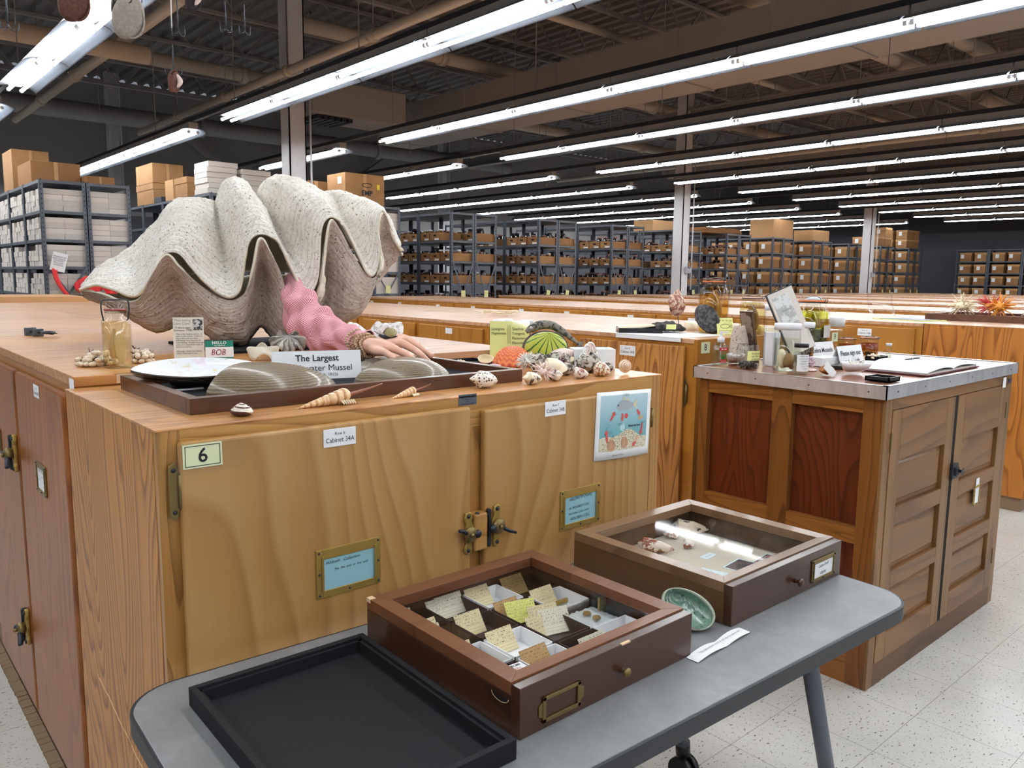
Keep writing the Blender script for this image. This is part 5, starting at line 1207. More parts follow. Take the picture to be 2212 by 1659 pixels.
fshell('purple_whelk', 'dark purple and white whelk half hidden in the heap', .05, .015, 'purple_blot', (1.47, 1.505, TT), (0, 0, .5), .35)
fshell('striped_murex', 'pale grey murex lying behind the marbled cone', .06, .018, 'barnacle', (1.56, 1.545, TT), (0, 0, -.4), .4)
for i, (x, y, r, s) in enumerate([(1.56, 1.66, .03, 3), (1.60, 1.62, .034, 5), (1.665, 1.56, .03, 9), (1.71, 1.53, .017, 11), (1.42, 1.60, .012, 2)]):
    b = MB(); rg = random.Random(s)
    def rk(u, v, r=r, s=s):
        a, e = v * 2 * PI, (u - .5) * PI; d = Vector((math.cos(e) * math.cos(a) * 1.25, math.cos(e) * math.sin(a), math.sin(e) * .8)); return d * r * (1 + .25 * mnoise.noise(d * 2.5 + Vector((s, 0, 0))) + .12 * mnoise.noise(d * 7))
    o = shell('encrusted_shell', 'encrusted grey brown shell %s' % ['at the back of the heap', 'under the helmet shell', 'under the carrier shell', 'beside the turban shell', 'behind the tented shell'][i], 'shell', MB().grid(rk, 24, 36, cv=True), M_['barnacle'], (x, y, TT)); drop(o, TT)
# carrier shell: a cone of little bivalves
t = thing('carrier_shell', 'tall carrier shell covered with small cupped shells, before the white box', 'shell', (1.695, 1.585, TT))
MB().lathe([(.036, 0), (.028, .03), (.016, .055), (.004, .07), (0, .071)], 20).build('core', M_['barnacle'], t)
for k in range(30):
    a = k * 2.4; h = .008 + .066 * (k / 30); r = .050 * (1 - h / .100)
    o = bivalve(.030, .025, .007, .5, nu=7, nv=18); m = 'shell_pink' if k % 4 == 0 else ('shell_purple' if k == 21 else 'shell_white')
    for i, (x, y, z) in enumerate(o.v): o.v[i] = (x, y, -z)
    o.xf(Matrix.Translation((r * math.cos(a), r * math.sin(a), h)) @ Matrix.Rotation(a, 4, 'Z') @ Matrix.Rotation(1.05, 4, 'Y')); o.build('cupped_shell', M_[m], t, solid=(.001,))
spinyshell('cluster_shell', 'mixed cluster of small dark shells glued together in the heap', .022, 40, .012, 'purple_blot', (1.585, 1.60, TT), 12, thick=.004)
# white coral like clam behind the hand
t = thing('white_clam', 'frilly white clam shell lying behind the plastic hand', 'shell', (1.375, 2.25, TR), -.3)
bivalve(.19, .12, .055, .5, flute=5, nv=90).build('upper_shell', M_['white_coral'], t, solid=(.002,)); bivalve(.16, .10, .02, .5, flute=5, nv=90).build('lower_shell', M_['shell_white'], t, loc=(.03, -.01, 0), solid=(.002,))
MB().box(.02, -.06, 0, .17, .04, .006).build('paper_pad', M_['paper'], t)
# snail sitting on the hand
t = thing('toy_snail', 'olive coiled snail model crawling on the back of the plastic hand', 'snail', (1.195, 1.868, 1.262), -.6)
whorls(.021, .013, 3.4).xf(Matrix.Translation((0, -.002, .013)) @ Matrix.Rotation(.8, 4, 'X') @ Matrix.Diagonal((.85, .85, .85, 1))).build('coil', M_['whorl_olive'], t)
MB().tube(smooth_path([(.02, 0, .002), (0, 0, .003), (-.02, 0, .004), (-.032, 0, .009)], 4), [.002, .004, .0055, .006, .006, .006, .006, .006, .0055, .005, .0045, .004, .003], 8).build('foot', M_['iron'], t)
MB().tube([(-.03, 0, .009), (-.046, -.003, .02)], .0008, 5).tube([(-.03, 0, .009), (-.044, .006, .017)], .0008, 5).build('tentacle', M_['iron'], t)
# small black tray with sponge, yellow card, three jars, painted mussel with fish
t = thing('black_dish', 'flat black tray with a pale crumbly specimen behind the wooden tray', 'tray', (1.47, 1.93, TT), -.1)
MB().box(-.10, -.055, 0, .10, .055, .003).box(-.10, -.055, 0, -.097, .055, .014).box(.097, -.055, 0, .10, .055, .014).box(-.10, -.055, 0, .10, -.052, .014).box(-.10, .052, 0, .10, .055, .014).build('dish', M_['black_plastic'], t)
tag(pieces(None, 40, .03, .004, .012, .007, 'shell_cream', 'crumbly_specimen', 4), 'pale crumbly specimen lying in the flat black tray', 'specimen').location = (1.47, 1.93, TT)
shell('limpet_shell', 'small white limpet with a yellow inside beside the orange scallop', 'shell', bowl(bivalve(.045, .036, .015, .5)).xf(Matrix.Translation((0, 0, -.03))), M_['shell_cream'], (1.515, 1.845, TT + .016), (.7, 0, -.6), solid=(.0015,))
fshell('lilac_spindle', 'slim lilac shell lying before the flat black tray', .07, .007, 'shell_lilac', (1.50, 1.80, TT), (0, 0, -.2), .5)
t = thing('genus_card', 'pale yellow card listing Lasmigona and Quadrula genera beside the painted mussel', 'card', (1.735, 1.985, TT), rot=(-.13, 0, -.62))
MB().box(-.066, 0, 0, .066, .002, .125).build('card_sheet', M_['yellow_paper'], t); MB().box(-.068, -.0015, -.001, .068, -.0009, .127).build('sleeve_film', M_['film'], t)
text('Lasmigona\nMegalonaias', .0125, M_['ink'], t, (-.061, -.0018, .092), FRONT, 'LEFT', cw=.82, ls=1.15); text('Quadrula\nTritogonia\nPlectomerus\nElliptoideus', .0125, M_['ink'], t, (.008, -.0018, .076), FRONT, 'LEFT', cw=.82, ls=1.25)
MB().box(-.006, -.0018, .05, -.005, -.001, .112).box(.001, -.0018, .05, .002, -.001, .112).build('arrow', M_['ink'], t)
for i, (x, y) in enumerate([(1.80, 2.01), (1.83, 2.12), (1.70, 2.02)]): pass
for i, (x, y) in enumerate([(1.735, 2.045), (1.785, 2.06), (1.81, 1.985)]):
    jar('small clear jar with white lid %s the yellow genus card' % ['behind', 'farthest behind', 'at the edge of'][i], (x, y, TT), .0235, .118, None, 0, 'white_plastic', .014)
# ------------------------------------------------------------------ painted mussel with the fish lure
t = thing('painted_mussel', 'upright mussel model painted yellow green with dark green rays', 'shell model', (1.70, 1.775, TT), -.62)
mb = bivalve(.135, .125, .038, .55, nu=26, nv=96, pw=.55); mb.xf(Matrix.Translation((0, 0, .052)) @ Matrix.Rotation(PI / 2 - .12, 4, 'X')); mb.build('painted_valve', M_['green_mussel_paint'], t, solid=(.004,))
mb = bivalve(.145, .13, .02, .55, nu=16, nv=60); mb.xf(Matrix.Translation((0, .008, .053)) @ Matrix.Rotation(PI / 2 - .12, 4, 'X')); mb.build('rear_valve', M_['rock_dark'], t, solid=(.003,))
MB().box(-.07, -.035, 0, .07, .03, .010).build('base', M_['barnacle'], t, bevel=.004)
f = thing('fish_lure', 'grey speckled fish model arched over the painted mussel', 'fish model', (1.70, 1.775, TT + .002), -.62)
m_blot('fish_grey', (128, 122, 112), (52, 50, 48), 75, .56, .5, .1, 'n')
fb = MB(); fb.tube(smooth_path([(-.062, 0, .100), (-.045, 0, .112), (-.02, 0, .122), (.015, 0, .122), (.045, .0, .108), (.075, 0, .085), (.098, 0, .068)], 5), [v.x for v in smooth_path([(r, 0, 0) for r in (.006, .0125, .014, .013, .011, .008, .005)], 5)], 12)
fb.build('fish_body', M_['fish_grey'], f)
MB().prism([(-.0, 0), (.03, .012), (.052, .010), (.072, -.004), (.06, -.01)], -.0015, .0015, 0, Matrix.Translation((0, 0, .122)) @ Matrix.Rotation(PI / 2, 4, 'X') @ Matrix.Rotation(-.45, 4, 'Z')).build('dorsal_fin', M_['fish_grey'], f)
MB().prism([(0, .004), (.022, .014), (.026, -.012), (0, -.004)], -.001, .001, 0, Matrix.Translation((.094, 0, .070)) @ Matrix.Rotation(PI / 2, 4, 'X') @ Matrix.Rotation(-.6, 4, 'Z')).build('tail_fin', M_['fish_grey'], f)
MB().lathe([(0, .0035), (.003, .002), (.0042, -.001)], 12, 0, Matrix.Translation((-.048, -.0115, .114)) @ Matrix.Rotation(PI / 2, 4, 'X')).build('eye', M_['paper'], f)
MB().lathe([(0, .0042), (.0018, .0034)], 8, 0, Matrix.Translation((-.048, -.0115, .114)) @ Matrix.Rotation(PI / 2, 4, 'X')).build('pupil', M_['ink'], f)
t = thing('white_carton', 'small white cardboard box with printed lid at the back of the shell heap', 'box', (1.745, 1.62, TT), -.62)
MB().box(-.062, -.04, 0, .062, .04, .062).build('box_body', M_['paper'], t, bevel=.001); MB().box(-.05, -.03, .062, .05, .03, .0626).build('printed_lid', m_blot('lid_print', (210, 222, 236), (70, 90, 130), 60, .56, .5, 0, 'n'), t)
# ------------------------------------------------------------------ mussel life cycle poster
PO = thing('poster', 'mussel life cycle poster pinned on the cabinet door under label 34B', 'poster', (1.509, 1.388, .955), rot=(0, .035, 0))
pw, ph = .222, .182
def bend(p): return (p[0], -.0012 - .006 * math.sin(PI * max(0, min(1, p[0] / pw))) * (1 - p[2] / ph) - .0012 * max(0, (p[0] / pw - .8)), p[2])
MB().grid(lambda u, v: bend((pw * u, 0, ph * v)), 16, 8).build('sheet', M_['paper'], PO, solid=(.0004,))
def m_sea():
    N = NT('poster_sea'); uv = N.n('ShaderNodeTexCoord').outputs['UV']; sp = N.n('ShaderNodeSeparateXYZ'); N.l(uv, sp.inputs[0])
    M_['poster_sea'] = N.bsdf(N.ramp(sp.outputs[1], [(0, lin((92, 156, 166))), (.35, lin((116, 176, 184))), (1, lin((188, 212, 224)))]), .5)
m_sea(); m_blot('poster_sand', (214, 206, 182), (170, 160, 132), 150, .36)
px0, px1, pz0, pz1 = .016, .208, .022, .172
def pg(u0, u1, v0, v1, off, nu=16, nv=6, top=None):
    def f(u, v):
        x = u0 + (u1 - u0) * u; z = v0 + ((v1 if top is None else top(x)) - v0) * v; q = bend((x, 0, z)); return (q[0], q[1] - off, q[2])
    return MB().grid(f, nu, nv)
pg(px0, px1, pz0, pz1, .0004).build('printed_sea', M_['poster_sea'], PO)
pg(px0, px1, pz0, pz0 + .04, .0006, top=lambda x: pz0 + .040 + .010 * math.sin((x - .02) * 26 - 1) + .006 * math.sin(x * 60)).build('printed_sand', M_['poster_sand'], PO)
def pp(b, pts, off=.0012, m=0):
    q = []
    for x, z in pts: w = bend((x, 0, z)); q.append((w[0], w[1] - off, w[2]))
    b.poly(q, m)
flat('poster_red', (214, 84, 78), .5); flat('fish_silver', (168, 174, 182), .4); flat('fish_fin', (206, 204, 176), .5); flat('clam_tan', (206, 164, 130), .5); flat('clam_line', (150, 108, 84), .5); flat('poster_pale', (176, 214, 222), .5)
b = MB()
pp(b, [(.078, .142), (.086, .152), (.10, .158), (.118, .157), (.136, .150), (.146, .147), (.158, .156), (.157, .144), (.158, .134), (.146, .139), (.13, .132), (.11, .128), (.092, .129), (.082, .133)])
b.build('fish_print', M_['fish_silver'], PO)
b = MB(); pp(b, [(.10, .158), (.106, .168), (.112, .160), (.125, .163), (.134, .151), (.118, .157)], .0013); pp(b, [(.146, .147), (.162, .160), (.160, .144), (.162, .130), (.146, .139)], .0013); pp(b, [(.128, .133), (.136, .126), (.138, .134)], .0013); b.build('fin_print', M_['fish_fin'], PO)
b = MB(); pp(b, [(.084 + .0022 * math.cos(a), .144 + .0025 * math.sin(a)) for a in [i * PI / 5 for i in range(10)]], .0016); b.build('eye_print', M_['ink'], PO)
def arrow(b, x0, z0, x1, z1, w=.0042):
    d = Vector((x1 - x0, z1 - z0)); L = d.length; d.normalize(); n = Vector((-d.y, d.x)); e = Vector((x1, z1)); s = Vector((x0, z0)); k = e - d * .009
    pp(b, [tuple(s + n * w * .6), tuple(s - n * w * .6), tuple(k - n * w), tuple(k - n * w * 1.9), tuple(e), tuple(k + n * w * 1.9), tuple(k + n * w)], .0014)
b = MB()
for a in ((.055, .104, .072, .128), (.046, .046, .040, .080), (.163, .128, .176, .112), (.188, .090, .182, .056), (.162, .040, .147, .028)): arrow(b, *a)
b.build('arrow_print', M_['poster_red'], PO)
b = MB()
for cx_, cz_, rr in ((.061, .022 + .016, .017), (.113, .022 + .020, .0155), (.166, .050, .007), (.175, .104, .0055), (.184, .106, .0055)):
    pp(b, [(cx_ + rr * math.cos(a) * (1.0 if math.sin(a) < .3 else .8), cz_ + rr * 1.02 * math.sin(a)) for a in [i * PI / 9 for i in range(18)]], .0012)
b.build('clam_print', M_['clam_tan'], PO)
b = MB()
for cx_, cz_, rr in ((.061, .038, .017), (.113, .042, .0155)):
    for q in (.75, .5, .25):
        pts = [(cx_ + rr * q * math.cos(a), -.0022, cz_ + rr * q * math.sin(a) + rr * .2 * (1 - q)) for a in [i * PI / 12 for i in range(25)]]
        b.tube([(x, bend((x, 0, z))[1] - .0014, z) for x, y, z in pts], .0004, 4)
b.build('ring_print', M_['clam_line'], PO)
b = MB(); pp(b, [(.104 + .010 * math.cos(a), .084 + .011 * math.sin(a)) for a in [i * PI / 8 for i in range(16)]], .0009); b.build('bubble_print', M_['poster_pale'], PO)
b = MB(); rg = random.Random(2)
for i in range(60): x, z = rg.gauss(.045, .010), rg.gauss(.092, .011); pp(b, [(x, z), (x + .0009, z), (x + .0009, z + .0009), (x, z + .0009)], .0012)
b.build('dot_print', M_['ink'], PO)
b = MB(); pp(b, [(.098, .122), (.106, .120), (.107, .108), (.104, .101), (.098, .100)], .0012); pp(b, [(.118 + .007 * math.cos(a), .114 + .007 * math.sin(a)) for a in [i * PI / 7 for i in range(14)]], .0012); b.build('larva_print', M_['poster_red'], PO)
text('Mussel Life Cycle', .0068, M_['ink'], PO, (.150, -.0075, .086), FRONT, bold=.04)
text('(Mussels of Ohio)', .0062, M_['ink'], PO, (.085, -.0085, .010), FRONT, shear=.4)
for i, (s, x, z) in enumerate((('Fish host', .073, .122), ('released juvenile\nmussels settle', .092, .093), ('glochidia attach\nto the gills', .185, .092), ('glochidia', .056, .074), ('adult\nfemale', .064, .062), ('juvenile', .185, .060), ('male', .086, .034))): text(s, .0035, M_['ink'], PO, (x, -.0072, z), FRONT)
for px_ in (.104, .114): MB().tube([(px_, -.004, .1715), (px_, -.012, .172)], .0035, 10).lathe([(0, .016), (.004, .012), (.0035, .008)], 10, 0, Matrix.Translation((px_, 0, .172)) @ Matrix.Rotation(PI / 2, 4, 'X')).build('clear_pin', M_['clear_glass'], PO)
# ================================================================== things on the second island
I2 = 1.1605
t = thing('black_box_tray', 'shallow black tray holding a long cream fossil shell on the second island', 'tray', (3.19, 2.64, I2), -.75)
MB().box(-.11, -.075, 0, .11, .075, .003).box(-.11, -.075, 0, -.107, .075, .026).box(.107, -.075, 0, .11, .075, .026).box(-.11, -.075, 0, .11, -.072, .026).box(-.11, .072, 0, .11, .075, .026).build('tray_body', M_['black_plastic'], t)
shell('long_fossil', 'long cream comb shaped shell lying in the black tray', 'shell', bivalve(.20, .07, .022, .1, ribs=30, ramp_=.0008, nv=120), M_['shell_cream'], (3.18, 2.65, I2 + .022), (0, -.12, -.75), solid=(.002,))
t = thing('paper_sheets', 'white papers lying over the edge of the second island under the black tray', 'paper', (3.04, 2.26, I2))
MB().box(0.0, 0, 0, .36, .42, .0012).build('top_sheet', M_['paper'], t); MB().hexa([(-.004, .0, -.018), (-.004, .40, -.020), (-.0045, .40, -.02), (-.0045, 0, -.018), (-.004, 0, .0012), (-.004, .40, .0012), (-.0045, .40, .0012), (-.0045, 0, .0012)]).box(-.0045, 0, 0, .0, .42, .0012).build('drooping_edge', M_['paper'], t)
t = thing('mounted_snail', 'big brown streaked snail shell on a wire stuck in a dark rock', 'shell', (3.31, 2.55, I2), -.7)
b = MB()
def rock(u, v, rr=.075):
    a, e = v * 2 * PI, (u - .5) * PI; d = Vector((math.cos(e) * math.cos(a) * 1.1, math.cos(e) * math.sin(a) * .7, max(-.3, math.sin(e)) * .5)); return d * rr * (1 + .3 * mnoise.noise(d * 3)) + Vector((0, 0, .02))
MB().grid(rock, 24, 30, cv=True).build('rock_base', M_['rock_dark'], t)
MB().tube(smooth_path([(.05, 0, .02), (.055, -.01, .05), (.05, 0, .10), (.05, 0, .14)], 4), .002, 6).build('wire', M_['iron'], t)
m_band('achatina', (214, 180, 158), (150, 90, 76), 26, .45, .35, .4, 3.5, 0, .2)
sp_ = spiral(5, .015, .100, .088, .040, flat_=1.35); sp_.xf(Matrix.Translation((.05, 0, .225)) @ Matrix.Rotation(.2, 4, 'Y')); sp_.build('snail_shell', M_['achatina'], t)
MB().box(-.02, -.055, .032, .03, -.0545, .058).xf(Matrix.Rotation(.2, 4, 'X')).build('yellow_label', M_['yellow_paper'], t)
t = thing('fish_card', 'yellow drawing card with a fish outline leaning by the rough oyster', 'card', (3.46, 2.30, I2), rot=(-.25, 0, -.5))
MB().box(-.045, 0, 0, .045, .001, .085).build('card_sheet', M_['yellow_paper'], t)
b = MB().tube([(.026 * math.cos(a), -.001, .042 + .011 * math.sin(a)) for a in [i * PI / 10 for i in range(20)]], .0009, 4, closed=True).tube([(.026, -.001, .042), (.036, -.001, .052), (.036, -.001, .032), (.026, -.001, .042)], .0009, 4)
for i in range(4): b.tube([(-.035 + .02 * i, -.001, .07), (-.022 + .02 * i, -.001, .071)], .0012, 4)
for i in range(8): b.tube([(-.035 + .009 * i, -.001, .015 + .004 * (i % 2)), (-.029 + .009 * i, -.001, .019)], .001, 4)
b.build('drawing', M_['ink'], t)
BJ = jar('largest clamp jar of amber fluid with pale tissue, behind the rough oyster', (3.52, 2.42, I2), .078, .27, 'liquid_amber', .86, clamp=True, neck=.74)
tissue(BJ, [([(-.02, 0, .03), (-.035, .01, .12), (-.01, 0, .2)], [.02, .032, .012], 1), ([(.025, .01, .03), (.04, 0, .1), (.012, 0, .19)], [.015, .022, .01], 1), ([(0, -.03, .05), (.01, -.02, .13), (0, 0, .22)], [.012, .02, .006], 1)], 'tissue_tan')
BJ2 = jar('clamp jar with pink gasket and folded pale tissue, beside the framed page', (3.60, 2.24, I2), .064, .19, 'liquid_pale', .84, clamp=True, neck=.82, gasket='nail')
tissue(BJ2, [([(-.02, -.01, .02), (-.03, 0, .08), (-.005, 0, .15)], [.014, .024, .008], 1), ([(.02, 0, .02), (.034, 0, .07), (.01, 0, .14)], [.012, .02, .006], 1)], 'tissue_brown')
ob = bivalve(.17, .12, .035, .25, nu=26, nv=60, pw=.6); ob.xf(Matrix.Rotation(PI / 2 - .15, 4, 'X') @ Matrix.Rotation(-.9, 4, 'Z'))
drop(shell('rough_oyster', 'large dark rough fan shell standing up on the second island', 'shell', ob, M_['oyster_rough'], (3.42, 2.38, I2 + .08), (0, 0, -.7), solid=(.006,)), I2)
for i, (x, y) in enumerate([(3.62, 2.62), (3.72, 2.30)]): shell('cream_shell', 'cream cockle shell %s on the second island' % ['behind the wire mounted snail', 'near the pink gasket jar'][i], 'shell', bivalve(.14, .10, .05, .4), M_['shell_cream'], (x, y, I2), (0, 0, .4 + i), solid=(.003,))
t = thing('dried_grass', 'pale curled fibres lying on the second island top', 'fibres', (3.75, 4.4, I2)); rg = random.Random(6)
b = MB()
for i in range(6): b.tube(smooth_path([(rg.uniform(-.2, .2), rg.uniform(-.15, .15), rg.uniform(.003, .04)) for k in range(5)], 5), .003, 5)
b.build('fibres', M_['shell_cream'], t)
# things on the third island
t = thing('shell_tray', 'dark wooden tray of spiny colourful shells at the edge of the frame', 'tray', (6.22, 1.42, 1.1625), 0)
MB().box(0, 0, 0, .03, 1.0, .045).box(.62, 0, 0, .65, 1.0, .045).box(.03, 0, 0, .62, .03, .045).box(.03, .97, 0, .62, 1.0, .045).box(.03, .03, 0, .62, .97, .008).build('tray_frame', M_['oak_tray'], t)
for i, (x, y, m, s, lb) in enumerate([(6.36, 2.22, 'shell_cream', 1, 'cream'), (6.38, 1.98, 'shell_orange', 2, 'bright orange'), (6.38, 1.74, 'pink_spine', 3, 'pink'), (6.66, 2.12, 'poster_red', 4, 'red brown'), (6.60, 1.62, 'pink_spine', 5, 'rose coloured'), (6.72, 1.85, 'barnacle', 6, 'grey frilled')]):
    spinyshell('spiny_shell', '%s spiny oyster shell in the dark tray on the third island' % lb, .05, 80, .07 if i < 5 else .02, m, (x, y, 1.171), s, z=1.171, thick=.004)
t = thing('open_booklet', 'open booklet with one page raised on the third island top', 'book', (6.05, 2.55, 1.1605), -.3)
MB().box(-.14, -.3, 0, .14, .1, .006).build('booklet_page', M_['yellow_paper'], t); MB().box(-.13, -.28, .006, .12, .05, .008).build('printed_page', M_['steel_grey'], t)
MB().grid(lambda u, v: (-.13 + .26 * u, .12 + .05 * math.sin(v * 1.6), .006 + .19 * v), 6, 8).build('raised_page', M_['film'], t, solid=(.001,))
# ================================================================== things on the sign-in counter
GTZ = 1.0885
t = thing('hand_sanitizer', 'clear pump bottle of hand gel with red label and aloe picture', 'bottle', (2.745, 1.845, GTZ), -.6)
MB().lathe([(.030, 0), (.034, .006), (.034, .075), (.026, .088), (.013, .094), (.013, .1)], 28, 0, sq=3.2).xf(Matrix.Diagonal((1, .62, 1, 1))).build('bottle_body', M_['clear_glass'], t)
MB().lathe([(.027, .004), (.030, .01), (.030, .072), (.022, .084)], 24, 0, sq=3.2).xf(Matrix.Diagonal((1, .6, 1, 1))).build('gel', M_['liquid_clear'], t)
MB().lathe([(.0145, .094), (.0145, .112), (.006, .115), (.005, .130), (.007, .134), (.007, .138), (0, .139)], 16, 0).box(-.006, -.005, .131, .028, .005, .137, 0).build('pump', M_['white_plastic'], t)
MB().tube([(0, 0, .1), (0, 0, .02)], .002, 6).build('dip_tube', M_['white_plastic'], t)
lb = MB().box(-.012, -.0225, .062, .022, -.0215, .074).box(-.008, -.0225, .014, .018, -.0215, .026).build('red_label', M_['red_plastic'], t)
text('AL OE', .008, M_['paper'], t, (.005, -.0231, .068), FRONT, bold=.02); text('SANITIZER', .0046, M_['paper'], t, (.005, -.0231, .020), FRONT)
flat('leaf_green', (52, 122, 58), .5); b = MB()
for k in range(7): a = -.9 + k * .3; b.poly([(.004 - .003, -.022, .027), (.004 + .003, -.022, .027), (.004 + .022 * math.sin(a), -.022, .027 + .028 * math.cos(a))])
b.build('aloe_print', M_['leaf_green'], t)
t = thing('abalone_dish', 'white lined dark bowl shell between the gel bottle and the note jar', 'shell', (2.83, 1.83, GTZ))
bowl(bivalve(.085, .07, .04, .5), .8).build('inside', M_['white_coral'], t, solid=(.002,)); bowl(bivalve(.088, .073, .04, .5), .8).build('outside', M_['rock_dark'], t, loc=(0, 0, -.001))
NJ = jar('short wide jar with yellow handwritten note and dark shells', (2.755, 1.725, GTZ), .044, .098, None, 0, None, neck=.9)
pieces(NJ, 60, .038, .006, .022, .009, 'rock_dark', 'shell_pieces', 3)
MB().grid(lambda u, v: (.0448 * math.sin(-.75 + 1.5 * u), -.0448 * math.cos(-.75 + 1.5 * u), .034 + .038 * v), 12, 2).build('note', M_['yellow_paper'], NJ, rot=(0, 0, -.3))
for i, s in enumerate(('Old shells are often', 'fragile.  Please take', 'care when handling')): text(s, .0072, M_['ink'], NJ, (.0449 * math.sin(-.3), -.0449 * math.cos(-.3) - .002, .062 - .011 * i), (PI / 2, 0, -.3), shear=.3, cw=.8)
ce = MB().grid(lambda u, v: (.045 * math.cos(v * 2 * PI) * (1 - .55 * u ** 2), .02 * math.sin(v * 2 * PI), .155 * u), 12, 24, cv=True)
m_band('etched_shell', (196, 180, 164), (96, 84, 76), 5, .08, .5, .1, 6, 1, .05)
drop(shell('etched_shell', 'tall pale shell slab with dark scribbled lines behind the note jar', 'shell', ce, M_['etched_shell'], (2.885, 1.845, GTZ), (-.1, 0, -.5), solid=(.003,)), GTZ)
WJ = jar('large clear jar with white screw lid and a brown specimen', (2.825, 1.60, GTZ), .050, .165, 'liquid_clear', .74, 'white_plastic', .022, neck=.94)
tissue(WJ, [([(-.02, 0, .02), (0, -.01, .035), (.02, 0, .055)], [.012, .022, .014], 1), ([(.01, -.02, .012), (.03, 0, .02)], [.010, .014], 1)], 'tissue_brown')
bv = bivalve(.09, .06, .012, .4); bv.xf(Matrix.Translation((-.008, .015, .045)) @ Matrix.Rotation(1.2, 4, 'X') @ Matrix.Rotation(.9, 4, 'Z')); bv.build('shell_half', M_['shell_cream'], WJ, solid=(.001,))
SJ = jar('small clear jar with black lid and long printed label', (2.745, 1.495, GTZ), .027, .105, 'liquid_clear', .8, 'black_plastic', .013, neck=.9)
MB().grid(lambda u, v: (.0275 * math.sin(-1.1 + 2.2 * u), -.0275 * math.cos(-1.1 + 2.2 * u), .012 + .062 * v), 12, 2).build('label', M_['paper'], SJ, rot=(0, 0, -.5))
for i in range(6): text(['PRESERVED SPECIMEN', 'Freshwater mussel glochidia', 'Muskingum River', 'Washington Co.  Ohio', 'Coll. No.  1984', 'in  ethanol'][i], .0045, M_['ink'], SJ, (.028 * math.sin(-.5), -.028 * math.cos(-.5), .068 - .009 * i), (PI / 2, 0, -.5))
BRJ = jar('jar of mixed brown shell pieces with white lid before the big green jar', (3.14, 1.70, GTZ), .040, .158, 'liquid_brown', .77, 'white_plastic', .02, neck=.92)
pieces(BRJ, 260, .037, .008, .115, .009, 'shell_bits', 'shell_pieces', 8)
GJ = jar('big clamp jar with yellow green fluid over black zebra mussel shells', (3.38, 1.80, GTZ), .072, .262, 'liquid_green', .84, clamp=True, neck=.80)
MB().lathe([(.05, .008), (.066, .02), (.067, .128), (0, .13)], 20).build('mussel_mass_core', M_['shell_black'], GJ)
pieces(GJ, 420, .078, .012, .132, .012, 'shell_black', 'zebra_mussels', 9)
b = MB().box(-.028, -.0015, .095, .028, 0, .15); b.build('label', M_['white_box_b'], GJ, (.0, -.074, 0), (0, 0, 0))
TJ = jar('tall narrow jar with white lid behind the big green jar', (3.50, 1.86, GTZ), .034, .262, 'liquid_pale', .78, 'white_plastic', .02, neck=.9)
tissue(TJ, [([(0, 0, .03), (.006, 0, .12), (0, 0, .19)], [.008, .015, .006], 1)], 'tissue_tan')
jar('wide clear jar with white lid behind the framed page', (3.40, 2.0 - .14, GTZ), .0, .0) if False else None
KJ = jar('clear jar with crumpled white cap near the yellow 9 sign', (3.62, 1.80, GTZ), .036, .14, 'liquid_clear', .3, 'paper', .04, neck=.9)
for i, (x, y, r, h) in enumerate([(3.56, 1.72, .036, .085), (3.66, 1.66, .040, .09)]):
    o = jar('squat clamp jar with orange gasket, %s of the pair' % ('farther from the glass vial', 'nearer the glass vial')[i], (x, y, GTZ), r, h, 'liquid_brown', .7, clamp=True, neck=.95)
    pieces(o, 30, r * .85, .006, .02, .007, 'shell_black', 'mussels', 20 + i)
VJ = jar('tiny white capped glass vial standing near the guest book', (3.66, 1.57, GTZ), .013, .06, 'liquid_clear', .4, 'white_plastic', .010, neck=.95)
LJ = jar('clear jar with broad white lid behind the leaning framed page', (3.42 - .22, 1.87, GTZ), .052, .225, 'liquid_clear', .6, 'white_plastic', .024, neck=.92)
t = thing('framed_page', 'tall white book page in a dark frame leaning on the jars', 'book', (3.03, 1.69, GTZ + .035), rot=(0, 0, 0))
Mq = Matrix.Rotation(-.45, 4, 'Z') @ Matrix.Rotation(-.22, 4, 'X') @ Matrix.Rotation(-.36, 4, 'Y')
MB().box(0, 0, 0, .125, .006, .27).xf(Mq).build('page_board', M_['white_box'], t); MB().box(-.004, .006, -.002, .129, .012, .274).xf(Mq).build('backing', M_['steel_dark'], t)
MB().box(.012, -.001, .12, .095, 0, .25).xf(Mq).build('glossy_print', m_blot('glossy_print', (222, 224, 222), (184, 186, 182), 24, .52, .12, .8, 'n'), t)
for s, z in (('UNIONIDAE', .185), ('FAMILY OF MUSSELS', .115)):
    q = text(s, .009, M_['steel_grey'], t, (0, 0, 0)); q.matrix_basis = Mq @ Matrix.Translation((.058, -.002, z)) @ Matrix.Rotation(PI / 2, 4, 'X')
t = thing('dark_plaque', 'dark edged plaque standing edge on beside the framed page', 'plaque', (2.95, 1.80, GTZ), rot=(0, -.20, -.3)); MB().box(0, 0, 0, .01, .075, .22).build('board', M_['walnut'], t); MB().box(-.002, .006, .006, 0, .069, .214).build('picture', m_blot('dark_picture', (150, 134, 118), (80, 66, 60), 18, .5, .3, .3, 'n'), t)
t = thing('upright_plate', 'white upright holder with a dark slot behind the clear jar', 'holder', (2.905, 1.71, GTZ), -.3); MB().box(0, 0, 0, .012, .05, .135).box(.028, 0, 0, .04, .05, .135).box(0, .04, 0, .04, .05, .135).build('holder', M_['white_plastic'], t)
tag(MB().box(-.06, -.035, 0, .06, .035, .035).build('white_carton', M_['paper'], None, (3.12, 1.60, GTZ), (0, 0, -.1), bevel=.001), 'low open white box before the brown shell jar', 'box')
drop(spinyshell('pink_rosette', 'pink frilly rosette shell on a flat scallop beside the black lidded jar', .015, 46, .012, 'shell_lilac', (2.90, 1.545, GTZ), 15, z=GTZ + .006, thick=.003), GTZ + .007)
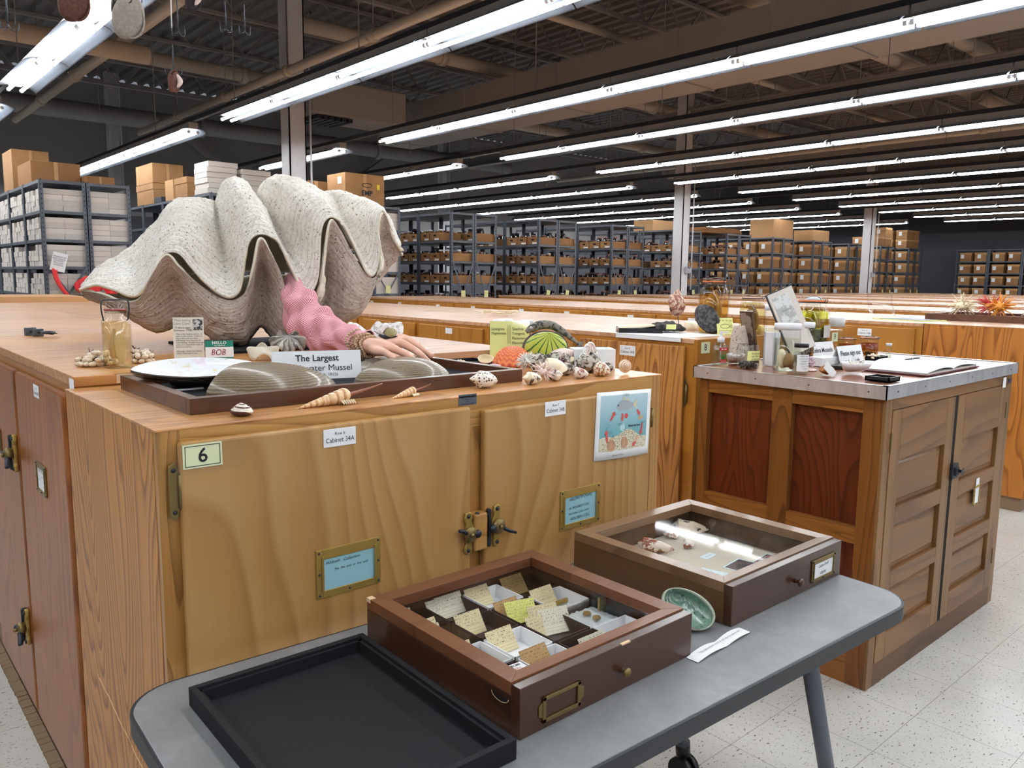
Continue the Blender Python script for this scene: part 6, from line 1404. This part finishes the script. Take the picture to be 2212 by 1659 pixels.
shell('flat_scallop', 'flat pale scallop under the pink rosette', 'shell', bivalve(.07, .06, .006, .5, ribs=12, ramp_=.0008, nv=72), M_['shell_pink'], (2.90, 1.545, GTZ), solid=(.001,))
t = thing('card_holder_shell', 'brown shell propping a small white card at the counter edge', 'shell', (2.80, 1.42, GTZ), -.4)
MB().grid(lambda u, v: (.03 * math.cos(v * 2 * PI) * math.sin(PI * u * .98 + .02), .022 * math.sin(v * 2 * PI) * math.sin(PI * u * .98 + .02), .036 * u + .006 * math.sin(5 * v * 2 * PI) * u), 14, 30, cv=True).build('shell_body', flat('terracotta', (176, 116, 70), .6), t)
MB().box(-.03, -.001, -.016, .03, 0, .016).build('white_card', M_['paper'], t, (-.012, -.030, .022), (-.25, .75, 0))
tent('white folded sign reading Zebra Mussels between the jars', .20, .082, (3.325, 1.70, GTZ), -.04, [('Zebra Mussels', .0285, 0, .045, .012)], .3)
tent('white folded sign reading Please sign our guest book', .205, .082, (3.25, 1.535, GTZ), -.02, [('Please sign our', .0285, 0, .050, .012), ('guest book', .0285, 0, .016, .012)], .3)
t = thing('specimen_tray', 'low black tray with a paper strip under the zebra mussel sign', 'tray', (3.15, 1.60, GTZ)); t.location = (3.10, 1.50, GTZ)
MB().box(-.09, -.025, 0, .09, .03, .014).build('tray_body', M_['black_plastic'], t)
t = thing('bowl_shell', 'pearly bowl shaped shell with curled scraps beside the guest book', 'shell', (2.925, 1.37, GTZ), -.3)
bowl(bivalve(.125, .085, .045, .5), .85).build('inside', M_['pearl'], t, solid=(.002,)); bowl(bivalve(.128, .088, .045, .5), .85).build('outside', M_['mussel_brown'], t, loc=(0, 0, -.001))
tag(pieces(None, 24, .035, .036, .05, .010, 'white_coral', 'shell_scraps', 31), 'grey white curled scraps heaped in the pearly bowl shell', 'scraps').location = (2.925, 1.37, GTZ)
def openbox(t, w, d, h, th, mat, name='box_body'): return MB().box(-w / 2, -d / 2, 0, w / 2, d / 2, th).box(-w / 2, -d / 2, 0, -w / 2 + th, d / 2, h).box(w / 2 - th, -d / 2, 0, w / 2, d / 2, h).box(-w / 2, -d / 2, 0, w / 2, -d / 2 + th, h).box(-w / 2, d / 2 - th, 0, w / 2, d / 2, h).build(name, M_[mat], t)
t = thing('square_dish', 'small square black dish at the front edge of the counter', 'dish', (2.80, 1.215, GTZ)); openbox(t, .085, .085, .017, .005, 'black_plastic')
t = thing('square_dish', 'small black dish of shells behind the guest book', 'dish', (3.52, 1.56, GTZ)); openbox(t, .09, .06, .02, .004, 'black_plastic')
tag(pieces(None, 14, .03, .008, .024, .012, 'shell_cream', 'shell_bits', 33), 'a few cream shells heaped in the dish behind the guest book', 'shells').location = (3.50, 1.56, GTZ)
t = thing('guest_book', 'open ruled guest book lying on the counter', 'book', (3.33, 1.33, GTZ), .02)
def page(sgn):
    def f(u, v): return (sgn * .265 * u, -.155 + .31 * v, .006 + .016 * math.sin(PI * min(1, u * 1.0)) ** .6 * (1 - u * .6) + .003)
    return MB().grid(f, 16, 2)
def m_ruled():
    N = NT('ruled_page'); c = N.coord((1, 1, 1), rnd=False); sp = N.n('ShaderNodeSeparateXYZ'); N.l(c, sp.inputs[0])
    l = N.math('LESS_THAN', N.math('FRACT', N.math('MULTIPLY', sp.outputs[1], 90.0)), .10); M_['ruled_page'] = N.bsdf(N.mix(N.math('MULTIPLY', l, .5), lin((240, 242, 244)), lin((140, 150, 170))), .6)
m_ruled(); page(1).build('page', M_['ruled_page'], t, solid=(.001,)); page(-1).build('page', M_['ruled_page'], t, solid=(.001,))
MB().box(-.272, -.162, 0, .272, .162, .004).build('cover', flat('book_cover', (96, 50, 58), .6), t); MB().box(-.262, -.154, .004, .262, .154, .009).build('page_block', M_['white_box'], t)
MB().tube([(3.30, 1.43, 0), (3.375, 1.44, 0), (3.38, 1.44, 0), (3.46, 1.445, 0)], [.0015, .0035, .0042, .0042], 10)
pen = thing('pen', 'black pen lying across the open guest book', 'pen', (3.40, 1.36, GTZ + .0305), -.05)
MB().tube([(-.065, 0, 0), (-.055, 0, 0), (-.0, 0, 0), (.06, 0, 0)], [.0008, .0022, .0042, .0042], 10).build('barrel', M_['black_plastic'], pen); MB().tube([(-.008, 0, 0), (-.002, 0, 0)], .0048, 12).build('ring', M_['chrome'], pen); MB().box(.005, -.001, .0035, .05, .001, .0055).build('clip', M_['chrome'], pen)
# ================================================================== things on the folding table
TZ = .7378
t = thing('black_tray', 'large empty black wooden tray at the near end of the table', 'tray', (.398, .80, TZ), -.02)
w, d, h, th = .318, .445, .032, .011
MB().box(0, 0, 0, w, th, h).box(0, d - th, 0, w, d, h).box(0, th, 0, th, d - th, h).box(w - th, th, 0, w, d - th, h).build('rim', M_['tray_black'], t, bevel=.0012)
MB().box(th, th, 0, th + .006, d - th, h - .006).box(w - th - .006, th, 0, w - th, d - th, h - .006).box(th, d - th - .006, 0, w - th, d - th, h - .006).box(th, th, 0, w - th, th + .006, h - .006).build('inner_ledge', M_['tray_black'], t)
MB().box(th, th, .001, w - th, d - th, .006).build('floor_panel', M_['tray_black'], t)
def drawer(label, loc, w, d, wood_, rim_, h=.085, glassed=True, rz=0, name='display_case'):
    t = thing(name, label, 'display case', loc, rz); th = .012; ft = .020
    # side walls, back, bottom
    MB().box(0, ft, 0, th, d, h - .022).box(w - th, ft, 0, w, d, h - .022).box(th, d - th, 0, w - th, d, h - .022).build('side_wall', M_[wood_], t, bevel=.0008)
    MB().box(th, ft, .002, w - th, d - th, .008).build('bottom', M_['cardboard_dark'], t)
    MB().box(0, 0, 0, w, ft, h - .003).build('drawer_front', M_[wood_], t, bevel=.0012)
    r = .034; z0, z1 = h - .0215, h
    b = MB()
    ox0, oy0, ox1, oy1 = 0, ft + .0008, w, d; ix0, iy0, ix1, iy1 = r, ft + r * .75, w - r, d - r
    for a, c, e, g in (((ox0, oy0), (ox1, oy0), (ix1, iy0), (ix0, iy0)), ((ox1, oy0), (ox1, oy1), (ix1, iy1), (ix1, iy0)), ((ox1, oy1), (ox0, oy1), (ix0, iy1), (ix1, iy1)), ((ox0, oy1), (ox0, oy0), (ix0, iy0), (ix0, iy1))):
        b.hexa([(*a, z0), (*c, z0), (*e, z0), (*g, z0), (*a, z1), (*c, z1), (*e, z1 - .001), (*g, z1 - .001)])
    b.build('lid_frame', M_[rim_], t, bevel=.0008)
    MB().box(ix0 - .004, iy0 - .004, h - .013, ix1 + .004, iy1 + .004, h - .0105).build('glass_pane', M_['case_glass'], t)
    return t
def knob(t, x, z, r, mat): MB().lathe([(r * .55, 0), (r * .45, r * .5), (r * .4, r * .9), (r * .9, r * 1.2), (r, r * 1.6), (r * .7, r * 1.95), (0, r * 2.05)], 20, 0, Matrix.Translation((x, 0, z)) @ Matrix.Rotation(PI / 2, 4, 'X')).build('knob', M_[mat], t)
DA = drawer('glass lidded drawer of labelled mussel specimens on the table', (.750, .826, TZ), .428, .438, 'mahogany', 'mahogany_rim')
knob(DA, .232, .036, .0085, 'old_brass')
hl = MB(); 
hl.box(-.042, -.021, 0, -.035, .021, .003).box(.035, -.021, 0, .042, .021, .003).box(-.042, -.021, 0, .042, -.015, .003).box(-.042, .015, 0, .042, .021, .003).prism([(-.05, -.008), (-.042, -.013), (-.042, .013), (-.05, .008)], 0, .002).prism([(.05, -.008), (.05, .008), (.042, .013), (.042, -.013)], 0, .002)
hl.build('label_holder', M_['old_brass'], DA, (.088, -.0003, .032), FRONT, bevel=.0006)
MB().prism([(-.020 * math.cos(a), -.010 * math.sin(a)) for a in [i * PI / 10 for i in range(11)]], 0, .0005, 0, Matrix.Translation((-.0004, .045, .055)) @ Euler((PI / 2, 0, -PI / 2)).to_matrix().to_4x4()).build('finger_notch', M_['dark_gap'], DA)
MB().tube([(-.0008, .045 + .020 * math.cos(a), .055 - .010 * math.sin(a)) for a in [i * PI / 12 for i in range(13)]], .0006, 5).build('notch_edge', M_['raw_wood'], DA)
MB().box(-.010, -.001, .080, .012, .004, .0825).build('chip', M_['raw_wood'], DA, (.24, 0, 0))
MB().box(-.0006, .425, .078, .012, .4385, .0856).build('chip', M_['raw_wood'], DA)
MB().box(.395, .20, .012, .4145, .205, .055).box(.345, .300, .012, .415, .306, .020).build('brass_bracket', M_['brass'], DA)
DB = drawer('glass lidded drawer of cone snails labelled Cone Snail display', (1.340, .846, TZ), .455, .442, 'mahogany', 'walnut_rim', .087)
for ch in DB.children:
    if ch.name.startswith('side_wall'): ch.data.materials[0] = M_['walnut']
knob(DB, .245, .036, .0095, 'mahogany')
card_frame(DB, (.368, -.0003, .038), FRONT, .105, .052, 'paper', [('Cone Snail', .0105, 0, .007, .05), ('display', .0095, 0, -.010, .05)], 'old_brass', .007, name='label_holder')
DZ = TZ + .0085
def ruled_mat(name, base, ink):
    N = NT(name); c = N.coord((1, 1, 1), rnd=False); sp = N.n('ShaderNodeSeparateXYZ'); N.l(c, sp.inputs[0])
    l = N.math('LESS_THAN', N.math('FRACT', N.math('MULTIPLY', sp.outputs[2], 170.0)), .14); wn = N.noise(N.coord((700, 1, 260)), 1, 2, .7)
    tx = N.math('MULTIPLY', N.math('GREATER_THAN', wn, .53), N.math('LESS_THAN', N.math('ABSOLUTE', N.math('SUBTRACT', N.math('FRACT', N.math('MULTIPLY', sp.outputs[2], 170.0)), .55)), .2))
    tx = N.math('MULTIPLY', tx, N.math('GREATER_THAN', sp.outputs[2], .016))
    col = N.mix(N.math('MULTIPLY', l, .45), lin(base), lin((120, 110, 90))); M_[name] = N.bsdf(N.mix(N.math('MULTIPLY', tx, .75), col, lin(ink)), .6)
ruled_mat('index_cream', (226, 212, 168), (60, 54, 46)); ruled_mat('index_pale', (232, 226, 204), (60, 54, 46)); ruled_mat('index_brown', (190, 152, 98), (60, 40, 30)); ruled_mat('index_yellow', (230, 232, 128), (60, 60, 40))
def icard(x, y, w, hh, mat, lean, lab, rz=0, z=None):
    t = MB().box(-w / 2, 0, 0, w / 2, .0006, hh).build('index_card', M_[mat], None, (x, y, z or DZ), (-lean, 0, rz)); return tag(t, lab, 'card')
def sbox(x, y, mat, lab, w=.084, d=.076, h=.032, lid=False, name='specimen_tray'):
    t = thing(name, lab, 'tray', (x, y, DZ)); openbox(t, w, d, h, .0018, mat)
    if lid: MB().box(-w / 2, -d / 2, h, w / 2, d / 2, h + .0015).build('clear_lid', M_['clear_glass'], t)
    return t
flat('card_brown', (62, 48, 42), .7)
X0, Y0 = .818, .922; DX, DY = .098, .094
cells = {}
spec = [  # col, row, box material, word, card
    (0, 1, 'paper', 'white', 'index_cream'), (0, 2, 'clear_glass', 'clear', 'index_cream'), (0, 3, 'clear_glass', 'clear', 'index_pale'),
    (0, 0, 'card_brown', 'dark', None), (1, 0, 'paper', 'white', 'index_brown'), (1, 1, 'paper', 'white', 'index_cream'), (1, 2, 'card_brown', 'dark', 'index_cream'), (1, 3, 'card_brown', 'dark', 'index_pale'),
    (2, 0, 'card_brown', 'dark', None), (2, 1, 'card_brown', 'dark', 'index_cream'), (2, 2, 'card_brown', 'dark', 'index_brown'), (2, 3, 'paper', 'white', 'index_cream'),
    (3, 0, 'paper', 'white', None), (3, 1, 'clear_glass', 'clear', None), (3, 2, 'paper', 'white', 'index_cream'), (3, 3, 'clear_glass', 'clear', 'index_brown')]
CW_ = ['first column by the black tray', 'second column', 'third column', 'column by the cone snail drawer']; RW_ = ['knob row', 'second row', 'third row', 'row by the cabinet']
for c, r, m, wd, cm in spec:
    x, y = X0 + c * DX, Y0 + r * DY
    if (c, r) == (3, 0): x -= .004
    sbox(x, y, m, 'small %s specimen tray, %s, %s' % (wd, CW_[c], RW_[r]), h=.030, w=.092, d=.088, lid=(m == 'clear_glass'))
    if cm: icard(x - .010, y + .020, .062, .046, cm, .62 if r < 3 else .68, '%s index card in the tray, %s, %s' % ({'index_cream': 'cream', 'index_pale': 'pale', 'index_brown': 'brown', 'index_yellow': 'yellow'}[cm], CW_[c], RW_[r]), z=DZ + .0025)
    rgx = random.Random(c * 7 + r)
    if (c, r) in ((3, 0), (2, 1), (0, 0)): continue
    if (c, r) == (3, 1):
        tag(MB().grid(lambda u, v: ((u - .5) * .078, (v - .5) * .072, .018 + .006 * abs(mnoise.noise(Vector((u * 6, v * 6, 2))))), 20, 20).build('cotton_bed', flat('cotton', (240, 242, 244), .9), None, (x, y, DZ)), 'white cotton bed in the clear lidded tray', 'cotton')
        for k in range(2): shell('mussel_shell', 'tiny brown mussel shell on the cotton, %s one' % ('nearer', 'farther')[k], 'shell', bivalve(.022, .015, .004, .3), flat('tan_mussel', (176, 140, 88), .5), (x - .002, y - .014 + k * .026, DZ + .0235), (0, 0, .2)); 
        continue
    big = (c, r) in ((1, 0), (2, 0), (0, 1))
    L = .064 if big else .036; mm = 'pearl' if (c, r) in ((2, 0), (1, 1)) else 'gold_mussel'
    if 'gold_mussel' not in M_: m_band('gold_mussel', (178, 146, 82), (118, 88, 50), 14, .35, .35, .4, 1.5, 0, .2)
    o = shell('mussel_shell', '%s mussel shell, %s, %s' % ('pearly' if mm == 'pearl' else 'golden brown', CW_[c], RW_[r]), 'shell', bivalve(L, L * .66, L * .22, .3), M_[mm], (x + .014, y - .020, DZ + .003), (0, 0, rgx.uniform(-1, 1)), solid=(.0012,))
    if (c, r) in ((1, 0), (2, 0), (3, 2)): shell('mussel_shell', 'smaller mussel shell, %s, %s' % (CW_[c], RW_[r]), 'shell', bivalve(L * .8, L * .55, L * .2, .3), M_['mussel_brown'], (x + .026, y - .024, DZ + .004), (.1, 0, rgx.uniform(-1, 1)), solid=(.001,))
for i, (x, y, m, lab) in enumerate([(1.03, 1.055, 'index_cream', 'cream index card slanting behind the yellow one'), (1.035, 1.03, 'index_pale', 'pale index card in front of the leaning pair'), (1.01, 1.10, 'index_yellow', 'bright yellow index card in the middle of the mussel drawer'), (.81, 1.145, 'index_cream', 'cream card in the third row by the black tray'), (1.015, .90, 'index_pale', 'cream ruled card lying by the drawer front'), (.93, 1.225, 'index_pale', 'pale card by the cabinet side of the mussel drawer')]):
    icard(x, y, .066, .05, m, .65, lab, rz=-.25 if i < 3 else 0, z=DZ + .004)
t = thing('warning_card', 'white card about extinct species inside the near corner of the mussel drawer', 'card', (.826, .922, DZ + .0305), rot=(-.0, 0, -.08))
MB().box(-.036, -.034, 0, .036, .034, .001).build('card_sheet', M_['paper'], t)
text('EXTINCT SPECIES', .0078, M_['ink'], t, (0, .027, .0013), (0, 0, 0), bold=.02); text('DO NOT HANDLE', .0062, M_['poster_red'], t, (0, .017, .0013), (0, 0, 0))
text('These extinct species of\nNorth American freshwater\nmussels and snails.  All were\ncommon in the past and\nall were driven extinct by\nthe activities of man.', .0062, M_['ink'], t, (0, -.010, .0013), (0, 0, 0), bold=.01)
MB().tube([(0, 0, 0), (.008, .002, .002)], .004, 8)
# cone snails
tag(MB().box(0, 0, 0, .42, .40, .004).build('sand_bed', flat('linen', (206, 198, 180), .9), None, (1.357, .872, TZ + .0083)), 'pale linen bed lining the cone snail drawer', 'lining')
DZB = TZ + .0126
m_blot('cone_brown', (232, 214, 196), (140, 72, 48), 42, .52, mode='n'); m_blot('cone_dark', (214, 196, 170), (74, 60, 56), 36, .55, mode='n'); m_blot('cone_net', (176, 112, 96), (236, 224, 212), 110, .26)
for i, (x, y, L, R, m, rz, lb) in enumerate([(1.545, 1.20, .095, .018, 'cone_brown', -.95, 'long white and rust cone snail lying across the drawer'), (1.478, 1.225, .055, .015, 'cone_net', -.5, 'small netted red cone snail by the drawer corner'), (1.735, 1.235, .10, .020, 'cone_dark', -.8, 'long dark mottled cone snail near the back'), (1.665, 1.245, .045, .012, 'cone_lace', 1.9, 'small lacy cone snail pointing to the front'), (1.635, 1.165, .035, .012, 'cone_marble', -.6, 'small marbled cone snail beside the reflections')]):
    fshell('cone_snail', lb, L, R, m, (x, y, DZB), (0, .1, rz), .14, z=DZB)
flat('label_blue', (214, 232, 236), .5)
for i, (x, y, w_, d_, rz, lb) in enumerate([(1.520, 1.10, .042, .022, .2, 'small pale blue label beside the long rust cone'), (1.625, 1.10, .05, .022, .1, 'small pale blue label near the marbled cone')]):
    o = tag(MB().box(-w_ / 2, -d_ / 2, 0, w_ / 2, d_ / 2, .0006).build('small_label', M_['label_blue'], None, (x, y, DZB), (0, 0, rz)), lb, 'label'); text('Conus striatus', .005, M_['ink'], o, (0, 0, .0008), (0, 0, 0))
t = thing('text_card', 'pale blue text card about cone snails in the drawer corner', 'card', (1.505, 1.00, DZB), .25)
MB().box(-.055, -.05, 0, .055, .05, .0006).build('card_sheet', M_['label_blue'], t)
text('Cone snails hunt worms, fish and\nother molluscs with a harpoon\nlike tooth loaded with venom.\nThe large species shown here\ncan be dangerous to people\nand should never be handled\nwhile they are alive.', .0062, M_['ink'], t, (-.048, 0, .0008), (0, 0, 0), 'LEFT')
m_blot('photo_dark', (96, 84, 80), (40, 36, 40), 30, .5, .3, .3, 'n'); m_blot('photo_pink', (206, 140, 130), (60, 60, 60), 24, .5, .3, .3, 'n')
for i, (x, y, m, lb) in enumerate([(1.630, 1.01, 'photo_dark', 'dark printed photograph nearest the text card'), (1.715, .985, 'photo_pink', 'pinkish printed photograph by the label end'), (1.625, .945, 'photo_dark', 'dark printed photograph along the drawer front'), (1.71, .925, 'photo_pink', 'printed photograph in the label corner of the cone drawer')]):
    t = thing('printed_photo', lb, 'photo', (x, y, DZB), .12); MB().box(-.042, -.028, 0, .042, .028, .0006).build('border', M_['label_blue'], t); MB().box(-.037, -.023, .0006, .037, .023, .001).build('image', M_[m], t)
# abalone shell and paper strip
t = thing('abalone_shell', 'iridescent abalone shell propped between the two glass lidded drawers', 'shell', (1.266, .898, TZ + .044), rot=(1.0, 0, -.45))
ab = bivalve(.112, .078, .030, .30, nu=36, nv=72, pw=.6, ripple=.0012).xf(Matrix.Rotation(-.55, 4, 'Z')); 
for i, (x, y, z) in enumerate(ab.v): ab.v[i] = (x, y, -z)
ab.build('nacre', M_['abalone'], t, solid=(.002,))
MB().tube([(.056 * math.cos(a) * 1.0, .039 * math.sin(a) * (1.0 if math.sin(a) < 0 else .84), .001) for a in [i * PI / 24 for i in range(48)]], [.003 + .0014 * math.sin(i * .26) for i in range(48)], 6, closed=True).xf(Matrix.Rotation(-.55, 4, 'Z')).build('rim', M_['abalone_rim'], t)
t = thing('paper_strip', 'white paper strip about mother of pearl buttons on the table', 'paper', (1.255, .815, TZ), .04)
MB().grid(lambda u, v: ((u - .5) * .185, (v - .5) * .026, .0006 + .006 * abs(math.sin(u * 6)) * (1 if v > .5 else .6)), 24, 3).build('strip', M_['paper'], t)
text('Today, mother-of-pearl buttons are still made from abalone shells.', .0068, M_['ink'], t, (0, 0, .0075), (0, 0, 0), cw=.78)
# ================================================================== felt clams and hooks hanging on strings
m_speck('felt_brown', (112, 74, 62), (84, 54, 46), 160, .5, .95, .7, 20); m_speck('felt_grey', (172, 162, 152), (140, 130, 122), 160, .5, .95, .7, 20); flat('felt_dark', (48, 40, 44), .95); flat('string', (226, 226, 224), .8); flat('felt_pink', (214, 190, 182), .9)
def hung(label, x, y, z, kind, s=1.0, rz=0):
    t = thing('hanging_lure', label, 'lure', (x, y, z), rz)
    MB().tube([(0, 0, .16 * s), (.004, 0, .5), (0, 0, RH - z)], .0022, 5).build('string', M_['string'], t)
    MB().tube([(0, 0, .0), (0, 0, .10 * s)], .0022, 6).build('cord_wrap', M_['steel_dark'], t)
    b = MB()
    for k in range(4):
        a = k * PI / 2 + .4; c, e = math.cos(a), math.sin(a)
        b.tube(smooth_path([(0, 0, .03 * s), (0, 0, 0), (.012 * c * s, .012 * e * s, -.014 * s), (.028 * c * s, .028 * e * s, -.010 * s), (.031 * c * s, .031 * e * s, .012 * s)], 3), .0013, 5)
    b.build('treble_hook', M_['iron'], t)
    if kind:
        mats = {'brown': 'felt_brown', 'grey': 'felt_grey', 'dark': 'felt_dark'}[kind]
        for sg in (-1, 1):
            bv = bivalve(.085 * s, .062 * s, .016 * s, .4)
            bv.xf(Matrix.Translation((0, .004 * sg, -.035 * s)) @ Matrix.Rotation(PI / 2 * sg + .18, 4, 'X') @ Matrix.Rotation(1.3, 4, 'Z')); bv.build('felt_half', M_[mats], t, solid=(.003,))
        if s < 1: MB().tube(smooth_path([(.0, -.01, -.01 * s), (.01, -.018, -.035 * s), (0, -.012, -.06 * s)], 4), [.003, .006, .008, .01, .01, .009, .007, .005, .002], 8).build('felt_tongue', M_['felt_pink'], t)
    return t
hung('small brown felt clam with pink tongue hanging alone on a string', 1.06, 3.10, 2.165, 'brown', .95, .6)
hung('brown felt clam hanging before the nearest strip lamp', .49, 2.06, 2.075, 'brown', 1.1, -.2)
hung('pale grey felt clam hanging before the nearest strip lamp', .60, 2.05, 2.065, 'grey', 1.2, -.3)
hung('dark felt clam with reddish edge at the top of the frame', 1.0, 2.72, 2.345, 'dark', .9, .2)
hung('bare treble hook on a string beside the dark felt clam', 1.03, 2.95, 2.27, None, 1.0)
hung('bare treble hook with white knotted string, nearer the column', 1.20, 2.95, 2.315, None, .9)
hung('bare treble hook with bent points, closest to the column', 1.27, 2.95, 2.32, None, .9)
hung('bare treble hook beside the nearest lamp reflector', .50, 2.85, 2.16, None, 1.1)
